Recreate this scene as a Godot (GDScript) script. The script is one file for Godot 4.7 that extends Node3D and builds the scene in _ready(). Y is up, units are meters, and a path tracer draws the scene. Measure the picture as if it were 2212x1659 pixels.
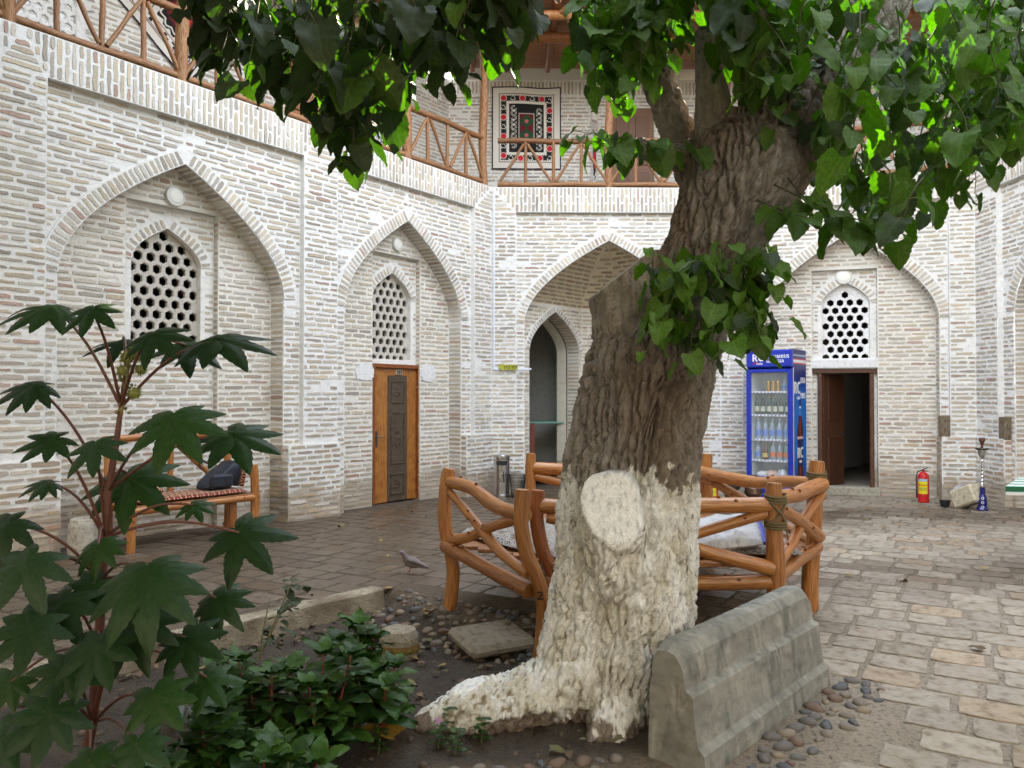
extends Node3D

# ------------------------------------------------------------------ mesh collecting
class MB:
	var v := PackedVector3Array()
	var n := PackedVector3Array()
	var c := PackedColorArray()
	var u := PackedVector2Array()
	var ix := PackedInt32Array()
	func tri(a: Vector3, b: Vector3, d: Vector3, nr: Vector3, col: Color) -> void:
		var k := v.size()
		v.append(a); v.append(b); v.append(d)
		for i in 3:
			n.append(nr); c.append(col)
		u.append(Vector2(a.x + a.z, a.y)); u.append(Vector2(b.x + b.z, b.y)); u.append(Vector2(d.x + d.z, d.y))
		if (b - a).cross(d - a).dot(nr) > 0.0:
			ix.append(k); ix.append(k + 2); ix.append(k + 1)
		else:
			ix.append(k); ix.append(k + 1); ix.append(k + 2)
	func quad(a: Vector3, b: Vector3, d: Vector3, e: Vector3, nr: Vector3, col: Color) -> void:
		tri(a, b, d, nr, col)
		tri(a, d, e, nr, col)
	func quad_uv(a: Vector3, b: Vector3, d: Vector3, e: Vector3, nr: Vector3, col: Color, r := Rect2(0, 0, 1, 1)) -> void:
		var k := v.size()
		quad(a, b, d, e, nr, col)
		var ua := Vector2(r.position.x, r.end.y)
		var ub := Vector2(r.end.x, r.end.y)
		var uc := Vector2(r.end.x, r.position.y)
		var ud := Vector2(r.position.x, r.position.y)
		u[k] = ua; u[k + 1] = ub; u[k + 2] = uc; u[k + 3] = ua; u[k + 4] = uc; u[k + 5] = ud
	func box(p: Vector3, x: Vector3, y: Vector3, z: Vector3, col: Color) -> void:   # p centre, half axes
		for s in [-1.0, 1.0]:
			quad(p + x * s - y - z, p + x * s + y - z, p + x * s + y + z, p + x * s - y + z, x.normalized() * s, col)
			quad(p + y * s - x - z, p + y * s + x - z, p + y * s + x + z, p + y * s - x + z, y.normalized() * s, col)
			quad(p + z * s - x - y, p + z * s + x - y, p + z * s + x + y, p + z * s - x + y, z.normalized() * s, col)
	func bbox(p: Vector3, x: Vector3, y: Vector3, z: Vector3, b: float, col: Color) -> void:   # box with chamfered edges
		var ax := [x, y, z]
		var un := [x.normalized(), y.normalized(), z.normalized()]
		for i in 3:
			var j := (i + 1) % 3
			var k := (i + 2) % 3
			var J: Vector3 = ax[j] - un[j] * b
			var K: Vector3 = ax[k] - un[k] * b
			for s in [-1.0, 1.0]:
				var q: Vector3 = p + ax[i] * s
				quad(q - J - K, q + J - K, q + J + K, q - J + K, un[i] * s, col)
			for s in [-1.0, 1.0]:
				for r in [-1.0, 1.0]:
					var I: Vector3 = ax[i] - un[i] * b
					var e1: Vector3 = p + ax[j] * s + K * r
					var e2: Vector3 = p + J * s + ax[k] * r
					quad(e1 - I, e1 + I, e2 + I, e2 - I, (un[j] * s + un[k] * r).normalized(), col)
		for a in [-1.0, 1.0]:
			for s in [-1.0, 1.0]:
				for r in [-1.0, 1.0]:
					var I2: Vector3 = (x - un[0] * b) * a
					var J2: Vector3 = (y - un[1] * b) * s
					var K2: Vector3 = (z - un[2] * b) * r
					tri(p + x * a + J2 + K2, p + I2 + y * s + K2, p + I2 + J2 + z * r, (un[0] * a + un[1] * s + un[2] * r).normalized(), col)
	func grid(P: PackedVector3Array, C: PackedColorArray, U: PackedVector2Array, w: int, h: int, flip := false) -> void:   # smooth sheet of h rows of w points
		var k := v.size()
		var nn := PackedVector3Array()
		nn.resize(P.size())
		for j in h - 1:
			for i in w - 1:
				var a := j * w + i
				var b := a + 1
				var d := a + w
				var e := d + 1
				var f1 := (P[b] - P[a]).cross(P[d] - P[a])
				var f2 := (P[d] - P[e]).cross(P[b] - P[e])
				if flip:
					f1 = -f1; f2 = -f2
				nn[a] += f1; nn[b] += f1 + f2; nn[d] += f1 + f2; nn[e] += f2
				if flip:
					for q in [a, b, d, b, e, d]: ix.append(k + q)
				else:
					for q in [a, d, b, b, d, e]: ix.append(k + q)
		for i in P.size():
			v.append(P[i]); n.append(nn[i].normalized() if nn[i].length_squared() > 1e-20 else Vector3.UP)
			c.append(C[i] if C.size() > i else Color.WHITE)
			u.append(U[i] if U.size() > i else Vector2.ZERO)
	func grid_closed(P: PackedVector3Array, C: PackedColorArray, U: PackedVector2Array, w: int, h: int, flip := false) -> void:   # as grid, first and last column share their normals
		var at := n.size()
		grid(P, C, U, w, h, flip)
		for j in h:
			var s := (n[at + j * w] + n[at + j * w + w - 1]).normalized()
			n[at + j * w] = s
			n[at + j * w + w - 1] = s
	func tube(pts: Array, rad: Array, seg: int, col: Color, caps := true, wob := 0.0, sd := 0.0) -> void:
		var dir: Vector3 = (pts[1] - pts[0]).normalized()
		var side := dir.cross(Vector3(0.31, 0.83, 0.47)).normalized()
		var base := v.size()
		var run := 0.0
		var m := pts.size()
		for i in m:
			var d2: Vector3 = (pts[mini(i + 1, m - 1)] - pts[maxi(i - 1, 0)]).normalized()
			side = (side - d2 * side.dot(d2)).normalized()
			var up := d2.cross(side)
			if i > 0: run += (pts[i] - pts[i - 1]).length()
			for j in seg + 1:
				var a := TAU * j / seg
				var dr := side * cos(a) + up * sin(a)
				var r: float = rad[i]
				if wob > 0.0:
					r *= 1.0 + wob * (sin(a * 2.0 + sd + run * 5.0) + 0.7 * sin(a * 3.0 - sd * 2.0 - run * 9.0))
				v.append(pts[i] + dr * r); n.append(dr); c.append(col); u.append(Vector2(float(j) / seg, run))
		for i in m - 1:
			for j in seg:
				var q := base + i * (seg + 1) + j
				var w2 := q + seg + 1
				for e in [q, w2, q + 1, q + 1, w2, w2 + 1]: ix.append(e)
		if caps:
			for e in [0, m - 1]:
				var nr: Vector3 = ((pts[0] - pts[1]) if e == 0 else (pts[m - 1] - pts[m - 2])).normalized()
				for j in seg:
					var k := v.size()
					tri(pts[e], v[base + e * (seg + 1) + j], v[base + e * (seg + 1) + j + 1], nr, col)
					for h in 3: u[k + h] = Vector2(0.3 + 0.1 * h, run + 0.05 * h)
	func lathe(o: Vector3, prof: Array, seg: int, col: Color, axis := Vector3.UP) -> void:   # prof: Vector2(r, height)
		var s1 := axis.cross(Vector3(0.2, 0.3, 0.9)).normalized()
		var s2 := axis.cross(s1)
		for i in prof.size() - 1:
			var a: Vector2 = prof[i]
			var b: Vector2 = prof[i + 1]
			var t := (b - a).normalized()
			for j in seg:
				var a0 := TAU * j / seg
				var a1 := TAU * (j + 1) / seg
				var d0 := s1 * cos(a0) + s2 * sin(a0)
				var d1 := s1 * cos(a1) + s2 * sin(a1)
				var k := v.size()
				v.append(o + d0 * a.x + axis * a.y); v.append(o + d1 * a.x + axis * a.y); v.append(o + d1 * b.x + axis * b.y); v.append(o + d0 * b.x + axis * b.y)
				var n0 := (d0 * t.y - axis * t.x).normalized()
				var n1 := (d1 * t.y - axis * t.x).normalized()
				n.append(n0); n.append(n1); n.append(n1); n.append(n0)
				for q in 4: c.append(col)
				u.append(Vector2(float(j) / seg, a.y)); u.append(Vector2(float(j + 1) / seg, a.y)); u.append(Vector2(float(j + 1) / seg, b.y)); u.append(Vector2(float(j) / seg, b.y))
				var cr := (v[k + 1] - v[k]).cross(v[k + 2] - v[k])
				if cr.length_squared() < 1e-18: cr = (v[k + 2] - v[k]).cross(v[k + 3] - v[k])
				if cr.dot(n0) > 0.0:
					for q in [0, 2, 1, 0, 3, 2]: ix.append(k + q)
				else:
					for q in [0, 1, 2, 0, 2, 3]: ix.append(k + q)
	func mesh() -> ArrayMesh:
		var a := []
		a.resize(Mesh.ARRAY_MAX)
		a[Mesh.ARRAY_VERTEX] = v
		a[Mesh.ARRAY_NORMAL] = n
		a[Mesh.ARRAY_COLOR] = c
		a[Mesh.ARRAY_TEX_UV] = u
		a[Mesh.ARRAY_INDEX] = ix
		var m := ArrayMesh.new()
		m.add_surface_from_arrays(Mesh.PRIMITIVE_TRIANGLES, a)
		return m

class Fr:                      # a wall face: s along it, y up, k out of it
	var o: Vector3
	var t: Vector3
	var n: Vector3
	func _init(a: Vector3, b: Vector3, d: Vector3) -> void:
		o = a; t = b.normalized(); n = d.normalized()
	func p(s: float, y: float, k: float) -> Vector3:
		return o + t * s + n * k + Vector3(0, y, 0)

var M := {}
var used := {}
var rng := RandomNumberGenerator.new()
var nz := FastNoiseLite.new()
const ROW := 0.0685
const W := Color(1, 1, 1)

func numbered(called: String) -> String:
	var k: int = used.get(called, 0)
	used[called] = k + 1
	return called if k == 0 else "%s_%03d" % [called, k]

func thing(called: String, label: String, category: String, at := Vector3.ZERO, group := "") -> Node3D:
	var o := Node3D.new()
	o.name = numbered(called)
	add_child(o)
	o.position = at
	o.set_meta("label", label)
	o.set_meta("category", category)
	if group: o.set_meta("group", group)
	return o

func setting(called: String) -> Node3D:
	var o := Node3D.new()
	o.name = called
	add_child(o)
	o.set_meta("kind", "structure")
	return o

func part(mb: MB, called: String, m: Material, parent: Node3D) -> MeshInstance3D:   # mb in world space
	var o := MeshInstance3D.new()
	o.name = called
	var off := Vector3.ZERO
	var q: Node = parent
	while q != self:
		off += (q as Node3D).position
		q = q.get_parent()
	if off != Vector3.ZERO:
		for i in mb.v.size(): mb.v[i] -= off
	o.mesh = mb.mesh()
	o.mesh.surface_set_material(0, m)
	parent.add_child(o, true)
	return o

func single(mb: MB, called: String, m: Material, label: String, category: String, group := "") -> MeshInstance3D:   # a thing of one mesh
	var o := MeshInstance3D.new()
	o.name = numbered(called)
	o.mesh = mb.mesh()
	o.mesh.surface_set_material(0, m)
	add_child(o)
	o.set_meta("label", label)
	o.set_meta("category", category)
	if group: o.set_meta("group", group)
	return o

func copy(o: Node3D, called: String, label := "") -> Node3D:
	var c: Node3D = o.duplicate()
	c.name = numbered(called)
	add_child(c)
	if label: c.set_meta("label", label)
	return c

# a point of the place from where it shows in the photograph (2212 px wide) and how far off it is
func at(px: float, py: float, d: float) -> Vector3:
	return Vector3((px - 1106.0) / 1700.0 * d, 1.5 + (855.0 - py) / 1700.0 * d, -d)
func seen(p: Vector3) -> Vector2:
	var d := maxf(-p.z, 0.05)
	return Vector2(1106.0 + p.x / d * 1700.0, 855.0 - (p.y - 1.5) / d * 1700.0)
func in_frame(p: Vector3) -> bool:
	var q := seen(p)
	return p.z < -0.3 and q.x > -10 and q.x < 2222 and q.y > -10 and q.y < 1669
func floor_y(d: float) -> float:
	return -0.018 * maxf(0.0, d - 6.5)

func lin(r: float, g: float, b: float) -> Color:
	return Color(r, g, b).linear_to_srgb()

func ntex(freq: float, ramp: Array, sd := 1, size := 512, kind := FastNoiseLite.TYPE_SIMPLEX_SMOOTH, oct := 5) -> NoiseTexture2D:
	var f := FastNoiseLite.new()
	f.seed = sd
	f.noise_type = kind
	f.frequency = freq
	f.fractal_octaves = oct
	var t := NoiseTexture2D.new()
	t.width = size
	t.height = size
	t.seamless = true
	t.noise = f
	var g := Gradient.new()
	var offs := PackedFloat32Array()
	var cols := PackedColorArray()
	for i in ramp.size():
		offs.append(float(i) / (ramp.size() - 1))
		cols.append(ramp[i])
	g.offsets = offs
	g.colors = cols
	t.color_ramp = g
	return t

func nmap(freq: float, strength: float, sd := 1, size := 512, oct := 5) -> NoiseTexture2D:
	var t := ntex(freq, [Color.BLACK, Color.WHITE], sd, size, FastNoiseLite.TYPE_SIMPLEX_SMOOTH, oct)
	t.color_ramp = null
	t.as_normal_map = true
	t.bump_strength = strength
	return t

func grey(a: float) -> Color:
	return Color(a, a, a)

func mat(col: Color, rough: float, opt := {}) -> StandardMaterial3D:
	var m := StandardMaterial3D.new()
	m.albedo_color = col
	m.roughness = rough
	m.vertex_color_use_as_albedo = opt.get("vc", false)
	if opt.has("tex"):
		m.albedo_texture = opt.tex
	if opt.has("nm"):
		m.normal_enabled = true
		m.normal_texture = opt.nm
		m.normal_scale = opt.get("ns", 1.0)
	if opt.has("hm"):
		m.heightmap_enabled = true
		m.heightmap_texture = opt.hm
		m.heightmap_scale = opt.get("hs", 1.0)
	if opt.has("tri"):
		m.uv1_triplanar = true
		m.uv1_world_triplanar = true
		m.uv1_scale = opt.tri
	if opt.has("uv"): m.uv1_scale = opt.uv
	if opt.has("metal"): m.metallic = opt.metal
	if opt.has("coat"):
		m.clearcoat_enabled = true
		m.clearcoat = opt.coat
		m.clearcoat_roughness = opt.get("coat_rough", 0.2)
	if opt.has("back"):
		m.backlight_enabled = true
		m.backlight = opt.back
	if opt.has("rim"):
		m.rim_enabled = true
		m.rim = opt.rim
	if opt.has("spec"): m.metallic_specular = opt.spec
	m.cull_mode = BaseMaterial3D.CULL_DISABLED
	return m

func _ready() -> void:
	rng.seed = 7
	nz.seed = 11
	nz.noise_type = FastNoiseLite.TYPE_SIMPLEX_SMOOTH
	nz.frequency = 1.0
	light_and_lens()
	make_materials()
	build_wings()
	build_gallery()
	build_ground()
	build_tree()
	build_plants()
	build_furniture()
	build_small_things()

func light_and_lens() -> void:
	var cam := Camera3D.new()
	cam.name = "camera"
	cam.position = Vector3(0, 1.5, 0)
	cam.rotation_degrees = Vector3(0.86, 0, 0)
	cam.fov = 52.0
	cam.near = 0.05
	cam.far = 300.0
	add_child(cam)
	cam.current = true
	var sky_m := ProceduralSkyMaterial.new()
	sky_m.sky_top_color = Color(0.76, 0.79, 0.84)
	sky_m.sky_horizon_color = Color(0.95, 0.94, 0.92)
	sky_m.sky_curve = 0.22
	sky_m.ground_bottom_color = Color(0.45, 0.42, 0.38)
	sky_m.ground_horizon_color = Color(0.75, 0.76, 0.76)
	sky_m.sun_angle_max = 1.0
	var sky := Sky.new()
	sky.sky_material = sky_m
	var env := Environment.new()
	env.background_mode = Environment.BG_SKY
	env.sky = sky
	env.background_energy_multiplier = 1.0
	env.tonemap_mode = Environment.TONE_MAPPER_LINEAR
	env.tonemap_exposure = 8.4
	env.sdfgi_enabled = true
	env.ssao_enabled = true
	env.ssil_enabled = true
	var we := WorldEnvironment.new()
	we.name = "surroundings"
	we.environment = env
	add_child(we)
	var sun := DirectionalLight3D.new()
	sun.name = "sun"
	sun.light_energy = 1.6
	sun.light_color = Color(1.0, 0.94, 0.84)
	sun.light_angular_distance = 0.6
	sun.shadow_enabled = true
	var to_sun := Vector3(0.35, 0.665, -1.0).normalized()
	sun.look_at_from_position(to_sun * 40.0, Vector3.ZERO, Vector3.UP)
	add_child(sun)

func make_materials() -> void:
	var fine := ntex(0.02, [grey(0.78), grey(0.95), grey(1.0), grey(0.88)], 3)
	M.mortar = mat(W, 0.92, {"vc": true, "tex": ntex(0.012, [grey(0.86), grey(0.97), grey(1.0), grey(0.94)], 5), "nm": nmap(0.03, 3.0, 6), "ns": 0.8, "tri": Vector3(1.3, 1.3, 1.3)})
	M.brick = mat(W, 0.95, {"vc": true, "tex": ntex(0.03, [Color(0.7, 0.68, 0.66), Color(0.93, 0.92, 0.9), Color(1, 1, 1), Color(0.85, 0.82, 0.78)], 8), "nm": nmap(0.05, 4.0, 9), "ns": 1.0, "tri": Vector3(2.7, 2.7, 2.7)})
	M.plaster = mat(lin(0.78, 0.78, 0.77), 0.9, {"tex": fine, "nm": nmap(0.02, 2.0, 12), "ns": 0.6, "tri": Vector3(1.5, 1.5, 1.5)})
	M.grubby_plaster = mat(lin(0.56, 0.52, 0.46), 0.92, {"tex": fine, "tri": Vector3(2, 2, 2)})
	M.room_plaster = mat(lin(0.56, 0.55, 0.52), 0.95, {"tex": fine, "tri": Vector3(1, 1, 1)})  # darker than the court plaster: shade of the rooms put into the colour
	M.wash = mat(lin(0.46, 0.43, 0.38), 0.92, {"tex": fine, "tri": Vector3(1, 1, 1)})  # unseen court walls, toned down so they bounce less light
	M.room_floor = mat(lin(0.26, 0.225, 0.18), 0.9, {"tex": fine, "tri": Vector3(1, 1, 1)})  # earth floor and wood ceiling tones set low too, to dim the rooms
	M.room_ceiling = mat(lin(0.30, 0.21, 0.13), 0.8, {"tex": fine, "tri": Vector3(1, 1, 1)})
	M.lamp = mat(lin(0.82, 0.82, 0.76), 0.35)
	M.lamp_rim = mat(lin(0.7, 0.7, 0.68), 0.4)
	var woodtex := ntex(0.012, [Color(0.42, 0.30, 0.22), Color(0.86, 0.80, 0.72), Color(1, 1, 1), Color(0.70, 0.58, 0.48), Color(0.95, 0.9, 0.85)], 21)
	M.log = mat(lin(0.46, 0.20, 0.052), 0.4, {"vc": true, "tex": woodtex, "nm": nmap(0.02, 2.5, 22), "ns": 0.5, "uv": Vector3(4.0, 0.45, 1), "coat": 0.3, "coat_rough": 0.3})
	M.rail_log = mat(lin(0.36, 0.19, 0.085), 0.6, {"vc": true, "tex": woodtex, "uv": Vector3(3.0, 0.9, 1)})
	M.plank = mat(lin(0.40, 0.18, 0.06), 0.5, {"vc": true, "tex": woodtex, "tri": Vector3(1.5, 6.0, 6.0)})
	M.door_wood = mat(lin(0.46, 0.20, 0.045), 0.4, {"vc": true, "tex": woodtex, "tri": Vector3(5.0, 0.5, 5.0), "coat": 0.3, "coat_rough": 0.25})
	M.old_wood = mat(lin(0.10, 0.075, 0.05), 0.7, {"vc": true, "tex": woodtex, "nm": nmap(0.03, 4.0, 27), "ns": 1.0, "tri": Vector3(6.0, 1.0, 6.0)})
	M.brown_wood = mat(lin(0.11, 0.045, 0.02), 0.55, {"vc": true, "tex": woodtex, "tri": Vector3(5.0, 0.7, 5.0)})
	M.grey_wood = mat(lin(0.20, 0.17, 0.12), 0.8, {"tex": woodtex, "tri": Vector3(6.0, 0.9, 6.0)})
	M.steel = mat(lin(0.62, 0.62, 0.62), 0.22, {"metal": 1.0})
	M.brass = mat(lin(0.55, 0.42, 0.2), 0.35, {"metal": 1.0})
	M.black = mat(lin(0.012, 0.012, 0.014), 0.5)
	M.white = mat(lin(0.78, 0.78, 0.77), 0.5)
	M.glass = mat(Color(0.85, 0.92, 0.95, 0.12), 0.03)
	M.glass.transparency = BaseMaterial3D.TRANSPARENCY_ALPHA

# ------------------------------------------------------------------ brick walls
var wing: Node3D
var bricks: Array = []
var mort: MB

func ahw(w: float, spring: float, rise: float, y: float) -> float:
	if y <= spring: return w
	var v := (y - spring) / rise
	return 0.0 if v >= 1.0 else w * (1.0 - pow(v, 1.85))

func sub_iv(a: Array, b: Array) -> Array:
	var out := a
	for q: Vector2 in b:
		var nx := []
		for r: Vector2 in out:
			if q.y <= r.x or q.x >= r.y:
				nx.append(r)
			else:
				if q.x > r.x: nx.append(Vector2(r.x, q.x))
				if q.y < r.y: nx.append(Vector2(q.y, r.y))
		out = nx
	return out

func and_iv(a: Array, b: Array) -> Array:
	var out := []
	for q: Vector2 in a:
		for r: Vector2 in b:
			var lo := maxf(q.x, r.x)
			var hi := minf(q.y, r.y)
			if hi > lo: out.append(Vector2(lo, hi))
	return out

func lime(p: Vector3, tone: float) -> Color:      # whitewash where it has stayed on, mud mortar low down where it has come off
	var edge := 0.38 + 0.30 * nz.get_noise_3d(p.x * 1.1, p.y * 0.8, p.z * 1.1) + 0.16 * nz.get_noise_3d(p.x * 6.0, p.y * 6.0, p.z * 6.0)
	var w := smoothstep(-0.10, 0.10, p.y - floor_y(-p.z) - edge)
	var white := Color(0.82, 0.815, 0.79).lerp(Color(0.78, 0.71, 0.56), tone)
	white = white * (0.95 + 0.08 * nz.get_noise_3d(p.x * 2.3, p.y * 2.3, p.z * 2.3 + 40.0))
	return Color(0.44, 0.38, 0.30).lerp(white, w)

func uneven(p: Vector3) -> float:
	return 0.006 * nz.get_noise_3d(p.x * 3.1, p.y * 3.1, p.z * 3.1) + 0.003 * nz.get_noise_3d(p.x * 14.0, p.y * 14.0, p.z * 14.0)

func face(fr: Fr, k: float, y0: float, y1: float, fn: Callable, brk := [], tone := 0.0) -> void:
	var ys := [y0]
	var y := y0
	while y < y1 - 1e-4:
		var ny := minf(y + 0.06, y1)
		for b: float in brk:
			if b > y + 1e-4 and b < ny - 1e-4: ny = b
		ys.append(ny)
		y = ny
	for i in ys.size() - 1:
		var lo: float = ys[i]
		var hi: float = ys[i + 1]
		var a: Array = fn.call(lo + 0.0004)
		var b: Array = fn.call(hi - 0.0004)
		if a.size() != b.size(): b = a
		for j in a.size():
			var m := maxi(1, int(ceil((a[j].y - a[j].x) / 0.22)))
			for q in m:
				var f0 := float(q) / m
				var f1 := float(q + 1) / m
				var pts := [fr.p(lerpf(a[j].x, a[j].y, f0), lo, k), fr.p(lerpf(a[j].x, a[j].y, f1), lo, k), fr.p(lerpf(b[j].x, b[j].y, f1), hi, k), fr.p(lerpf(b[j].x, b[j].y, f0), hi, k)]
				var at0 := mort.v.size()
				var cs := []
				for w in 4:
					cs.append(lime(pts[w], tone))
					pts[w] += fr.n * uneven(pts[w])
				mort.quad(pts[0], pts[1], pts[2], pts[3], fr.n, W)
				for w in 6:
					mort.c[at0 + w] = cs[[0, 1, 2, 0, 2, 3][w]]

func tone_of(p: Vector3) -> Color:
	var r := rng.randf()
	var col := Color(0.48, 0.42, 0.34)
	if r < 0.22: col = Color(0.45, 0.41, 0.36)
	elif r < 0.40: col = Color(0.52, 0.45, 0.35)
	elif r < 0.50: col = Color(0.38, 0.34, 0.30)
	elif r < 0.56: col = Color(0.43, 0.31, 0.26)
	elif r < 0.74: col = Color(0.53, 0.49, 0.43)
	elif r < 0.79: col = Color(0.60, 0.57, 0.52)
	var worn := nz.get_noise_3d(p.x * 0.9 + 9.0, p.y * 0.9, p.z * 0.9)
	col = col * rng.randf_range(1.0, 1.26) * (1.0 + 0.22 * nz.get_noise_3d(p.x * 0.6 + 50.0, p.y * 0.6, p.z * 0.6))
	if worn > 0.25 and p.y > 1.0: col = col.lerp(Color(0.7, 0.68, 0.64), rng.randf_range(0.1, 0.6))    # limewash smeared over the faces
	if p.y < 0.9 and rng.randf() < 0.5: col = col * Color(0.86, 0.78, 0.68)
	return Color(col.r, col.g, col.b)

func lay(fr: Fr, k: float, y0: float, y1: float, fn: Callable, bare := []) -> void:
	var i := int(ceil((y0 + 1.0 - 0.02) / ROW))
	while i * ROW - 1.0 + 0.02 < y1:
		var yc := i * ROW - 1.0 + rng.randf_range(-0.003, 0.003)
		var ht := rng.randf_range(0.0125, 0.0215)
		if yc - ht < y0: 
			i += 1
			continue
		var iv := and_iv(fn.call(yc - ht), fn.call(yc + ht))
		for r: Vector2 in iv:
			var s := floorf(r.x / 0.272) * 0.272 + (0.136 if i % 2 else 0.0) - 0.272 + rng.randf_range(-0.02, 0.02)
			while s < r.y:
				var ln := 0.245 + rng.randf_range(-0.035, 0.018)
				if rng.randf() < 0.07: ln = 0.12
				var a := maxf(s, r.x + 0.012)
				var b := minf(s + ln, r.y - 0.012)
				var step := ln + rng.randf_range(0.02, 0.038)
				s += step
				if b - a < 0.045: continue
				var p := fr.p((a + b) / 2, yc, k)
				if nz.get_noise_3d(p.x * 1.4, p.y * 1.9, p.z * 1.4 + 77.0) > 0.43 and rng.randf() < 0.75: continue     # plastered over
				var skip := false
				for q: Rect2 in bare:
					if q.has_point(Vector2((a + b) / 2, yc)): skip = true
				if skip: continue
				var tl := rng.randf_range(-0.004, 0.004)
				bricks.append([fr.p(a, yc - ht, k), fr.p(b, yc - ht + tl, k), fr.p(b, yc + ht + tl, k), fr.p(a, yc + ht, k), fr.n, tone_of(p), rng.randf_range(0.004, 0.010)])
		i += 1

func brick_geo(mb: MB, r: Array) -> void:
	var q := []
	var n: Vector3 = r[4]
	for i in 4:
		var a: Vector3 = r[i]
		var b: Vector3 = r[(i + 1) % 4]
		var prev: Vector3 = r[(i + 3) % 4]
		var e := (b - a)
		var l := e.length()
		var inw := (prev - a).normalized()
		q.append(a + e / l * minf(l * 0.12, rng.randf_range(0.001, 0.010)) + inw * rng.randf_range(0.0, 0.005))
		if l > 0.09:
			q.append(a + e * rng.randf_range(0.25, 0.4) + inw * rng.randf_range(-0.006, 0.007))
			q.append(a + e * rng.randf_range(0.6, 0.78) + inw * rng.randf_range(-0.006, 0.007))
		else:
			q.append(a + e * 0.5 + inw * rng.randf_range(-0.003, 0.004))
	var c := Vector3.ZERO
	for x in q: c += x
	c /= q.size()
	var up: Vector3 = n * r[6]
	var col: Color = r[5]
	var m := q.size()
	var top := []
	for i in m:
		top.append(q[i] + (c - q[i]).normalized() * 0.002 + up + n * uneven(q[i]))
	for i in m:
		var j := (i + 1) % m
		mb.tri(c + up * 1.15 + n * uneven(c), top[i], top[j], n, col * 1.0)
		var side: Vector3 = ((q[i] + q[j]) * 0.5 - c).normalized()
		mb.quad(q[i] - n * 0.012, q[j] - n * 0.012, top[j], top[i], (side + n * 0.4).normalized(), col)

func curve(c: float, w: float, spring: float, rise: float, side: float, ybot: float) -> Array:    # the arch line from the foot to the apex
	var out := []
	var y := ybot
	while y < spring - 0.01:
		out.append(Vector2(c + side * w, y))
		y += ROW
	for i in 25:
		var v := float(i) / 24.0
		v = 1.0 - pow(1.0 - v, 1.35)
		out.append(Vector2(c + side * w * (1.0 - pow(v, 1.85)), spring + rise * v))
	return out

func along(pl: Array, pitch: float, start := 0.0) -> Array:      # [point, tangent] at equal steps of a polyline
	var out := []
	var need := start
	for i in pl.size() - 1:
		var a: Vector2 = pl[i]
		var b: Vector2 = pl[i + 1]
		var l := (b - a).length()
		if l < 1e-6: continue
		while need <= l:
			out.append([a.lerp(b, need / l), (b - a) / l])
			need += pitch
		need -= l
	return out

func ring(fr: Fr, k: float, c: float, w: float, spring: float, rise: float, wd: float) -> void:
	for side: float in [-1.0, 1.0]:
		var pl := curve(c, w, spring, rise, side, spring)
		var prev := []
		var kk := k + 0.014
		for i in pl.size():
			var a: Vector2 = pl[maxi(i - 1, 0)]
			var b: Vector2 = pl[mini(i + 1, pl.size() - 1)]
			var t := (b - a).normalized()
			var o := Vector2(t.y, -t.x) * side
			var e: Vector2 = pl[i] + o * wd
			if i == pl.size() - 1: e = Vector2(c, pl[i].y + wd * 1.08)
			var now := [fr.p(pl[i].x, pl[i].y, kk), fr.p(e.x, e.y, kk), fr.p(e.x, e.y, k - 0.01)]
			if i > 0:
				var col := lime(now[0], 0.0)
				mort.quad(prev[0], prev[1], now[1], now[0], fr.n, col)
				mort.quad(prev[1], prev[2], now[2], now[1], fr.t * o.x + Vector3(0, o.y, 0), col)
			prev = now
		for q in along(pl, 0.066, 0.03):
			var p: Vector2 = q[0]
			var t: Vector2 = q[1]
			var o := Vector2(t.y, -t.x) * side
			if (p + o * wd - Vector2(c, 0)).x * side < 0.005: continue
			var h := rng.randf_range(0.019, 0.025)
			var a0 := p + o * 0.008
			var a1 := p + o * (wd - 0.014)
			bricks.append([fr.p(a0.x - t.x * h, a0.y - t.y * h, kk), fr.p(a1.x - t.x * h, a1.y - t.y * h, kk), fr.p(a1.x + t.x * h, a1.y + t.y * h, kk), fr.p(a0.x + t.x * h, a0.y + t.y * h, kk), fr.n, tone_of(fr.p(p.x, p.y, k)), rng.randf_range(0.002, 0.007)])

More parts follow.
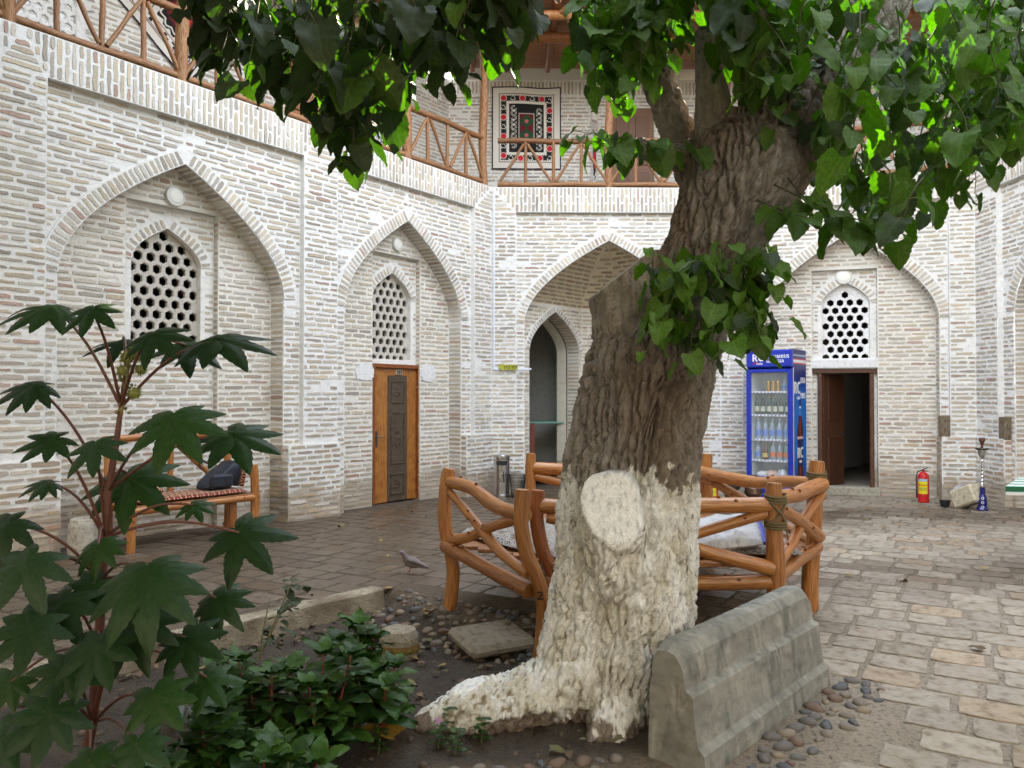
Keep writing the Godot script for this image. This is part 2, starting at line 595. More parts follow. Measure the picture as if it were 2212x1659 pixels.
func reveal(fr: Fr, k0: float, k1: float, c: float, w: float, spring: float, rise: float, ybot: float, tone := 0.0, withbricks := true) -> void:     # the thickness of the wall round an arch
	for side: float in [-1.0, 1.0]:
		var pl := curve(c, w, spring, rise, side, ybot)
		for i in pl.size() - 1:
			var a: Vector2 = pl[i]
			var b: Vector2 = pl[i + 1]
			var t := (b - a).normalized()
			var o := Vector2(-t.y, t.x) * side
			var nn := (fr.t * o.x + Vector3(0, o.y, 0)).normalized()
			mort.quad(fr.p(a.x, a.y, k0), fr.p(b.x, b.y, k0), fr.p(b.x, b.y, k1), fr.p(a.x, a.y, k1), nn, lime(fr.p(a.x, a.y, k1), tone))
		if not withbricks: continue
		for q in along(pl, ROW, 0.03):
			var p: Vector2 = q[0]
			var t: Vector2 = q[1]
			var o := Vector2(-t.y, t.x) * side
			var nn := (fr.t * o.x + Vector3(0, o.y, 0)).normalized()
			var h := rng.randf_range(0.018, 0.025)
			var ks := [k0 - 0.012, k1 + 0.012]
			if absf(k0 - k1) > 0.3:
				var mid := lerpf(k0, k1, 0.35 + 0.3 * (int(p.y / ROW) % 2))
				ks = [k0 - 0.012, mid + 0.012, mid - 0.012, k1 + 0.012]
			for z in range(0, ks.size(), 2):
				bricks.append([fr.p(p.x - t.x * h, p.y - t.y * h, ks[z]), fr.p(p.x - t.x * h, p.y - t.y * h, ks[z + 1]), fr.p(p.x + t.x * h, p.y + t.y * h, ks[z + 1]), fr.p(p.x + t.x * h, p.y + t.y * h, ks[z]), nn, tone_of(fr.p(p.x, p.y, k0)), rng.randf_range(0.003, 0.008)])

func band(fr: Fr, s0: float, s1: float, gables: Array) -> void:       # bricks on end under the gallery floor, gables: middles of the pilasters
	var fn := func(_y): return [Vector2(s0, s1)]
	face(fr, 0.0, 4.58, 5.0, fn)
	mort.quad(fr.p(s0, 4.58, 0), fr.p(s1, 4.58, 0), fr.p(s1, 4.58, -0.1), fr.p(s0, 4.58, -0.1), Vector3.DOWN, Color(0.76, 0.75, 0.72))
	var s := s0 + 0.02
	var i := 0
	while s < s1 - 0.03:
		var h := rng.randf_range(0.018, 0.024)
		var lo := 4.59
		for g: Array in gables:
			var ds := absf(s - g[0])
			if ds < g[1]: lo = maxf(lo, 5.0 - 0.42 * ds / g[1] + 0.02)
		var cut := 4.585 + (0.27 if i % 2 else 0.145) + rng.randf_range(-0.01, 0.01)
		for q: Vector2 in [Vector2(lo, cut - 0.012), Vector2(maxf(lo, cut + 0.012), 4.992)]:
			if q.y - q.x > 0.04:
				var sk := rng.randf_range(-0.004, 0.004)
				bricks.append([fr.p(s - h + sk, q.x, 0), fr.p(s + h + sk, q.x, 0), fr.p(s + h, q.y, 0), fr.p(s - h, q.y, 0), fr.n, tone_of(fr.p(s, 2.0, 0)), rng.randf_range(0.003, 0.008)])
		s += rng.randf_range(0.064, 0.072)
		i += 1
	for g: Array in gables:
		for r in 6:
			var y := 4.60 + 0.0685 * r + 0.01
			var hw: float = g[1] * (5.0 - (y + 0.05)) / 0.42
			if hw > 0.04:
				var lo2 := maxf(s0, g[0] - hw)
				var hi2 := minf(s1, g[0] + hw)
				if hi2 - lo2 > 0.05:
					bricks.append([fr.p(lo2, y, 0), fr.p(hi2, y, 0), fr.p(hi2 - 0.02, y + 0.045, 0), fr.p(lo2 + 0.02, y + 0.045, 0), fr.n, tone_of(fr.p(0, 2.0, 0)), 0.006])

func pier(fr: Fr, s0: float, s1: float) -> void:
	var fn := func(_y): return [Vector2(s0, s1)]
	face(fr, 0.0, 0.88, 4.58, fn)
	lay(fr, 0.0, 0.90, 4.58, fn)
	for e in [[s0, -1.0], [s1, 1.0]]:
		var nn: Vector3 = fr.t * e[1]
		for q in 46:
			var y: float = 0.88 + q * 0.0805
			mort.quad(fr.p(e[0], y, 0), fr.p(e[0], y, -0.1), fr.p(e[0], y + 0.0805, -0.1), fr.p(e[0], y + 0.0805, 0), nn, lime(fr.p(e[0], y, 0), 0.0))

func pedestal(fr: Fr, s0: float, s1: float) -> void:
	var fn := func(_y): return [Vector2(s0, s1)]
	face(fr, 0.03, -0.4, 0.88, fn)
	lay(fr, 0.03, -0.4, 0.88, fn)
	mort.quad(fr.p(s0, 0.88, 0.03), fr.p(s1, 0.88, 0.03), fr.p(s1, 0.88, -0.4), fr.p(s0, 0.88, -0.4), Vector3.UP, Color(0.74, 0.72, 0.68))
	for e in [[s0, -1.0], [s1, 1.0]]:
		for q in 16:
			var y: float = -0.4 + q * 0.08
			mort.quad(fr.p(e[0], y, 0.03), fr.p(e[0], y, -0.42), fr.p(e[0], y + 0.08, -0.42), fr.p(e[0], y + 0.08, 0.03), fr.t * e[1], lime(fr.p(e[0], y, 0.0), 0.0))
			if q % 1 == 0 and y > -0.3:
				bricks.append([fr.p(e[0], y, 0.02), fr.p(e[0], y, -0.14), fr.p(e[0], y + 0.046, -0.14), fr.p(e[0], y + 0.046, 0.02), fr.t * e[1], tone_of(fr.p(e[0], y, 0)), 0.005])
				bricks.append([fr.p(e[0], y + 0.005, -0.165), fr.p(e[0], y + 0.005, -0.36), fr.p(e[0], y + 0.05, -0.36), fr.p(e[0], y + 0.05, -0.165), fr.t * e[1], tone_of(fr.p(e[0], y, 0)), 0.005])

# a bay: recessed panel s0..s1, niche arch about c of half width w, inner rectangle of half width r about rc
func bay(fr: Fr, s0: float, s1: float, c: float, w: float, o: Dictionary) -> void:
	var sp := 2.72
	var ri := 1.38
	var kp := -0.08
	var kn := -0.34
	var kr := -0.43
	var outer := func(y): return sub_iv([Vector2(s0, s1)], [Vector2(c - ahw(w, sp, ri, y), c + ahw(w, sp, ri, y))])
	face(fr, kp, -0.4, 4.58, outer, [sp + ri])
	var no_ring := func(y):
		var h := 0.0
		if y < sp - 0.02: h = w
		elif y < sp + ri + 0.2:
			h = ahw(w + 0.2, sp, ri + 0.2, y)
		return sub_iv([Vector2(s0, s1)], [Vector2(c - h, c + h)])
	lay(fr, kp, -0.4, 4.58, no_ring)
	ring(fr, kp, c, w, sp, ri, 0.175)
	reveal(fr, kp, kn, c, w, sp, ri, -0.4)
	# back of the niche
	var rc: float = o.rc
	var rw: float = o.rw
	var rt: float = o.rt
	var back := func(y):
		var h := ahw(w, sp, ri, y)
		if h <= 0.0: return []
		return sub_iv([Vector2(c - h, c + h)], [Vector2(rc - rw, rc + rw)] if y < rt else [])
	face(fr, kn, -0.4, sp + ri - 0.001, back, [rt], 0.35)
	lay(fr, kn, -0.4, sp + ri - 0.02, back)
	for e in [[rc - rw, 1.0], [rc + rw, -1.0]]:
		for q in 50:
			var y: float = -0.4 + q * (rt + 0.4) / 50.0
			var y2: float = y + (rt + 0.4) / 50.0
			mort.quad(fr.p(e[0], y, kn), fr.p(e[0], y2, kn), fr.p(e[0], y2, kr), fr.p(e[0], y, kr), fr.t * e[1], lime(fr.p(e[0], y, kn), 0.2))
		var yy := -0.3
		while yy < rt - 0.06:
			bricks.append([fr.p(e[0], yy, kn - 0.008), fr.p(e[0], yy + 0.044, kn - 0.008), fr.p(e[0], yy + 0.044, kr + 0.005), fr.p(e[0], yy, kr + 0.005), fr.t * e[1], tone_of(fr.p(e[0], yy, kn)), 0.005])
			yy += ROW
	mort.quad(fr.p(rc - rw, rt, kn), fr.p(rc + rw, rt, kn), fr.p(rc + rw, rt, kr), fr.p(rc - rw, rt, kr), Vector3.DOWN, Color(0.76, 0.75, 0.72))
	# inner rectangle with window and door
	var wc: float = o.wc
	var ww: float = o.ww
	var wsp: float = o.wtop - ww * 0.95
	var wri: float = ww * 0.95
	var sill: float = o.sill
	var dr: Rect2 = o.get("door", Rect2())
	var inner := func(y):
		var holes := []
		if y > sill and y < o.wtop:
			var h := ahw(ww, wsp, wri, y)
			holes.append(Vector2(wc - h, wc + h))
		if dr.size.x > 0 and y < dr.end.y: holes.append(Vector2(dr.position.x, dr.end.x))
		return sub_iv([Vector2(rc - rw, rc + rw)], holes)
	var brk := [sill, o.wtop]
	if dr.size.x > 0: brk.append(dr.end.y)
	face(fr, kr, -0.4, rt, inner, brk, 0.15)
	var in_bricks := func(y):
		var iv: Array = inner.call(y)
		if y > sill - 0.03 and y < o.wtop + 0.17:
			var h := ahw(ww + 0.15, wsp, wri + 0.17, y) if y > wsp else ww + 0.045
			iv = sub_iv(iv, [Vector2(wc - h, wc + h)])
		return iv
	lay(fr, kr, -0.4, rt, in_bricks, o.get("bare", []))
	ring(fr, kr, wc, ww, wsp, wri, 0.13)
	reveal(fr, kr, kr - 0.10, wc, ww, wsp, wri, sill, 0.2, false)
	mort.quad(fr.p(wc - ww, sill, kr + 0.0), fr.p(wc + ww, sill, kr), fr.p(wc + ww, sill, kr - 0.16), fr.p(wc - ww, sill, kr - 0.16), Vector3.UP, Color(0.7, 0.66, 0.58))
	lattice(fr, kr - 0.075, wc, ww, wsp, wri, sill, o.get("hex", 0.146), o.get("lm", M.grubby_plaster), o.get("inset", 0.05))
	if dr.size.x > 0:
		for e in [[dr.position.x, 1.0], [dr.end.x, -1.0]]:
			mort.quad(fr.p(e[0], -0.4, kr), fr.p(e[0], dr.end.y, kr), fr.p(e[0], dr.end.y, kr - 0.4), fr.p(e[0], -0.4, kr - 0.4), fr.t * e[1], Color(0.74, 0.72, 0.68))
		mort.quad(fr.p(dr.position.x, dr.end.y, kr), fr.p(dr.end.x, dr.end.y, kr), fr.p(dr.end.x, dr.end.y, kr - 0.4), fr.p(dr.position.x, dr.end.y, kr - 0.4), Vector3.DOWN, Color(0.74, 0.72, 0.68))

func hexc(cx: float, cy: float, r: float, i: int) -> Vector2:
	var a := PI / 6.0 + i * PI / 3.0
	return Vector2(cx + cos(a) * r, cy + sin(a) * r)

func lattice(fr: Fr, k: float, c: float, w: float, sp: float, ri: float, sill: float, pitch: float, m: Material, inset: float) -> void:
	var mb := MB.new()
	var R := pitch / sqrt(3.0)
	var r := R * 0.66
	var th := 0.055
	var rows := int((sp + ri - sill) / (R * 1.5)) + 3
	var col := W
	for j in rows:
		for i in range(-6, 7):
			var cx := c + i * pitch + (pitch * 0.5 if j % 2 else 0.0)
			var cy := sill + 0.02 + j * R * 1.5
			if absf(cx - c) > w + pitch or cy > sp + ri + pitch: continue
			if cy > sp and absf(cx - c) > ahw(w, sp, ri, cy) + pitch: continue
			var solid := absf(cx - c) > ahw(w - inset * 0.2, sp, ri - inset, cy) or cy < sill
			var mid := fr.p(cx, cy, k)
			for q in 6:
				var o0 := hexc(cx, cy, R, q)
				var o1 := hexc(cx, cy, R, q + 1)
				var i0 := hexc(cx, cy, r, q)
				var i1 := hexc(cx, cy, r, q + 1)
				var A := fr.p(o0.x, o0.y, k)
				var B := fr.p(o1.x, o1.y, k)
				if solid:
					mb.tri(mid, A, B, fr.n, col)
					mb.tri(mid - fr.n * th, A - fr.n * th, B - fr.n * th, -fr.n, col)
				else:
					var i0b := hexc(cx, cy, r * 1.1, q)
					var i1b := hexc(cx, cy, r * 1.1, q + 1)
					mb.quad(A, B, fr.p(i1b.x, i1b.y, k), fr.p(i0b.x, i0b.y, k), fr.n, col)
					mb.quad(fr.p(i0b.x, i0b.y, k), fr.p(i1b.x, i1b.y, k), fr.p(i1.x, i1.y, k - 0.012), fr.p(i0.x, i0.y, k - 0.012), fr.n, col)
					mb.quad(fr.p(i0.x, i0.y, k - 0.012), fr.p(i1.x, i1.y, k - 0.012), fr.p(i1.x, i1.y, k - th), fr.p(i0.x, i0.y, k - th), (mid - fr.p((i0.x + i1.x) / 2, (i0.y + i1.y) / 2, k)).normalized(), col)
					mb.quad(A - fr.n * th, B - fr.n * th, fr.p(i1.x, i1.y, k - th), fr.p(i0.x, i0.y, k - th), -fr.n, col)
	part(mb, "lattice_window", m, wing)

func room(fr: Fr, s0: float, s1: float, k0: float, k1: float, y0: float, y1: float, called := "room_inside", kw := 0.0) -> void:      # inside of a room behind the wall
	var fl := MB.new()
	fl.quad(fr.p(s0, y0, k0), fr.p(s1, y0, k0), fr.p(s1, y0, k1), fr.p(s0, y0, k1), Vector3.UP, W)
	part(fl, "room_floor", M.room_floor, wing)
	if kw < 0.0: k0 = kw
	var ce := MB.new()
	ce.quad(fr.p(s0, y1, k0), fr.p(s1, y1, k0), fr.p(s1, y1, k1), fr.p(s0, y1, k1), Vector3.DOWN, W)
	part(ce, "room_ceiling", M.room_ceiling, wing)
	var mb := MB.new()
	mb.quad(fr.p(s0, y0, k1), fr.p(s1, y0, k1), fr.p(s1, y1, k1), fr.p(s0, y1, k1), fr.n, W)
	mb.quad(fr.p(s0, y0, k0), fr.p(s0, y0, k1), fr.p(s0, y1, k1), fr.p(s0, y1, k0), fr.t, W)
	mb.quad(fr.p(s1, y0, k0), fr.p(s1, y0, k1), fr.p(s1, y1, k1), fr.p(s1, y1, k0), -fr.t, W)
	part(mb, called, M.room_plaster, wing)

func start_wing(label: String) -> void:
	wing = thing("arcade_wing", label, "building", Vector3.ZERO, "wings round the courtyard")
	bricks = []
	mort = MB.new()

func end_wing() -> void:
	part(mort, "mortar_face", M.mortar, wing)
	var near := []
	var rest := []
	for b in bricks:
		var c: Vector3 = (b[0] + b[2]) * 0.5
		if in_frame(c) and b[4].dot(Vector3(0, 1.5, 0) - c) > 0.0 and (b[1] - b[0]).length() > 0.03:
			var sz: float = (b[1] - b[0]).length() * (b[2] - b[1]).length() / c.distance_squared_to(Vector3(0, 1.5, 0))
			near.append([sz, b])
		else: rest.append(b)
	near.sort_custom(func(x, y): return x[0] > y[0])
	for i in near.size():
		if i < 300:
			var mb := MB.new()
			brick_geo(mb, near[i][1])
			part(mb, "brick" if i == 0 else "brick_%03d" % i, M.brick, wing)
		else: rest.append(near[i][1])
	var all := MB.new()
	for b in rest: brick_geo(all, b)
	var o := part(all, "brickwork", M.brick, wing)
	o.set_meta("kind", "stuff")

var FL := Fr.new(Vector3(-4.49, 0, -7.57), Vector3(0.5968, 0, -0.8024), Vector3(0.8024, 0, 0.5968))
var FB := Fr.new(Vector3(-0.34, 0, -13.15), Vector3(0.9999, 0, -0.013), Vector3(0.013, 0, 0.9999))
var FF := Fr.new(Vector3(3.5, 0, -13.2), Vector3(0.952, 0, 0.307), Vector3(-0.307, 0, 0.952))
var FR := Fr.new(Vector3(7.1, 0, -12.04), Vector3(0, 0, 1), Vector3(-1, 0, 0))

func shell(fr: Fr, s0: float, s1: float, top := 8.3) -> void:      # the rest of the wing: outer wall, gallery floor, roof
	var mb := MB.new()
	mb.box(fr.p((s0 + s1) / 2, (top - 0.4) / 2, -6.0), fr.t * ((s1 - s0) / 2), Vector3(0, (top + 0.4) / 2, 0), fr.n * 0.2, W)
	part(mb, "outer_wall", M.grubby_plaster, wing)
	var mb2 := MB.new()
	mb2.box(fr.p((s0 + s1) / 2, 4.93, -3.06), fr.t * ((s1 - s0) / 2), Vector3(0, 0.065, 0), fr.n * 2.95, W)
	part(mb2, "gallery_floor", M.grey_wood, wing)

func build_wings() -> void:
	# the wing with the two windowed bays
	start_wing("whitewashed brick wing with the bench bay and the numbered door")
	pier(FL, -0.45, 0.0); pier(FL, 3.07, 3.63); pier(FL, 6.5, 6.95)
	pedestal(FL, -0.45, 0.14); pedestal(FL, 2.82, 3.66); pedestal(FL, 6.27, 6.95)
	band(FL, -4.0, 6.95, [[-0.225, 0.225], [3.35, 0.28], [6.95, 0.45]])
	bay(FL, 0.0, 3.07, 1.48, 1.34, {"rc": 1.51, "rw": 0.56, "rt": 3.66, "wc": 1.475, "ww": 0.42, "wtop": 3.42, "sill": 2.02, "hex": 0.15})
	bay(FL, 3.63, 6.5, 5.04, 1.22, {"rc": 5.08, "rw": 0.50, "rt": 3.62, "wc": 5.06, "ww": 0.40, "wtop": 3.36, "sill": 2.05, "hex": 0.142,
		"door": Rect2(4.62, -0.4, 1.0, 2.38), "bare": [Rect2(4.4, 1.82, 1.5, 0.24)]})
	var plain := func(_y): return [Vector2(-4.0, -0.45)]
	face(FL, -0.04, -0.4, 4.58, plain)
	lay(FL, -0.04, -0.4, 4.58, plain)
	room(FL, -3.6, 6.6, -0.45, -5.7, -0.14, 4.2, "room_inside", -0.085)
	shell(FL, -4.0, 8.5)
	upper(FL, -4.0, 7.85)
	end_wing()
	# the wing with the vaulted passage
	start_wing("whitewashed brick wing with the deep vaulted arch behind the tree trunk")
	pier(FB, 0.0, 0.41); pier(FB, 3.55, 3.84)
	pedestal(FB, 0.0, 0.55); pedestal(FB, 3.41, 3.84)
	band(FB, 0.0, 3.84, [[0.0, 0.41], [3.84, 0.29]])
	vault_bay()
	shell(FB, -3.0, 7.0)
	upper(FB, -0.9, 4.4)
	end_wing()
	# the wing with the drinks fridge
	start_wing("whitewashed brick wing with an open dark doorway under a white lattice")
	pier(FF, 0.0, 0.36); pier(FF, 3.425, 3.785)
	pedestal(FF, 0.0, 0.62); pedestal(FF, 3.3, 3.785)
	band(FF, 0.0, 3.785, [[0.0, 0.36], [3.785, 0.36]])
	bay(FF, 0.36, 3.425, 1.97, 1.33, {"rc": 1.95, "rw": 0.5, "rt": 3.58, "wc": 1.98, "ww": 0.37, "wtop": 3.38, "sill": 2.12, "hex": 0.150, "lm": M.plaster, "inset": 0.16,
		"door": Rect2(1.54, -0.4, 0.86, 2.32), "bare": [Rect2(1.4, 1.86, 1.2, 0.3)]})
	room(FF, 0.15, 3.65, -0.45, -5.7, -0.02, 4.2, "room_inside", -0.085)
	shell(FF, -1.0, 5.5)
	upper(FF, -0.5, 5.05)
	end_wing()
	# the wing that runs back beside the camera
	start_wing("whitewashed brick wing beside the water pipe and the table")
	pier(FR, 0.0, 0.54); pier(FR, 3.86, 4.3)
	pedestal(FR, 0.0, 0.72); pedestal(FR, 3.6, 4.3)
	band(FR, 0.0, 9.0, [[0.0, 0.54], [4.08, 0.22]])
	bay(FR, 0.54, 3.86, 2.2, 1.40, {"rc": 2.2, "rw": 0.5, "rt": 3.58, "wc": 2.2, "ww": 0.37, "wtop": 3.38, "sill": 2.12})
	var plain2 := func(_y): return [Vector2(4.3, 9.0)]
	face(FR, -0.04, -0.4, 4.58, plain2)
	lay(FR, -0.04, -0.4, 4.58, plain2)
	shell(FR, -2.0, 9.0)
	upper(FR, -1.27, 9.0)
	close_court()
	end_wing()

func upper(fr: Fr, s0: float, s1: float) -> void:       # wall of the upper storey behind the gallery
	var fn := func(_y): return [Vector2(s0, s1)]
	face(fr, -1.7, 5.0, 7.5, fn)
	lay(fr, -1.7, 5.0, 7.2, fn)
	var s := s0 + 0.03
	while s < s1:
		bricks.append([fr.p(s - 0.021, 7.22, -1.7), fr.p(s + 0.021, 7.22, -1.7), fr.p(s + 0.021, 7.46, -1.7), fr.p(s - 0.021, 7.46, -1.7), fr.n, tone_of(fr.p(s, 2, 0)), 0.006])
		s += 0.07

func vault_bay() -> void:
	var fr := FB
	var c := 1.98
	var w := 1.43
	var sp := 2.72
	var ri := 1.40
	var kp := -0.08
	var outer := func(y): return sub_iv([Vector2(0.41, 3.55)], [Vector2(c - ahw(w, sp, ri, y), c + ahw(w, sp, ri, y))])
	face(fr, kp, -0.4, 4.58, outer, [sp + ri])
	var no_ring := func(y):
		var h := w if y < sp - 0.02 else ahw(w + 0.18, sp, ri + 0.2, y)
		return sub_iv([Vector2(0.41, 3.55)], [Vector2(c - h, c + h)])
	lay(fr, kp, -0.4, 4.58, no_ring)
	ring(fr, kp, c, w, sp, ri, 0.15)
	reveal(fr, kp, kp - 0.12, c, w, sp, ri, -0.4)
	var k0 := kp - 0.12
	var dx := 1.10
	var dk := 1.25
	var y0 := 3.12
	# the three lower walls of the half hexagon
	var A := fr.p(c - w, 0, k0)
	var B := fr.p(c - w + dx, 0, k0 - dk)
	var C := fr.p(c + w - dx, 0, k0 - dk)
	var D := fr.p(c + w, 0, k0)
	for pr in [[A, B, true], [B, C, false], [C, D, true]]:
		var t: Vector3 = pr[1] - pr[0]
		var l := t.length()
		var nn := Vector3(-t.z, 0, t.x).normalized()
		if nn.z < 0: nn = -nn
		var f := Fr.new(pr[0], t, nn)
		var hw := 0.73
		var wall := func(y):
			var h := ahw(hw, 2.30, 0.70, y) if y < 3.0 else 0.0
			return sub_iv([Vector2(0, l)], [Vector2(l * 0.52 - h, l * 0.52 + h)] if pr[2] and h > 0 else [])
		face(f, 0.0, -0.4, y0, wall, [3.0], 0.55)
		var wallb := func(y):
			var h := 0.0
			if pr[2]: h = hw if y < 2.28 else ahw(hw + 0.11, 2.30, 0.82, y)
			return sub_iv([Vector2(0, l)], [Vector2(l * 0.52 - h, l * 0.52 + h)] if h > 0 else [])
		lay(f, 0.0, -0.4, y0, wallb)
		if pr[2]:
			ring(f, 0.0, l * 0.52, hw, 2.30, 0.70, 0.11)
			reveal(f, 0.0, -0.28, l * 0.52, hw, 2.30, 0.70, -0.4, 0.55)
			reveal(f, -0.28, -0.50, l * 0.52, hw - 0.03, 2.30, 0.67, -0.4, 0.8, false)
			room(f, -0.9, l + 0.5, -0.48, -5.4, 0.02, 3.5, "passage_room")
			var blk := func(y):
				var h := ahw(hw - 0.03, 2.30, 0.67, y)
				return sub_iv([Vector2(-0.9, l + 0.5)], [Vector2(l * 0.52 - h, l * 0.52 + h)] if h > 0 else [])
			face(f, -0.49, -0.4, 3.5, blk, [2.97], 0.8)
	# the half dome above
	var h0 := ahw(w, sp, ri, y0)
	var y := y0
	var row := 0
	while y < sp + ri - 0.01:
		var ny := minf(y + ROW * 0.9, sp + ri - 0.004)
		var g := [ahw(w, sp, ri, y) / h0, ahw(w, sp, ri, ny) / h0]
		var pl := []
		for e in 2:
			var hh: float = w * g[e]
			if e == 0 and row == 0: hh = w
			var yy: float = [y, ny][e]
			pl.append([fr.p(c - hh, yy, k0), fr.p(c - hh + dx * g[e], yy, k0 - dk * g[e]), fr.p(c + hh - dx * g[e], yy, k0 - dk * g[e]), fr.p(c + hh, yy, k0)])
		for q in 3:
			var a: Vector3 = pl[0][q]
			var b: Vector3 = pl[0][q + 1]
			var a2: Vector3 = pl[1][q]
			var b2: Vector3 = pl[1][q + 1]
			var nn := (b - a).cross(a2 - a).normalized()
			if nn.dot(fr.p(c, 2.0, k0) - a) < 0: nn = -nn
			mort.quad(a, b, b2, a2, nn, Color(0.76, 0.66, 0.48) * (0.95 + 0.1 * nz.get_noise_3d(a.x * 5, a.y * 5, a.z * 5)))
			var l := (b - a).length()
			var s := 0.015 + (0.13 if row % 2 else 0.0)
			while s < l - 0.05:
				var e2 := minf(s + rng.randf_range(0.2, 0.25), l - 0.015)
				var f0 := s / l
				var f1 := e2 / l
				if e2 - s > 0.05:
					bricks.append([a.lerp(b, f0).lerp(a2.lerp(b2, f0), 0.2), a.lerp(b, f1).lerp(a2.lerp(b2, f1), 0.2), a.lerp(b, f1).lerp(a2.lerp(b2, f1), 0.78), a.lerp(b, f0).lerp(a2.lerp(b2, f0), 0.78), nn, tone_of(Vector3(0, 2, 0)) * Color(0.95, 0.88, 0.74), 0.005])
				s = e2 + 0.03
		y = ny
		row += 1

func close_court() -> void:        # the rest of the courtyard, behind the camera
	var m := MB.new()
	m.box(Vector3(-1.0, 3.9, 7.0), Vector3(9.5, 0, 0), Vector3(0, 4.2, 0), Vector3(0, 0, 0.3), W)
	single(m, "courtyard_wall", M.wash, "plain whitewashed wall closing the courtyard behind the camera", "wall")
	var m2 := MB.new()
	m2.box(Vector3(-8.9, 3.9, -0.5), Vector3(0.3, 0, 0), Vector3(0, 4.2, 0), Vector3(0, 0, 7.0), W)
	single(m2, "courtyard_wall", M.wash, "plain whitewashed wall joining the bench wing outside the view", "wall")
	var m3 := MB.new()
	m3.box(Vector3(7.6, 3.9, 2.0), Vector3(0.3, 0, 0), Vector3(0, 4.2, 0), Vector3(0, 0, 4.9), W)
	single(m3, "courtyard_wall", M.wash, "plain whitewashed wall continuing the wing beside the table", "wall")

# ------------------------------------------------------------------ upper gallery
func logs(parent: Node3D, called: String, a: Vector3, b: Vector3, r: float, m: Material, bend := 0.0, taper := 0.0, seg := 10, col := W) -> MeshInstance3D:
	var pts := []
	var rad := []
	var n := maxi(4, int((b - a).length() / 0.12))
	var side := (b - a).cross(Vector3(0.2, 0.7, 0.4)).normalized()
	var up := (b - a).cross(side).normalized()
	var s1 := rng.randf() * TAU
	var s2 := rng.randf() * TAU
	for i in n + 1:
		var f := float(i) / n
		pts.append(a.lerp(b, f) + side * bend * sin(PI * f * 1.7 + s1) * sin(PI * f) + up * bend * 0.8 * sin(PI * f * 2.3 + s2) * sin(PI * f))
		rad.append(r * (1.0 - taper * f) * (1.0 + 0.05 * sin(f * 9.0 + s1) + 0.03 * sin(f * 23.0 + s2)))
	var mb := MB.new()
	var c := col * rng.randf_range(0.82, 1.08)
	mb.tube(pts, rad, seg, Color(c.r, c.g, c.b), true, 0.025, s1)
	return part(mb, called, m, parent)

func rail_run(fr: Fr, s0: float, s1: float, posts: Array, label: String) -> void:
	var k := -0.07
	var t := thing("log_railing", label, "railing", Vector3.ZERO, "log railings of the gallery")
	for i in posts.size():
		logs(t, "post", fr.p(posts[i], 4.99, k), fr.p(posts[i], 7.5, k), 0.07, M.rail_log, 0.02, 0.1, 12, Color(1.25, 1.1, 0.95))
	var e := posts.duplicate()
	if e[0] > s0 + 0.3: e.push_front(s0)
	if e[-1] < s1 - 0.3: e.append(s1)
	for i in e.size() - 1:
		var a: float = e[i]
		var b: float = e[i + 1]
		logs(t, "bottom_rail", fr.p(a, 5.06, k), fr.p(b, 5.06, k), 0.045, M.rail_log, 0.01, 0.0, 10)
		logs(t, "top_rail", fr.p(a, 5.80, k), fr.p(b, 5.80, k), 0.045, M.rail_log, 0.015, 0.0, 10, Color(0.85, 0.8, 0.75))
		var m := maxi(2, int(round((b - a) / 0.47)))
		for j in m:
			var x0 := lerpf(a, b, float(j) / m)
			var x1 := lerpf(a, b, float(j + 1) / m)
			if j > 0: logs(t, "baluster", fr.p(x0, 5.09, k), fr.p(x0, 5.78, k), 0.03, M.rail_log, 0.006, 0.08, 9)
			if j % 2 == 0: logs(t, "brace", fr.p(x0 + 0.04, 5.11, k + 0.02), fr.p(x1 - 0.03, 5.74, k + 0.02), 0.026, M.rail_log, 0.008, 0.1, 9)
			else: logs(t, "brace", fr.p(x0 + 0.03, 5.74, k + 0.02), fr.p(x1 - 0.04, 5.11, k + 0.02), 0.026, M.rail_log, 0.008, 0.1, 9)

func roof_run(fr: Fr, s0: float, s1: float, posts: Array, label: String) -> void:
	var t := thing("gallery_roof", label, "roof", Vector3.ZERO, "plank roofs over the gallery")
	t.set_meta("kind", "thing")
	logs(t, "eave_beam", fr.p(s0, 7.55, -0.07), fr.p(s1, 7.55, -0.07), 0.09, M.plank, 0.01, 0.0, 10, Color(1.1, 1.0, 0.9))
	logs(t, "eave_beam", fr.p(s0, 7.55, 0.75), fr.p(s1, 7.55, 0.75), 0.08, M.plank, 0.01, 0.0, 10)
	var s := s0 + 0.3
	while s < s1:
		logs(t, "joist", fr.p(s, 7.70, -1.75), fr.p(s, 7.66, 1.0), 0.06, M.plank, 0.01, 0.1, 8, Color(0.8, 0.72, 0.66))
		s += 0.72
	for i in 19:
		var k := -1.75 + i * 0.15
		var mb := MB.new()
		var c := rng.randf_range(0.75, 1.1)
		mb.box(fr.p((s0 + s1) / 2, 7.775 - 0.005 * i * 0.3 + rng.randf_range(0, 0.006), k), fr.t * ((s1 - s0) / 2), Vector3(0, 0.012, 0), fr.n * 0.071, Color(c, c, c))
		part(mb, "plank" if i == 0 else "plank_%03d" % i, M.plank, t)
	var mb2 := MB.new()
	mb2.box(fr.p((s0 + s1) / 2, 7.86, -2.4), fr.t * ((s1 - s0) / 2), Vector3(0, 0.05, 0), fr.n * 3.6, W)
	part(mb2, "roof_cover", M.grubby_plaster, t)
	for p: float in posts:
		logs(t, "strut", fr.p(p, 6.9, 0.0), fr.p(p - 0.85, 7.6, 0.85), 0.07, M.rail_log, 0.01, 0.0, 10, Color(1.25, 1.1, 0.95))

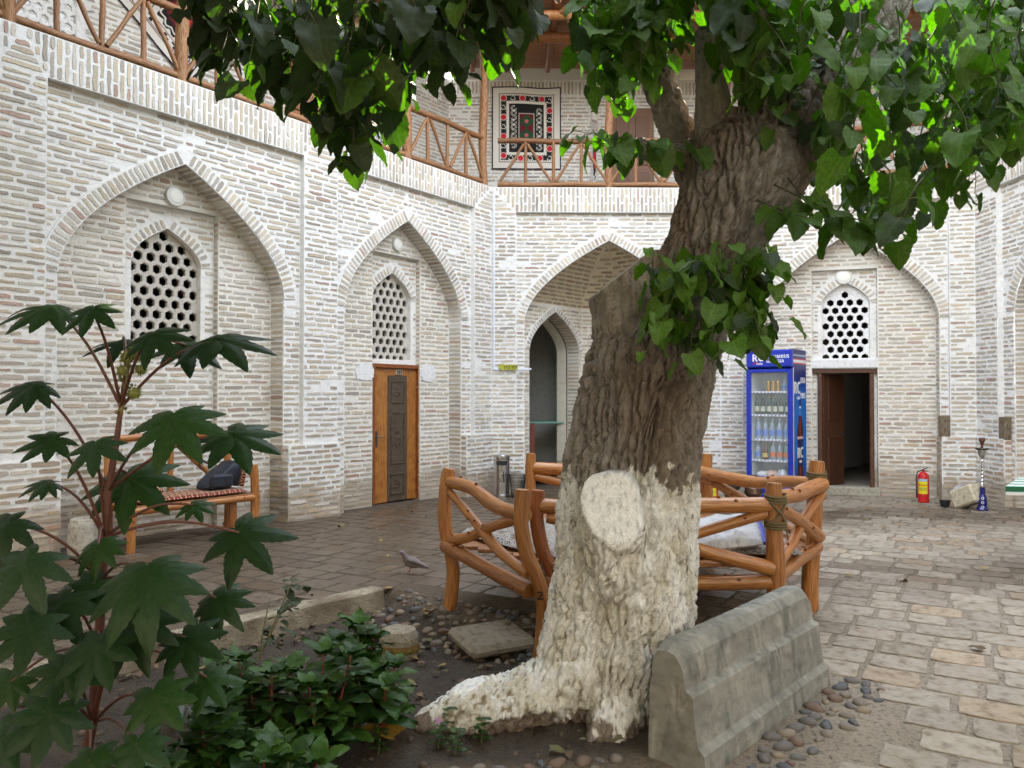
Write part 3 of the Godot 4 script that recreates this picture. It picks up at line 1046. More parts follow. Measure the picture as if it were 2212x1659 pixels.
func cloth_image(kind: int) -> ImageTexture:
	var w := 240
	var h := 288 if kind == 0 else 240
	var im := Image.create(w, h, false, Image.FORMAT_RGB8)
	var white := Color(0.86, 0.85, 0.82)
	var black := Color(0.05, 0.05, 0.06)
	var red := Color(0.78, 0.10, 0.16)
	for y in h:
		for x in w:
			var e := mini(mini(x, w - 1 - x), mini(y, h - 1 - y))
			var c := white
			if e < 4: c = Color(0.06, 0.07, 0.16)
			elif e < 24: c = white
			elif e < 27: c = Color(0.45, 0.4, 0.34)
			elif e < 54:
				# zigzag edged black band
				var q := (x + y) % 8
				c = black if e > 29 + absi(q - 4) and e < 52 - absi(q - 4) else white
			elif e < 60: c = white
			elif e < 92: c = black
			elif e < 96:
				c = white if (x + y) % 6 < 4 else black
			else:
				c = Color(0.42, 0.04, 0.08)
				var dx := absf(x - w / 2.0)
				var dy := absf(fposmod(y - 96.0, 48.0) - 24.0)
				if dx * 0.85 + dy < 24.0: c = Color(0.10, 0.28, 0.18)
				elif dx > 20.0 and absf(y - h / 2.0) < 26.0: c = Color(0.22, 0.16, 0.30)
				if Vector2(dx, dy).length() < 7.0: c = Color(0.75, 0.35, 0.4)
			im.set_pixel(x, y, c)
	if kind == 0:
		for i in 22:     # rosettes round the border
			var f := i / 22.0 * 2.0 * ((w - 80) + (h - 80))
			var p := Vector2.ZERO
			if f < w - 80: p = Vector2(40 + f, 40)
			elif f < w + h - 160: p = Vector2(w - 40, 40 + f - (w - 80))
			elif f < 2 * w + h - 240: p = Vector2(w - 40 - (f - (w + h - 160)), h - 40)
			else: p = Vector2(40, h - 40 - (f - (2 * w + h - 240)))
			for y in range(-12, 13):
				for x in range(-12, 13):
					var l := Vector2(x, y).length()
					var a := atan2(y, x)
					if i % 2 == 0:
						if l < 12.0: im.set_pixel(int(p.x) + x, int(p.y) + y, white if l > 9.5 + 1.5 * sin(a * 10.0) else red)
					else:
						if absf(l - 7.0 - 1.5 * sin(a * 3.0)) < 1.4 and a > -2.3: im.set_pixel(int(p.x) + x, int(p.y) + y, white)
		for i in 18:     # white scrolls on the dark band
			var f2 := i / 18.0
			var p2 := Vector2(76, 76 + f2 * 9.0 * 16.0)
			if i % 2: p2.x = w - 76
			for a in 50:
				var an := a / 50.0 * TAU * 0.85 + i
				for l in [9.0, 5.0]:
					im.set_pixelv(Vector2i(p2 + Vector2(cos(an), sin(an)) * l), white)
					im.set_pixelv(Vector2i(p2 + Vector2(cos(an), sin(an)) * (l + 0.8)), white)
	else:
		for y in h:
			for x in w:
				var v := Vector2(x - w / 2.0, y - h / 2.0)
				var l := v.length()
				var a := atan2(v.y, v.x)
				var e := mini(mini(x, w - 1 - x), mini(y, h - 1 - y))
				if e > 56:
					var c := white
					var q := fposmod(l * 0.16 + 0.6 * sin(a * 12.0), 4.0)
					if l < 30: c = red
					elif l < 38 + 4.0 * sin(a * 16.0): c = Color(0.35, 0.04, 0.08)
					elif l < 62 + 6.0 * sin(a * 14.0): c = black if q > 0.9 else white
					elif q < 0.5: c = Color(0.3, 0.42, 0.36)
					im.set_pixel(x, y, c)
				elif e > 26 and e < 54:
					var c2 := white
					if (x / 9 + y / 9) % 3 == 0 and e > 32 and e < 48: c2 = black
					elif e == 29 or e == 30 or e == 50 or e == 51: c2 = Color(0.38, 0.03, 0.08)
					im.set_pixel(x, y, c2)
	return ImageTexture.create_from_image(im)

func hanging(a: Vector3, u: Vector3, v: Vector3, n: Vector3, m: Material, called: String, label: String) -> void:    # a cloth with folds, a = lower corner
	var w := 14
	var h := 14
	var P := PackedVector3Array()
	var U := PackedVector2Array()
	for j in h + 1:
		for i in w + 1:
			var f := float(i) / w
			var g := float(j) / h
			P.append(a + u * f + v * g + n * (0.012 + 0.008 * sin(f * 11.0 + g * 3.0) + 0.006 * sin(g * 8.0 + f * 5.0)) + Vector3(0, 0.012 * sin(f * 6.0) * g, 0))
			U.append(Vector2(f, 1.0 - g))
	var mb := MB.new()
	var f1 := (P[1] - P[0]).cross(P[w + 1] - P[0])
	mb.grid(P, PackedColorArray(), U, w + 1, h + 1, f1.dot(n) < 0)
	single(mb, called, m, label, "textile", "embroidered hangings on the upper walls")

func upper_window(fr: Fr, s0: float, s1: float, y0: float, y1: float, owner: Node3D) -> void:
	var keep := wing
	wing = owner
	lattice(fr, -1.66, (s0 + s1) / 2, (s1 - s0) / 2, y1 - 0.01, 0.01, y0, 0.13, M.plaster, 0.02)
	wing = keep
	var mb := MB.new()
	var c := (s0 + s1) / 2
	var hw := (s1 - s0) / 2
	for e in [-1.0, 1.0]:
		mb.box(fr.p(c + e * (hw + 0.03), (y0 + y1) / 2, -1.665), fr.t * 0.05, Vector3(0, (y1 - y0) / 2 + 0.08, 0), fr.n * 0.03, W)
	mb.box(fr.p(c, y0 - 0.04, -1.663), fr.t * (hw + 0.09), Vector3(0, 0.05, 0), fr.n * 0.036, W)
	part(mb, "window_frame", M.plaster, owner)
	var b := MB.new()
	b.box(fr.p(c, (y0 + y1) / 2, -1.70), fr.t * hw, Vector3(0, (y1 - y0) / 2, 0), fr.n * 0.015, W)
	part(b, "window_pane", M.glass, owner)

func plain_door(fr: Fr, s0: float, s1: float, y0: float, y1: float, k: float, m: Material, owner: Node3D) -> void:
	var mb := MB.new()
	mb.bbox(fr.p((s0 + s1) / 2, (y0 + y1) / 2, k), fr.t * ((s1 - s0) / 2), Vector3(0, (y1 - y0) / 2, 0), fr.n * 0.025, 0.006, W)
	var d := part(mb, "door", m, owner)
	for e in [0.28, 0.72]:
		var pb := MB.new()
		pb.bbox(fr.p(lerpf(s0, s1, e), lerpf(y0, y1, 0.68), k + 0.026), fr.t * ((s1 - s0) * 0.15), Vector3(0, (y1 - y0) * 0.24, 0), fr.n * 0.012, 0.008, Color(0.8, 0.75, 0.7))
		part(pb, "door_panel", m, d)
		var pb2 := MB.new()
		pb2.bbox(fr.p(lerpf(s0, s1, e), lerpf(y0, y1, 0.22), k + 0.026), fr.t * ((s1 - s0) * 0.15), Vector3(0, (y1 - y0) * 0.15, 0), fr.n * 0.012, 0.008, Color(0.8, 0.75, 0.7))
		part(pb2, "door_panel", m, d)
	var h := MB.new()
	h.bbox(fr.p(s0 + 0.07, y0 + 1.0, k + 0.03), fr.t * 0.02, Vector3(0, 0.1, 0), fr.n * 0.006, 0.003, W)
	h.tube([fr.p(s0 + 0.07, y0 + 1.0, k + 0.03), fr.p(s0 + 0.07, y0 + 1.0, k + 0.07), fr.p(s0 + 0.18, y0 + 1.0, k + 0.07)], [0.008, 0.009, 0.008], 8, W)
	part(h, "door_handle", M.white, d)

func build_gallery() -> void:
	M.brown_door = mat(lin(0.16, 0.07, 0.03), 0.5, {"vc": true})
	M.suzani = mat(W, 0.85, {"tex": cloth_image(0), "rim": 0.3})
	M.suzani2 = mat(W, 0.85, {"tex": cloth_image(1), "rim": 0.3})
	var wl: Node3D = get_node("arcade_wing")
	var wb: Node3D = get_node("arcade_wing_001")
	var wf: Node3D = get_node("arcade_wing_002")
	rail_run(FL, -2.0, 6.9, [-0.33, 1.42, 3.2, 5.0, 6.82], "log railing above the bench bay and the numbered door")
	rail_run(FB, 0.1, 3.8, [1.98, 3.78], "log railing above the vaulted arch")
	rail_run(FF, 0.05, 3.7, [1.9, 3.7], "log railing above the drinks fridge")
	rail_run(FR, 0.1, 6.0, [1.8, 3.6, 5.4], "log railing above the hookah corner")
	roof_run(FL, -4.0, 6.95, [1.42, 5.0], "plank roof over the gallery with the diamond hanging")
	roof_run(FB, -0.7, 4.3, [1.98], "plank roof on log struts over the gallery with the framed hanging")
	roof_run(FF, -0.3, 4.3, [1.9], "plank roof over the gallery above the fridge")
	roof_run(FR, -0.8, 9.0, [3.6], "plank roof over the gallery above the hookah corner")
	hanging(FB.p(-0.02, 5.78, -1.68), FB.t * 1.31, Vector3(0, 1.57, 0), FB.n, M.suzani, "wall_hanging", "embroidered hanging with red rosettes on a black border")
	hanging(FL.p(2.45, 5.70, -1.68), FL.t * -0.98 + Vector3(0, 0.80, 0), FL.t * 0.80 + Vector3(0, 0.98, 0), FL.n, M.suzani2, "wall_hanging", "embroidered cloth hung cornerwise with a round black and red medallion")
	hanging(FB.p(1.86, 5.15, -1.68), FB.t * 0.13, Vector3(0, 1.75, 0), FB.n, M.suzani2, "wall_hanging", "narrow dark red hanging beside the upper door")
	hanging(FL.p(3.55, 5.35, -1.68), FL.t * 0.14, Vector3(0, 1.5, 0), FL.n, M.suzani2, "wall_hanging", "narrow dark hanging beside the log posts")
	upper_window(FL, 0.30, 1.02, 5.42, 6.9, wl)
	upper_window(FL, 5.35, 6.0, 5.42, 6.9, wl)
	upper_window(FF, 2.9, 3.5, 5.5, 6.9, wf)
	plain_door(FL, 4.05, 4.85, 5.0, 6.95, -1.67, M.door_wood, wl)
	plain_door(FB, 2.22, 3.05, 5.0, 6.95, -1.67, M.brown_door, wb)

# ------------------------------------------------------------------ ground
var bed := PackedVector2Array([Vector2(-6.2, 0.46), Vector2(-2.76, 4.24), Vector2(-1.01, 6.16), Vector2(-0.6, 5.75), Vector2(0.0, 5.35), Vector2(0.9, 5.0), Vector2(1.42, 4.5), Vector2(1.05, 3.75), Vector2(0.66, 3.25), Vector2(0.25, 3.2), Vector2(-0.3, 3.12), Vector2(-0.55, 2.4), Vector2(-0.7, 0.4)])

func bed_depth(x: float, d: float) -> float:      # > 0 inside the planting bed
	var p := Vector2(x, d)
	var best := 1e9
	for i in bed.size():
		var q := Geometry2D.get_closest_point_to_segment(p, bed[i], bed[(i + 1) % bed.size()])
		best = minf(best, q.distance_to(p))
	return best if Geometry2D.is_point_in_polygon(p, bed) else -best

func kerb_side(x: float, d: float) -> float:       # distance across the kerb line, > 0 on the bed side
	return (x + 2.76) * 0.739 - (d - 4.24) * 0.673

func ground_y(x: float, d: float) -> float:
	var b := bed_depth(x, d)
	var y := floor_y(d) - 0.014
	if b > -0.08:
		var by_kerb := kerb_side(x, d) < 0.25
		var drop := smoothstep(-0.07, 0.0, b) if by_kerb else smoothstep(-0.02, 0.38, b)
		y -= 0.125 * drop
		y += drop * (0.03 * nz.get_noise_2d(x * 2.2, d * 2.2) + 0.02 * nz.get_noise_2d(x * 8.0, d * 8.0))
		var rd := Geometry2D.get_closest_point_to_segment(Vector2(x, d), Vector2(-0.42, 3.64), Vector2(0.55, 3.72)).distance_to(Vector2(x, d))
		y += 0.14 * exp(-pow(rd / 0.34, 2.0))
	return y

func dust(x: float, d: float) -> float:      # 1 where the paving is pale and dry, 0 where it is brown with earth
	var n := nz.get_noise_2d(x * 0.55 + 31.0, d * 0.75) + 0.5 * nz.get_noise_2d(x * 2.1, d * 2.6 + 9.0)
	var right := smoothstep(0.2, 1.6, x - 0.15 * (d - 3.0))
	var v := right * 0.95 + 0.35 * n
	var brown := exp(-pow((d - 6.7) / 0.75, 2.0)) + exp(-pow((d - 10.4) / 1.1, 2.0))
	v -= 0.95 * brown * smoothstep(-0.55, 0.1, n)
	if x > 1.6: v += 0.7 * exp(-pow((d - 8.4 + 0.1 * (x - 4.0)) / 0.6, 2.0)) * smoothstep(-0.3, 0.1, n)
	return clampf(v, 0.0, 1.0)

func blob(c: Vector3, r: Vector3, turn: float, sd: float, col: Color, mb: MB, u := 10, h := 6) -> void:     # an uneven pebble
	var P := PackedVector3Array()
	var C := PackedColorArray()
	var bs := Basis(Vector3.UP, turn)
	for j in h + 1:
		var th := PI * j / h
		for i in u + 1:
			var ph := TAU * i / u
			var v := Vector3(sin(th) * cos(ph), cos(th), sin(th) * sin(ph))
			var k := 1.0 + 0.12 * sin(2.0 * ph + sd) * sin(th) + 0.08 * cos(3.0 * ph - sd * 2.0) * sin(th)
			P.append(c + bs * (v * r * k))
			C.append(col)
	mb.grid_closed(P, C, PackedVector2Array(), u + 1, h + 1, true)

func build_ground() -> void:
	M.soil = mat(W, 0.95, {"vc": true, "tex": ntex(0.03, [grey(0.55), grey(0.9), grey(1.0), grey(0.75)], 31), "nm": nmap(0.05, 6.0, 32), "ns": 1.0, "tri": Vector3(1.6, 1.6, 1.6)})
	M.paver = mat(W, 0.72, {"vc": true, "tex": ntex(0.015, [Color(0.66, 0.62, 0.58), Color(0.92, 0.9, 0.87), Color(1, 1, 1), Color(0.8, 0.77, 0.73)], 33), "nm": nmap(0.03, 5.0, 34), "ns": 0.9, "tri": Vector3(1.1, 1.1, 1.1)})
	M.damp_paver = M.paver.duplicate()
	M.damp_paver.roughness = 0.36
	M.pebble = mat(W, 0.6, {"vc": true, "tex": ntex(0.03, [grey(0.8), grey(1.0), grey(0.9)], 35), "tri": Vector3(6, 6, 6)})
	M.concrete = mat(W, 0.9, {"vc": true, "tex": ntex(0.02, [Color(0.6, 0.58, 0.54), Color(0.85, 0.84, 0.8), Color(1, 1, 0.97), Color(0.75, 0.73, 0.68)], 36), "nm": nmap(0.06, 6.0, 37), "ns": 0.9, "tri": Vector3(1.4, 1.4, 1.4)})
	M.cast = mat(W, 0.88, {"vc": true, "tex": ntex(0.02, [Color(0.74, 0.73, 0.7), Color(0.9, 0.89, 0.87), Color(1, 1, 0.98), Color(0.84, 0.83, 0.8)], 38), "nm": nmap(0.12, 3.0, 39), "ns": 0.6, "tri": Vector3(1.6, 1.6, 1.6)})
	var g := setting("ground")
	# sheet: fine near the bed, coarse beyond
	var xs := []
	var ds := []
	var x := -14.0
	while x < 14.01:
		xs.append(x)
		x += 0.06 if x > -5.2 and x < 2.2 else 0.35
	var d := -6.0
	while d < 24.0:
		ds.append(d)
		d += 0.06 if d > 1.6 and d < 6.6 else 0.35
	var P := PackedVector3Array()
	var C := PackedColorArray()
	for dd: float in ds:
		for xx: float in xs:
			P.append(Vector3(xx, ground_y(xx, dd), -dd))
			var b := bed_depth(xx, dd)
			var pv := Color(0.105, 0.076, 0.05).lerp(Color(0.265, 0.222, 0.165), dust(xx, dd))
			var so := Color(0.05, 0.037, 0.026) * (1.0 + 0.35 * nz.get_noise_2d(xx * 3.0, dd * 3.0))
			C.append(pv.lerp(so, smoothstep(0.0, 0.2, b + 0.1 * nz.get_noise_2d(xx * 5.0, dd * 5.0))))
	var mb := MB.new()
	mb.grid(P, C, PackedVector2Array(), xs.size(), ds.size(), false)
	part(mb, "earth", M.soil, g)
	# paving
	var pv := setting("paving")
	var ax := Vector2(0.5, 0.866)
	var bx := Vector2(0.866, -0.5)
	var all := []
	for i in range(-40, 70):
		var u := -14.0 + rng.randf() * 0.2
		while u < 14.0:
			var wd := rng.randf_range(0.24, 0.33)
			if rng.randf() < 0.15: wd = rng.randf_range(0.15, 0.2)
			var c := ax * (i * 0.262 + rng.randf_range(-0.01, 0.01)) + bx * (u + wd / 2)
			u += wd + rng.randf_range(0.010, 0.026)
			if c.y < 1.9 or c.y > 13.6 or c.x < -7.5 or c.x > 7.2: continue
			var p3 := Vector3(c.x, 0, -c.y)
			if (p3 - FL.o).dot(FL.n) < 0.0 or (p3 - FB.o).dot(FB.n) < -0.2 or (p3 - FF.o).dot(FF.n) < -0.25: continue
			if bed_depth(c.x, c.y) > -0.17: continue
			if c.y < 3.3 and c.x < 0.75: continue
			var ct := (c - Vector2(0.86, 3.02)).dot(Vector2(0.66, 0.75))
			var co := (c - Vector2(0.86, 3.02)).dot(Vector2(0.75, -0.66))
			if ct > -0.3 and ct < 1.6 and co > -0.3 and co < 0.22: continue
			if c.x < 1.1 and c.x > -1.1 and c.y > 4.5 and c.y < 6.3 and bed_depth(c.x, c.y) > -0.45: continue
			var hb := rng.randf_range(0.120, 0.127)
			var q := []
			for e in [Vector2(-1, -1), Vector2(1, -1), Vector2(1, 1), Vector2(-1, 1)]:
				var w2: Vector2 = c + bx * (e.x * wd / 2) + ax * (e.y * hb)
				q.append(Vector3(w2.x, floor_y(w2.y) - 0.013, -w2.y))
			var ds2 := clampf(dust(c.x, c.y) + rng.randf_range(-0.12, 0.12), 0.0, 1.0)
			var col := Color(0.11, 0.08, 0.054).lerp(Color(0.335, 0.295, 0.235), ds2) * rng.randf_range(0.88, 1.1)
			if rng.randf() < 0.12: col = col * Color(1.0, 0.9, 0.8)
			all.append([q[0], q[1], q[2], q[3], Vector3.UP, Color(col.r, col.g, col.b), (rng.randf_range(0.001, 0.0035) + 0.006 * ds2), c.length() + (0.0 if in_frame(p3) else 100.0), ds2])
	all.sort_custom(func(a, b): return a[7] < b[7])
	var rest := MB.new()
	var damp := MB.new()
	for i in all.size():
		if i < 300:
			var pb := MB.new()
			paver_geo(pb, all[i])
			part(pb, "paver" if i == 0 else "paver_%03d" % i, M.paver if all[i][8] > 0.35 else M.damp_paver, pv)
		else: paver_geo(rest if all[i][8] > 0.35 else damp, all[i])
	var o := part(rest, "far_pavers", M.paver, pv)
	o.set_meta("kind", "stuff")
	var o2 := part(damp, "far_damp_pavers", M.damp_paver, pv)
	o2.set_meta("kind", "stuff")
	# kerb between the paving and the bed
	var kb := setting("kerb")
	var km := MB.new()
	var n := 60
	var prof := [Vector2(-0.09, -0.05), Vector2(-0.085, 0.006), Vector2(-0.07, 0.018), Vector2(0.045, 0.016), Vector2(0.06, 0.0), Vector2(0.075, -0.22)]
	var KP := PackedVector3Array()
	var KC := PackedColorArray()
	for i in n + 1:
		var f := float(i) / n
		var c2 := Vector2(-6.0, 0.68).lerp(Vector2(-1.03, 6.13), f)
		for q: Vector2 in prof:
			var w3 := c2 + Vector2(0.739, -0.673) * (q.x + 0.012 * nz.get_noise_2d(f * 60.0, q.y * 30.0))
			KP.append(Vector3(w3.x, q.y + 0.01 * nz.get_noise_2d(f * 50.0 + 5.0, q.x * 40.0), -w3.y))
			var paint := nz.get_noise_2d(f * 70.0, q.y * 14.0 + q.x * 10.0)
			KC.append(Color(0.20, 0.16, 0.115) if paint > 0.12 else Color(0.36, 0.31, 0.24))
	km.grid(KP, KC, PackedVector2Array(), prof.size(), n + 1, true)
	part(km, "kerb_edge", M.concrete, kb)
	litter()
	# pebbles set in the slope, along the concrete barrier and at the front of the bed
	var ap := setting("pebble_apron")
	var forms := []
	for i in 10:
		var fm := MB.new()
		blob(Vector3.ZERO, Vector3(1, 0.55, 0.72), 0.0, i * 1.7, W, fm)
		var ms := fm.mesh()
		ms.surface_set_material(0, [mat(lin(0.10, 0.09, 0.085), 0.7), mat(lin(0.15, 0.125, 0.10), 0.7), mat(lin(0.19, 0.15, 0.105), 0.75), mat(lin(0.13, 0.085, 0.06), 0.7), mat(lin(0.07, 0.07, 0.075), 0.6)][i % 5])
		forms.append(ms)
	var spots := []
	for i in 9000:
		var c3 := Vector2(rng.randf_range(-1.2, 1.9), rng.randf_range(2.9, 6.3))
		var ok := false
		var b := bed_depth(c3.x, c3.y)
		if c3.y > 4.7 and b > -0.16 and b < 0.5 and c3.x > -1.05 and c3.x < 1.0 and kerb_side(c3.x, c3.y) > 0.14: ok = true
		var tt := (c3 - Vector2(0.86, 3.02)).dot(Vector2(0.66, 0.75))
		var off := (c3 - Vector2(0.86, 3.02)).dot(Vector2(0.75, -0.66))
		if tt > -0.2 and tt < 1.5 and off > -0.10 and off < 0.12: ok = true
		if c3.y < 3.32 and c3.x > -0.28 and c3.x < 0.5 and b < 0.06: ok = true
		if not ok: continue
		var rr := rng.randf_range(0.022, 0.042)
		for s: Vector3 in spots:
			if Vector2(s.x, s.y).distance_to(c3) < s.z + rr * 1.05:
				ok = false
				break
		if ok: spots.append(Vector3(c3.x, c3.y, rr))
	for i in mini(spots.size(), 300):
		var s: Vector3 = spots[i]
		var me := MeshInstance3D.new()
		me.name = "pebble" if i == 0 else "pebble_%03d" % i
		me.mesh = forms[rng.randi() % 10]
		me.position = Vector3(s.x, ground_y(s.x, s.y) + s.z * 0.05, -s.y)
		me.rotation = Vector3(rng.randf_range(-0.2, 0.2), rng.randf() * TAU, rng.randf_range(-0.2, 0.2))
		me.scale = Vector3.ONE * s.z * 1.15
		ap.add_child(me)

func litter() -> void:       # dry leaves, crumbs of earth and grit
	var lm := leaf_mesh(8, 4, 61)
	lm.surface_set_material(0, mat(W, 0.9, {"vc": true}))
	var cm := MB.new()
	blob(Vector3.ZERO, Vector3(1, 0.7, 0.85), 0.0, 1.0, W, cm, 7, 5)
	var clod := cm.mesh()
	clod.surface_set_material(0, mat(W, 0.95, {"vc": true}))
	for kind in 2:
		var mm := MultiMesh.new()
		mm.transform_format = MultiMesh.TRANSFORM_3D
		mm.use_colors = true
		mm.mesh = lm if kind == 0 else clod
		var tf := []
		for i in (420 if kind == 0 else 2600):
			var p := Vector2(rng.randf_range(-4.0, 1.3), rng.randf_range(2.2, 6.0))
			if bed_depth(p.x, p.y) < 0.08:
				if kind == 1 or rng.randf() < 0.5: continue
				p = Vector2(rng.randf_range(-4.0, 4.5), rng.randf_range(2.8, 11.0))
				if Vector3(p.x - FL.o.x, 0, -p.y - FL.o.z).dot(FL.n) < 0.2: continue
			var y := ground_y(p.x, p.y)
			var s := rng.randf_range(0.03, 0.075) if kind == 0 else pow(rng.randf(), 3.0) * 0.022 + 0.004
			var b := Basis(Vector3.UP, rng.randf() * TAU) * (Basis(Vector3.RIGHT, -PI / 2 + rng.randf_range(-0.3, 0.3)) if kind == 0 else Basis(Vector3.RIGHT, rng.randf()))
			tf.append(Transform3D(b.scaled(Vector3.ONE * s), Vector3(p.x, y + (0.024 if kind == 0 else s * 0.2), -p.y)))
		mm.instance_count = tf.size()
		for i in tf.size():
			mm.set_instance_transform(i, tf[i])
			var c := [Color(0.16, 0.10, 0.05), Color(0.22, 0.16, 0.06), Color(0.10, 0.07, 0.04), Color(0.13, 0.12, 0.05)][rng.randi() % 4] as Color
			mm.set_instance_color(i, c * rng.randf_range(0.7, 1.2) if kind == 0 else Color(0.085, 0.065, 0.047) * rng.randf_range(0.6, 1.5))
		var o := MultiMeshInstance3D.new()
		o.multimesh = mm
		o.name = "leaf_litter" if kind == 0 else "soil_crumbs"
		add_child(o)
		o.set_meta("kind", "stuff")
		o.set_meta("label", "scattered dry leaf scraps on soil and paving" if kind == 0 else "crumbs of dark earth on the planting bed")
		o.set_meta("category", "leaf litter" if kind == 0 else "soil")

func paver_geo(mb: MB, r: Array) -> void:
	var q := []
	for i in 4:
		var a: Vector3 = r[i]
		var b: Vector3 = r[(i + 1) % 4]
		var prev: Vector3 = r[(i + 3) % 4]
		var e := b - a
		var inw := (prev - a).normalized()
		q.append(a + (e.normalized() + inw) * rng.randf_range(0.003, 0.013))
		q.append(a + e * rng.randf_range(0.15, 0.22) + inw * rng.randf_range(0.0, 0.010))
		q.append(a + e * rng.randf_range(0.42, 0.58) + inw * rng.randf_range(-0.008, 0.010))
		q.append(a + e * rng.randf_range(0.8, 0.86) + inw * rng.randf_range(0.0, 0.010))
	var c := Vector3.ZERO
	for x in q: c += x
	c /= q.size()
	var up := Vector3.UP * float(r[6])
	var tilt := Vector3(rng.randf_range(-0.015, 0.015), 0, rng.randf_range(-0.015, 0.015))
	var m := q.size()
	var top := []
	var rim := []
	for i in m:
		var o: Vector3 = c - q[i]
		top.append(q[i] + o.normalized() * 0.009 + up + Vector3.UP * tilt.dot(o))
		rim.append(q[i] + o.normalized() * 0.004 + up * 0.55 + Vector3.UP * tilt.dot(o))
	var col: Color = r[5]
	for i in m:
		var j := (i + 1) % m
		mb.tri(c + up * 1.1, top[i], top[j], Vector3.UP, col)
		var side: Vector3 = ((q[i] + q[j]) * 0.5 - c).normalized()
		mb.quad(top[i], top[j], rim[j], rim[i], (side * 0.5 + Vector3.UP).normalized(), col)
		mb.quad(rim[i], rim[j], q[j] - Vector3(0, 0.02, 0), q[i] - Vector3(0, 0.02, 0), side, col)

# ------------------------------------------------------------------ the old mulberry
var bn := FastNoiseLite.new()
var cellb := FastNoiseLite.new()

func bark_disp(p: Vector3) -> float:
	var wx := 0.020 * bn.get_noise_3d(p.x * 7.0, p.y * 5.0, p.z * 7.0) + 0.008 * bn.get_noise_3d(p.x * 24.0, p.y * 14.0, p.z * 24.0)
	var lean := (p.y - 1.0) * 0.10
	var q := Vector3(p.x + wx - lean, p.y + wx * 2.0, p.z - wx)
	var a := cellb.get_noise_3d(q.x * 22.0, q.y * 3.4, q.z * 22.0) + 1.0
	var b := cellb.get_noise_3d(q.x * 40.0 + 7.0, q.y * 12.0, q.z * 40.0) + 1.0
	var f1 := 1.0 - smoothstep(0.0, 0.24, a)
	var f2 := 1.0 - smoothstep(0.0, 0.22, b)
	var thick := 0.68 if p.y < 1.08 else 1.0       # limewash has filled the cracks
	return thick * (-0.034 * f1 - 0.010 * f2 + 0.010 * smoothstep(0.2, 0.6, a)) + 0.004 * bn.get_noise_3d(p.x * 55.0, p.y * 30.0, p.z * 55.0)

func bark_col(p: Vector3, smooth_wood: float) -> Color:
	var v := bn.get_noise_3d(p.x * 3.0, p.y * 2.0, p.z * 3.0)
	var g := bn.get_noise_3d(p.x * 40.0, p.y * 10.0, p.z * 40.0)
	var bark := Color(0.20, 0.175, 0.15).lerp(Color(0.28, 0.255, 0.225), clampf(v + 0.5 + 0.5 * g, 0.0, 1.0))
	bark = bark.lerp(Color(0.165, 0.115, 0.08), clampf(bn.get_noise_3d(p.x * 2.0 + 5.0, p.y * 1.5, p.z * 2.0) * 1.5, 0.0, 0.7))
	bark = bark.lerp(Color(0.275, 0.24, 0.195) * (1.0 + 0.3 * bn.get_noise_3d(p.x * 30.0, p.y * 4.0, p.z * 30.0)), smooth_wood)
	# limewash painted round the foot, flaking
	var top := 1.10 + 0.10 * bn.get_noise_3d(p.x * 9.0, p.y * 2.0, p.z * 9.0) + 0.05 * bn.get_noise_3d(p.x * 25.0, p.y * 8.0, p.z * 25.0) + (smooth_wood * 0.4 if p.y < 1.3 else 0.0)
	var low := 0.035 + 0.07 * bn.get_noise_3d(p.x * 8.0, p.y * 8.0, p.z * 8.0 + 3.0)
	if p.y < top and p.y > low:
		var chip := bn.get_noise_3d(p.x * 30.0 + 3.0, p.y * 6.0, p.z * 30.0) + 0.4 * bn.get_noise_3d(p.x * 70.0, p.y * 25.0, p.z * 70.0)
		var lim := 0.72 - 0.42 * smoothstep(0.5, -0.05, p.y) + 0.9 * smooth_wood - 0.25 * smoothstep(top - 0.12, top, p.y)
		var c := Color(0.76, 0.755, 0.73).lerp(Color(0.60, 0.575, 0.50), clampf(0.5 + bn.get_noise_3d(p.x * 6.0, p.y * 4.0, p.z * 6.0 + 9.0), 0.0, 1.0) * (1.0 - smooth_wood))
		c = c.lerp(Color(0.80, 0.80, 0.785), smooth_wood)
		if chip < lim: return c
		return c.lerp(Color(0.27, 0.22, 0.15), smoothstep(lim, lim + 0.1, chip))
	return bark

const TR := [[1680, 1335, 95], [1600, 1335, 100], [1540, 1328, 118], [1480, 1318, 140], [1400, 1318, 150], [1300, 1342, 152], [1200, 1357, 146], [1100, 1362, 146], [1020, 1371, 141], [900, 1388, 137], [800, 1408, 140], [700, 1434, 136], [600, 1490, 116], [500, 1552, 110], [430, 1585, 130], [370, 1604, 136], [320, 1612, 128], [270, 1616, 90]]
const TD := 3.85

func trunk_at(y: float) -> Array:
	var k := 1700.0 / TD
	var py := 855.0 - (y - 1.5) * k
	for i in TR.size() - 1:
		if py <= TR[i][0] and py >= TR[i + 1][0]:
			var f: float = (TR[i][0] - py) / float(TR[i][0] - TR[i + 1][0])
			f = f * f * (3.0 - 2.0 * f) * 0.5 + f * 0.5
			return [(lerpf(TR[i][1], TR[i + 1][1], f) - 1106.0) / k, lerpf(TR[i][2], TR[i + 1][2], f) / k]
	var e: Array = TR[0] if py > TR[0][0] else TR[-1]
	return [(e[1] - 1106.0) / k, e[2] / k]

# sawn limbs: root point, end point, radii, cut point, cut normal
var stubs := []

func in_stub(p: Vector3, s: Array) -> bool:
	if (p - s[4]).dot(s[5]) > 0.0: return false
	var a: Vector3 = s[0]
	var b: Vector3 = s[1]
	var f := clampf((p - a).dot(b - a) / (b - a).length_squared(), 0.0, 1.3)
	return p.distance_to(a + (b - a) * f) < lerpf(s[2], s[3], f) * (1.0 + 0.16 * bn.get_noise_3d(p.x * 5.0, p.y * 5.0, p.z * 5.0))

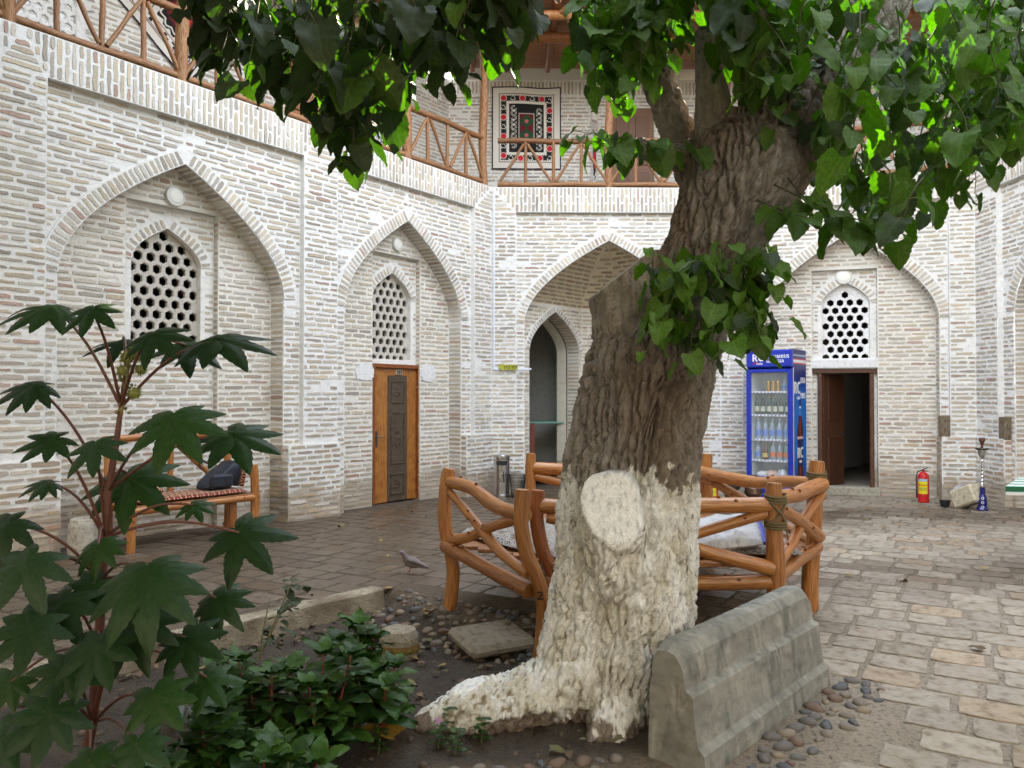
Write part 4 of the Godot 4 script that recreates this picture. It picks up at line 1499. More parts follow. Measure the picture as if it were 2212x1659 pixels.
func trunk_point(y: float, th: float) -> Array:
	var ta := trunk_at(y)
	var o := Vector3(ta[0], y, -TD)
	var dr := Vector3(cos(th), 0, sin(th))
	var r: float = ta[1] * (1.0 + 0.05 * sin(th * 2.0 + y * 1.3) + 0.045 * sin(th * 3.0 - y * 2.0) + 0.03 * sin(th * 5.0 + y * 3.1))
	r *= 1.0 - 0.06 * absf(sin(th))
	# buttress roots
	var fl := exp(-(y + 0.15) / 0.20)
	for q in [[PI, 0.10], [2.5, 0.03], [1.1, 0.09], [0.2, 0.10], [-1.2, 0.1], [-2.3, 0.1]]:
		r += fl * q[1] * pow(maxf(0.0, cos((th - q[0]))), 6.0)
	# long folds running down between the limbs
	r -= 0.085 * exp(-pow(angle_difference(th, 1.50 - 0.30 * (y - 1.3)) / 0.17, 2.0)) * smoothstep(1.02, 1.2, y) * smoothstep(1.75, 1.35, y)
	r += 0.05 * exp(-pow(angle_difference(th, 1.15) / 0.22, 2.0)) * exp(-pow((y - 1.62) / 0.10, 2.0))
	r -= 0.09 * exp(-pow(angle_difference(th, 1.20) / 0.10, 2.0)) * exp(-pow((y - 1.53) / 0.05, 2.0))
	r -= 0.03 * exp(-pow(angle_difference(th, 0.55) / 0.13, 2.0)) * smoothstep(1.3, 0.9, y)
	r -= 0.08 * exp(-pow(angle_difference(th, 2.30) / 0.11, 2.0)) * exp(-pow((y - 1.84 + 0.25 * (th - 2.3)) / 0.055, 2.0))
	var cut := 0.0
	for s in stubs:
		var hit := -1.0
		var q := r * 0.7
		while q < r + 0.55:
			if in_stub(o + dr * q, s): hit = q
			q += 0.02
		if hit > 0.0:
			var lo := hit
			var hi := hit + 0.02
			for i in 5:
				var mid := (lo + hi) / 2
				if in_stub(o + dr * mid, s): lo = mid
				else: hi = mid
			if lo > r - 0.03:
				var h := clampf(0.5 + 0.5 * (lo - r) / 0.05, 0.0, 1.0)
				var nr := lerpf(r, lo, h) + 0.05 * h * (1.0 - h)
				var pp := o + dr * lo
				if absf((pp - s[4]).dot(s[5])) < 0.02 and lo > r - 0.01: cut = maxf(cut, smoothstep(0.0, 0.02, lo - r + 0.02))
				elif s[6] and lo > r: cut = maxf(cut, 0.85 * smoothstep(0.0, 0.04, lo - r))
				r = nr
	r -= 0.07 * exp(-pow(angle_difference(th, 2.25) / 0.10, 2.0)) * exp(-pow((y - 1.86 + 0.3 * (th - 2.25)) / 0.05, 2.0))
	return [o + dr * r, dr, cut]

func bark_tube(mb: MB, pts: Array, rad: Array, seg: int, step: float, clip := Plane(), smooth_to := 0.0) -> void:
	var c := Curve3D.new()
	for p in pts: c.add_point(p)
	for i in range(1, pts.size() - 1):
		var t: Vector3 = (pts[i + 1] - pts[i - 1]) * 0.2
		c.set_point_in(i, -t)
		c.set_point_out(i, t)
	var l := c.get_baked_length()
	var n := maxi(4, int(l / step))
	var P := PackedVector3Array()
	var C := PackedColorArray()
	var U := PackedVector2Array()
	var side := Vector3.ZERO
	for i in n + 1:
		var f := float(i) / n
		var p := c.sample_baked(l * f, true)
		var p2 := c.sample_baked(minf(l, l * f + 0.02), true)
		var p1 := c.sample_baked(maxf(0.0, l * f - 0.02), true)
		var d := (p2 - p1).normalized()
		if side == Vector3.ZERO: side = d.cross(Vector3(0.3, 0.8, 0.5)).normalized()
		side = (side - d * side.dot(d)).normalized()
		var up := d.cross(side)
		var fi := f * (rad.size() - 1)
		var r: float = lerpf(rad[int(fi)], rad[mini(int(fi) + 1, rad.size() - 1)], fi - int(fi))
		for j in seg + 1:
			var a := TAU * (j % seg) / seg
			var dr := side * cos(a) + up * sin(a)
			var q := p + dr * r * (1.0 + 0.06 * sin(a * 3.0 + f * 5.0) + 0.04 * sin(a * 2.0 - f * 7.0))
			var sm := smooth_to
			if clip.normal != Vector3.ZERO and clip.distance_to(q) > -0.004:
				q -= clip.normal * clip.distance_to(q)
				q += clip.normal * 0.004 * bn.get_noise_3d(q.x * 20, q.y * 20, q.z * 20)
				sm = 1.0
				P.append(q)
			else:
				P.append(q + dr * bark_disp(q) * clampf(r / 0.15, 0.25, 1.0) * (1.0 - sm))
			C.append(bark_col(q, sm))
			U.append(Vector2(a, l * f))
	mb.grid_closed(P, C, U, seg + 1, n + 1, false)
	var k := P.size() - (seg + 1)      # close the far end
	var endn := (c.sample_baked(l, true) - c.sample_baked(l - 0.03, true)).normalized()
	for j in seg:
		mb.tri(c.sample_baked(l, true) + endn * 0.01, P[k + j], P[k + j + 1], endn, Color(0.20, 0.165, 0.12))

func leaf_mesh(rows: int, cols: int, sd: int, heart := true) -> ArrayMesh:
	var r := RandomNumberGenerator.new()
	r.seed = sd
	var P := PackedVector3Array()
	var U := PackedVector2Array()
	var fold := r.randf_range(0.05, 0.3)
	var droop := r.randf_range(0.08, 0.35)
	var tw := r.randf_range(-0.3, 0.3)
	for j in rows + 1:
		var v := float(j) / rows
		var hw := 0.45 * pow(maxf(0.0, sin(PI * pow(0.13 + 0.87 * v, 0.66))), 0.72) if heart else 0.2 * pow(sin(PI * pow(0.05 + 0.95 * v, 0.8)), 0.9)
		for i in cols + 1:
			var u := 2.0 * i / cols - 1.0
			var au := absf(u)
			var x := u * hw
			if (i == 0 or i == cols) and j > 0 and j < rows: x *= 1.0 + (0.055 if j % 2 else -0.045)
			var y := v - (0.13 * pow(au, 1.2) * pow(1.0 - v, 3.0) if heart else 0.0)
			var z := fold * au * hw - droop * v * v + 0.035 * au * sin(v * 9.0 + sd + u) + tw * u * v * 0.25 + 0.018 * sin(v * 24.0 - au * 6.0) * au
			P.append(Vector3(x, y, z))
			U.append(Vector2(u * 0.5 + 0.5, v))
	var mb := MB.new()
	mb.grid(P, PackedColorArray(), U, cols + 1, rows + 1, true)
	return mb.mesh()

func leaf_tex(rib: Color, sd: int) -> ImageTexture:
	var im := Image.create(128, 128, false, Image.FORMAT_RGB8)
	var f := FastNoiseLite.new()
	f.seed = sd
	f.frequency = 0.04
	for y in 128:
		for x in 128:
			var u := absf(x / 63.5 - 1.0)
			var v := y / 127.0
			var c := Color(0.74, 0.74, 0.74) * (1.0 + 0.22 * f.get_noise_2d(x, y) + 0.08 * f.get_noise_2d(x * 5.0, y * 5.0))
			var q := fposmod((v - u * 0.34) * 7.0, 1.0)
			var vein := maxf(1.0 - u / 0.035, (1.0 - minf(q, 1.0 - q) / 0.06) * 0.7)
			c = c.lerp(rib, clampf(vein, 0.0, 0.85) * 0.8)
			im.set_pixel(x, y, Color(c.r, c.g, c.b))
	return ImageTexture.create_from_image(im)

var leaf_list := []      # [transform, tone]
var twig_mb: MB

func hang_leaf(p: Vector3, out: Vector3, size: float, tone: int, up_face := 0.5) -> void:
	var tip := (Vector3(0, -1, 0) * rng.randf_range(0.5, 1.1) + out * rng.randf_range(0.3, 0.9) + Vector3(rng.randf_range(-0.35, 0.35), 0, rng.randf_range(-0.35, 0.35))).normalized()
	var face := (Vector3(0, up_face, 0) + out * 0.8 + Vector3(rng.randf_range(-0.6, 0.6), rng.randf_range(-0.3, 0.3), rng.randf_range(-0.2, 0.9))).normalized()
	var z := (face - tip * face.dot(tip)).normalized()
	var x := tip.cross(z)
	leaf_list.append([Transform3D(Basis(x * size, tip * size, z * size), p), tone])

func twig(a: Vector3, b: Vector3, sag: float, size: float, tone: int, gap := 0.05, from := 0.15) -> void:
	var n := maxi(3, int((b - a).length() / gap))
	var pts := []
	var rad := []
	var side := (b - a).cross(Vector3.UP)
	side = Vector3.RIGHT if side.length() < 1e-3 else side.normalized()
	var ph := rng.randf() * TAU
	for i in n + 1:
		var f := float(i) / n
		var p := a.lerp(b, f) + Vector3(0, -sag * sin(PI * f), 0) + side * 0.02 * sin(f * 7.0 + ph)
		pts.append(p)
		rad.append(lerpf(0.0042, 0.0015, f))
		if f >= from:
			var an := ph + i * 2.4
			var out := Vector3(cos(an), 0.15, sin(an))
			var pe := p + out * rng.randf_range(0.02, 0.05) + Vector3(0, -0.01, 0)
			twig_mb.tube([p, (p + pe) / 2 + Vector3(0, 0.006, 0), pe], [0.0017, 0.0014, 0.0012], 4, Color(0.10, 0.15, 0.04), false)
			hang_leaf(pe, out, size * rng.randf_range(0.45, 1.18) * (1.0 if f < 0.85 else 0.7), tone if rng.randf() < 0.7 else rng.randi() % 5)
	twig_mb.tube(pts, rad, 5, Color(0.06, 0.065, 0.028), false)

func edge_of(tab: Array, x: float) -> float:
	for i in tab.size() - 1:
		if x >= tab[i].x and x <= tab[i + 1].x: return lerpf(tab[i].y, tab[i + 1].y, (x - tab[i].x) / (tab[i + 1].x - tab[i].x))
	return tab[0].y if x < tab[0].x else tab[-1].y

func build_tree() -> void:
	bn.seed = 5
	bn.noise_type = FastNoiseLite.TYPE_SIMPLEX_SMOOTH
	bn.frequency = 1.0
	bn.fractal_type = FastNoiseLite.FRACTAL_NONE
	cellb.seed = 3
	cellb.noise_type = FastNoiseLite.TYPE_CELLULAR
	cellb.frequency = 1.0
	cellb.fractal_type = FastNoiseLite.FRACTAL_NONE
	cellb.cellular_return_type = FastNoiseLite.RETURN_DISTANCE2_SUB
	cellb.cellular_jitter = 1.0
	M.bark = mat(W, 0.9, {"vc": true, "tex": ntex(0.02, [grey(0.6), grey(0.9), grey(1.0), grey(0.8)], 41), "nm": nmap(0.07, 7.0, 43), "ns": 1.0, "tri": Vector3(3.0, 1.5, 3.0)})
	var tree := thing("mulberry_tree", "old mulberry tree with a whitewashed trunk foot and sawn off limbs", "tree", Vector3(0.56, -0.1, -3.85))
	stubs = [
		[at(1425, 850, 3.85), at(1340, 600, 3.80), 0.20, 0.185, at(1315, 612, 3.8), Vector3(-0.62, 0.78, 0.05).normalized(), true],
		[at(1346, 1330, 3.74), at(1325, 1140, 3.55), 0.17, 0.145, at(1327, 1110, 3.45), Vector3(-0.10, 0.30, 0.94).normalized(), false],
	]
	var mb := MB.new()
	var seg := 360
	var y0 := -0.30
	var y1 := 2.86
	var n := 360
	var P := PackedVector3Array()
	var C := PackedColorArray()
	var U := PackedVector2Array()
	for i in n + 1:
		var y := lerpf(y0, y1, float(i) / n)
		for j in seg + 1:
			var th := TAU * (j % seg) / seg
			var q := trunk_point(y, th)
			var p: Vector3 = q[0]
			var sm: float = q[2]
			# the sawn face of the big stub is bare grey wood, with a knot hollow
			var bd := bark_disp(p) * (1.0 - 0.92 * sm)
			if sm > 0.3:     # drying cracks in the sawn wood
				var cr := absf(bn.get_noise_3d(p.x * 9.0, p.y * 2.2, p.z * 9.0))
				bd -= 0.016 * (1.0 - smoothstep(0.0, 0.045, cr)) * (1.0 if p.y > 1.3 else 0.45)
			P.append(p + q[1] * bd)
			C.append(bark_col(p, sm))
			U.append(Vector2(th, y))
	mb.grid_closed(P, C, U, seg + 1, n + 1, true)
	var k := P.size() - (seg + 1)
	var top := Vector3.ZERO
	for j in seg: top += P[k + j]
	top = top / seg + Vector3(0, 0.05, 0)
	for j in seg: mb.tri(top, P[k + j], P[k + j + 1], Vector3.UP, Color(0.2, 0.16, 0.11))
	# roots
	bark_tube(mb, [at(1330, 1430, 3.80), at(1215, 1480, 3.74), at(1110, 1515, 3.68), at(1010, 1528, 3.64), at(900, 1560, 3.60)], [0.21, 0.18, 0.14, 0.12, 0.04], 90, 0.012, Plane(Vector3(-0.22, 0.92, 0.30).normalized(), at(1030, 1482, 3.60)))
	bark_tube(mb, [at(1360, 1480, 3.70), at(1315, 1590, 3.56), at(1285, 1690, 3.46)], [0.15, 0.12, 0.05], 60, 0.014)
	bark_tube(mb, [at(1400, 1450, 3.80), at(1440, 1520, 3.70), at(1470, 1580, 3.6)], [0.16, 0.11, 0.05], 60, 0.014)
	part(mb, "trunk", M.bark, tree)
	var lb := MB.new()
	bark_tube(lb, [at(1575, 480, 3.85), at(1562, 380, 3.82), at(1545, 250, 3.80), at(1530, 62, 3.78)], [0.12, 0.115, 0.085, 0.062], 70, 0.014, Plane(), 0.75)
	part(lb, "limb", M.bark, tree)
	var lb2 := MB.new()
	bark_tube(lb2, [at(1630, 420, 3.88), at(1680, 330, 3.92), at(1760, 220, 4.0), at(1850, 90, 4.1), at(1960, -120, 4.25), at(2080, -420, 4.4)], [0.22, 0.20, 0.16, 0.14, 0.12, 0.09], 80, 0.016)
	part(lb2, "limb", M.bark, tree)
	var lb3 := MB.new()
	bark_tube(lb3, [at(1520, 410, 3.95), at(1480, 310, 3.98), at(1435, 200, 4.02), at(1380, 40, 4.1), at(1250, -200, 4.0), at(1050, -420, 3.6), at(800, -560, 3.3)], [0.11, 0.085, 0.075, 0.07, 0.06, 0.05, 0.035], 60, 0.018)
	part(lb3, "limb", M.bark, tree)
	var lb4 := MB.new()
	bark_tube(lb4, [at(1540, 350, 3.9), at(1470, 335, 3.86), at(1405, 322, 3.82), at(1362, 308, 3.80)], [0.12, 0.075, 0.06, 0.035], 50, 0.014)
	part(lb4, "broken_limb", M.bark, tree)
	var lb5 := MB.new()
	bark_tube(lb5, [at(1680, 340, 3.9), at(1640, 100, 3.7), at(1560, -220, 3.3), at(1400, -600, 2.6), at(1150, -1100, 2.0)], [0.15, 0.11, 0.09, 0.07, 0.05], 50, 0.02)
	part(lb5, "limb", M.bark, tree)
	# foliage
	twig_mb = MB.new()
	var left_edge := [Vector2(380, 60), Vector2(450, 130), Vector2(520, 250), Vector2(560, 290), Vector2(620, 330), Vector2(700, 330), Vector2(770, 445), Vector2(840, 380), Vector2(880, 270), Vector2(940, 250), Vector2(1000, 305), Vector2(1060, 200), Vector2(1120, 170), Vector2(1190, 190)]
	for i in 74:
		var x := rng.randf_range(400, 1165)
		var yb := edge_of(left_edge, x) * rng.randf_range(0.35, 0.92) - 40.0
		var d := rng.randf_range(2.75, 3.5)
		twig(at(minf(x + rng.randf_range(-110, 110), 1150.0), yb - rng.randf_range(170, 330), d + rng.randf_range(-0.2, 0.2)), at(x, yb, d), -0.02, 0.16, rng.randi() % 2, 0.058)
	var right_edge := [Vector2(1240, 120), Vector2(1280, 310), Vector2(1330, 300), Vector2(1420, 230), Vector2(1500, 60), Vector2(1570, 60), Vector2(1600, 260), Vector2(1680, 300), Vector2(1720, 380), Vector2(1800, 440), Vector2(1860, 540), Vector2(1940, 570), Vector2(2010, 520), Vector2(2100, 470), Vector2(2160, 400), Vector2(2230, 340)]
	for i in 205:
		var x := rng.randf_range(1250, 2260)
		if x < 1300 and rng.randf() < 0.6: continue
		var yb := edge_of(right_edge, x) * (1.0 - pow(rng.randf(), 1.3) * 0.85) - 45.0
		var d := rng.randf_range(3.1, 3.75) if x > 1580 else rng.randf_range(3.5, 4.3)
		if x > 1700: d = rng.randf_range(3.0, 4.7)
		var tone := 3 if (x < 1500 or (x > 1980 and yb < 330.0)) and rng.randf() < 0.7 else (2 if rng.randf() < 0.5 else rng.randi() % 5)  # brighter tone stands for young leaves and for sunlit ones, painted in
		twig(at(maxf(x + rng.randf_range(-130, 90), 1265.0), yb - rng.randf_range(120, 300), d + rng.randf_range(-0.2, 0.2)), at(x, yb, d), -0.03, 0.148, tone, 0.058)
	for q in [[1640, 380, 1940, 500], [1620, 420, 1760, 470], [1700, 380, 1890, 540], [1640, 330, 1250, 280], [1500, 300, 1230, 300]]:     # low boughs
		twig(at(q[0], q[1], 3.7), at(q[2], q[3], 3.3), 0.02, 0.13, 2, 0.055, 0.3)
	for i in 26:      # shoots from the trunk
		var a := at(rng.randf_range(1470, 1600), rng.randf_range(500, 760), 3.60)
		var tgt := at(rng.randf_range(1400, 1700), rng.randf_range(500, 790), rng.randf_range(3.15, 3.45))
		a.x = lerpf(a.x, tgt.x, 0.35)
		twig(a, tgt, -0.03, 0.12, 3 if rng.randf() < 0.7 else 2, 0.05, 0.3)
	twig(at(1560, 760, 3.55), at(1690, 690, 3.3), -0.02, 0.12, 3, 0.06, 0.3)
	# unseen part of the crown above the picture, thinned by region to shade the bed
	var canopy := []
	for i in 20000:
		var p := Vector3(rng.randf_range(-5.5, 4.5), rng.randf_range(3.3, 6.8), rng.randf_range(-6.5, 3.0))
		if p.y < 1.5 - p.z * 0.535 + 0.25 and p.z < 0.0: continue
		if nz.get_noise_3d(p.x * 0.5, p.y * 0.5, p.z * 0.5 + 200.0) < -0.12: continue
		if p.z < -2.2 and rng.randf() < (0.15 if p.x < -0.6 else 0.93): continue
		if p.x > 0.8 and rng.randf() < 0.8: continue
		canopy.append(p)
	var base := [Color(0.075, 0.12, 0.045), Color(0.09, 0.13, 0.06), Color(0.125, 0.235, 0.032), Color(0.175, 0.33, 0.04), Color(0.135, 0.22, 0.048)]
	var lt := leaf_tex(Color(1.0, 1.0, 0.86), 3)
	M.leaf = mat(W, 0.5, {"vc": true, "tex": lt, "back": Color(0.66, 0.9, 0.22), "spec": 0.4})
	var meshes := []
	for i in 6:
		var lm := leaf_mesh(14, 6, 20 + i)
		lm.surface_set_material(0, M.leaf)
		meshes.append(lm)
	var single_m := []
	for i in 5:
		single_m.append(mat(base[i].linear_to_srgb(), 0.5, {"tex": lt, "back": Color(0.66, 0.9, 0.22), "spec": 0.4}))
	leaf_list.sort_custom(func(a, b): return a[0].origin.length() - (0.0 if in_frame(a[0].origin) else -50.0) < b[0].origin.length() - (0.0 if in_frame(b[0].origin) else -50.0))
	var many := []
	for i in leaf_list.size():
		if i < 300:
			var me := MeshInstance3D.new()
			me.name = "leaf" if i == 0 else "leaf_%03d" % i
			me.mesh = meshes[rng.randi() % 6]
			me.material_override = single_m[leaf_list[i][1]]
			tree.add_child(me)
			var tf: Transform3D = leaf_list[i][0]
			tf.origin -= tree.position
			me.transform = tf
		else: many.append(leaf_list[i])
	for s in 6:
		var mm := MultiMesh.new()
		mm.transform_format = MultiMesh.TRANSFORM_3D
		mm.use_colors = true
		mm.mesh = meshes[s]
		var own := []
		for i in many.size():
			if i % 6 == s: own.append(many[i])
		if s < 6:
			for i in canopy.size():
				if i % 6 == s:
					var bs := Basis(Vector3(rng.randf_range(-1, 1), rng.randf_range(-1, 1), rng.randf_range(-1, 1)).normalized(), rng.randf_range(0.0, 3.0)).scaled(Vector3.ONE * rng.randf_range(0.2, 0.3))
					own.append([Transform3D(bs, canopy[i]), rng.randi() % 3])
		mm.instance_count = own.size()
		for i in own.size():
			var tf: Transform3D = own[i][0]
			tf.origin -= tree.position
			mm.set_instance_transform(i, tf)
			mm.set_instance_color(i, base[own[i][1]] * rng.randf_range(0.8, 1.2))
		var mi := MultiMeshInstance3D.new()
		mi.multimesh = mm
		mi.name = "foliage" if s == 0 else "foliage_%03d" % s
		mi.set_meta("kind", "stuff")
		tree.add_child(mi)
	M.twig = mat(W, 0.7, {"vc": true})
	var to := part(twig_mb, "twigs", M.twig, tree)
	to.set_meta("kind", "stuff")

# ------------------------------------------------------------------ plants of the bed
func castor_leaf(sd: int, lobes: int) -> ArrayMesh:
	var r := RandomNumberGenerator.new()
	r.seed = sd
	var mb := MB.new()
	var droop := r.randf_range(0.22, 0.5)
	for q in lobes:
		var an := lerpf(-2.45, 2.45, float(q) / (lobes - 1)) + r.randf_range(-0.06, 0.06)
		var len := lerpf(1.0, 0.62, absf(an) / 2.45) * r.randf_range(0.92, 1.06)
		var dir := Vector3(sin(an), cos(an), 0)
		var per := Vector3(cos(an), -sin(an), 0)
		var dr := droop * r.randf_range(0.75, 1.25)
		var P := PackedVector3Array()
		var U := PackedVector2Array()
		var rows := 16
		var cols := 6
		for j in rows + 1:
			var v := float(j) / rows
			var hw := 0.168 * pow(maxf(0.0, sin(PI * pow(0.06 + 0.94 * v, 0.92))), 0.8) * lerpf(1.0, 0.8, absf(an) / 2.45)
			for i in cols + 1:
				var u := 2.0 * i / cols - 1.0
				var x := u * hw
				if (i == 0 or i == cols) and j > 3 and j < rows: x *= 1.0 + (0.07 if j % 2 else -0.05)
				var z := -dr * v * v * len - 0.22 * absf(u) * hw + 0.002 * sin(v * 22.0 + absf(u) * 3.0) + 0.015 * sin(v * 4.0 + q)
				P.append(dir * v * len + per * x + Vector3(0, 0, z))
				U.append(Vector2(u * 0.5 + 0.5, v))
		mb.grid(P, PackedColorArray(), U, cols + 1, rows + 1, true)
	return mb.mesh()

func arc_tube(a: Vector3, b: Vector3, lift: float, r0: float, r1: float, col: Color, mb: MB, seg := 7) -> void:
	var pts := []
	var rad := []
	for i in 11:
		var f := i / 10.0
		pts.append(a.lerp(b, f) + Vector3(0, lift * sin(PI * f), 0))
		rad.append(lerpf(r0, r1, f))
	mb.tube(pts, rad, seg, col, false)

func build_plants() -> void:
	var ct := leaf_tex(Color(0.95, 0.75, 0.6), 8)
	var cm := []
	for c in [Color(0.026, 0.074, 0.015), Color(0.034, 0.092, 0.017), Color(0.036, 0.086, 0.028), Color(0.022, 0.06, 0.014)]:
		cm.append(mat(c.linear_to_srgb(), 0.42, {"spec": 0.3, "tex": ct, "back": Color(0.08, 0.16, 0.02)}))
	M.stem = mat(W, 0.45, {"vc": true})
	var red := Color(0.13, 0.05, 0.035)
	var plant := thing("castor_plant", "tall castor oil plant with big fingered leaves on reddish stalks", "plant", at(215, 1640, 3.0))
	var forms := []
	for i in 5: forms.append(castor_leaf(70 + i, 7 + i % 3))
	var D := 3.0
	var sp := [at(178, 1700, 3.05), at(205, 1560, D), at(218, 1400, D), at(224, 1250, D), at(230, 1160, D), at(236, 1060, D), at(252, 960, D), at(262, 880, D), at(272, 790, D)]
	var sm := MB.new()
	sm.tube(sp, [0.020, 0.019, 0.018, 0.017, 0.016, 0.014, 0.012, 0.009, 0.006], 10, red)
	sm.tube([at(205, 1560, D), at(232, 1440, 2.9), at(262, 1330, 2.85)], [0.011, 0.009, 0.007], 8, red)
	part(sm, "stem", M.stem, plant)
	# leaf: centre px, py, depth, radius px, node it grows from, way the middle finger points (px), lean towards the camera
	var L := [
		[112, 662, 2.9, 125, 7, Vector2(-1, 0.15), 0.25], [196, 668, 2.75, 92, 7, Vector2(0.1, 1), 0.7], [330, 722, 2.75, 108, 7, Vector2(0.3, 0.8), 0.55],
		[265, 735, 3.15, 95, 8, Vector2(-0.5, 0.3), 0.2], [470, 730, 2.95, 150, 7, Vector2(1, 0.45), 0.3], [400, 745, 3.2, 115, 8, Vector2(0.5, 0.8), 0.2],
		[75, 832, 2.85, 98, 5, Vector2(-0.8, 0.5), 0.35], [375, 905, 2.55, 150, 5, Vector2(0.25, 1), 0.55], [505, 935, 2.9, 140, 5, Vector2(0.7, 0.8), 0.3],
		[115, 948, 2.8, 92, 4, Vector2(-0.7, 0.6), 0.5], [205, 962, 2.65, 98, 4, Vector2(0.3, 0.9), 0.6], [280, 1030, 3.1, 150, 5, Vector2(0.5, 0.9), 0.6],
		[105, 1042, 2.9, 62, 4, Vector2(-0.8, 0.3), 0.4], [520, 1150, 2.9, 128, 4, Vector2(0.8, 1.0), 0.45], [318, 1240, 2.55, 155, 3, Vector2(0.3, 1), 0.85],
		[62, 1212, 2.6, 125, 3, Vector2(-0.3, 1), 0.7], [72, 1350, 2.5, 115, 2, Vector2(-0.2, 1), 0.8], [215, 1388, 2.5, 122, 2, Vector2(0.2, 1), 0.85],
		[118, 1535, 2.45, 118, 1, Vector2(-0.3, 1), 0.8], [302, 1605, 2.45, 92, 1, Vector2(0.3, 1), 0.8], [215, 1175, 2.8, 72, 4, Vector2(0.1, 1), 0.6],
		[405, 1375, 2.75, 105, 2, Vector2(0.7, 0.8), 0.5], [205, 1260, 2.75, 85, 3, Vector2(-0.5, 0.9), 0.6], [450, 1460, 2.8, 85, 2, Vector2(0.8, 0.9), 0.5],
		[30, 1470, 2.7, 80, 2, Vector2(-0.5, 1), 0.5], [420, 1090, 3.0, 60, 4, Vector2(1, 0.8), 0.4],
		[20, 1130, 2.75, 100, 3, Vector2(-0.6, 0.8), 0.6], [140, 1300, 2.65, 120, 2, Vector2(-0.2, 1), 0.7], [290, 1330, 2.7, 120, 2, Vector2(0.4, 1), 0.6], [10, 1590, 2.5, 120, 1, Vector2(-0.3, 1), 0.7], [200, 1640, 2.5, 110, 1, Vector2(0.2, 1), 0.8], [340, 1500, 2.6, 110, 1, Vector2(0.5, 1), 0.7], [150, 1440, 2.7, 105, 1, Vector2(-0.4, 1), 0.6], [470, 1290, 2.9, 85, 3, Vector2(0.8, 0.9), 0.5]]
	for q in L:
		var c := at(q[0], q[1], q[2])
		var R: float = q[3] / 1700.0 * q[2] * (1.06 if q[1] > 1100 else 0.95)
		var fwd := Vector3(q[5].x, -q[5].y * (0.25 + 0.5 * q[6]), 0.35 + q[6] * 0.5).normalized()
		var nrm := Vector3(rng.randf_range(-0.15, 0.15), 1.0 - 0.45 * q[6], 0.25 + q[6] * 0.8).normalized()
		nrm = (nrm - fwd * nrm.dot(fwd)).normalized()
		var x := fwd.cross(nrm)
		var me := MeshInstance3D.new()
		me.name = "leaf"
		me.mesh = forms[rng.randi() % 5]
		me.material_override = cm[rng.randi() % 4]
		plant.add_child(me, true)
		me.transform = Transform3D(Basis(x * R, fwd * R, nrm * R), c - plant.position)
		var node: Vector3 = sp[q[4]]
		var pm := MB.new()
		arc_tube(node, c, 0.05, 0.0065, 0.0045, red * rng.randf_range(0.8, 1.3), pm)
		part(pm, "stalk", M.stem, plant)
	# flower spike with spiny green pods
	var spike := MB.new()
	arc_tube(at(262, 900, D), at(283, 760, 2.98), 0.0, 0.006, 0.004, Color(0.2, 0.18, 0.07), spike)
	for i in 60:
		var f := rng.randf()
		var p := at(262, 900, D).lerp(at(283, 760, 2.98), f) + Vector3(rng.randf_range(-0.025, 0.025), rng.randf_range(-0.01, 0.01), rng.randf_range(-0.03, 0.03))
		blob(p, Vector3.ONE * rng.randf_range(0.004, 0.009), 0.0, i, Color(0.22, 0.20, 0.055), spike, 6, 4)
	part(spike, "flower_spike", M.stem, plant)
	for q in [[272, 772], [302, 770], [264, 800], [304, 798], [290, 752], [292, 850]]:
		var pd := MB.new()
		var c := at(q[0], q[1], 2.95)
		blob(c, Vector3.ONE * 0.019, 0.0, q[0], Color(0.20, 0.22, 0.05), pd, 10, 6)
		for i in 70:
			var d := Vector3(rng.randf_range(-1, 1), rng.randf_range(-1, 1), rng.randf_range(-1, 1)).normalized()
			pd.tube([c + d * 0.017, c + d * 0.030], [0.0016, 0.0005], 3, Color(0.24, 0.26, 0.06), false)
		part(pd, "seed_pod", M.stem, plant)
	# low balsam bushes
	var bt := leaf_tex(Color(0.95, 1.0, 0.8), 15)
	var bm := []
	for c in [Color(0.05, 0.125, 0.022), Color(0.078, 0.18, 0.026), Color(0.04, 0.10, 0.022)]:
		bm.append(mat(c.linear_to_srgb(), 0.48, {"spec": 0.35, "tex": bt, "back": Color(0.3, 0.5, 0.08)}))
	var bl := []
	for i in 4: bl.append(leaf_mesh(14, 4, 90 + i, false))
	var names := ["bushy balsam plant with red stems under the castor plant", "low balsam plant at the corner of the bed by the castor stem", "balsam plant with thick red stem in the middle of the bed", "pale green balsam plant beside the yellow banded pot", "balsam plant with upright stem next to the root", "dark low balsam plant in front of the kerb", "small balsam seedling near the yellow leaf", "broad balsam plant at the front of the bed"]
	var B := [[470, 1640, 2.95, 0.5, 9], [360, 1690, 2.75, 0.4, 7], [585, 1600, 3.25, 0.52, 8], [775, 1480, 3.8, 0.52, 8], [700, 1560, 3.4, 0.5, 8], [500, 1500, 3.7, 0.4, 7], [830, 1560, 3.55, 0.3, 5], [600, 1720, 2.8, 0.42, 8]]
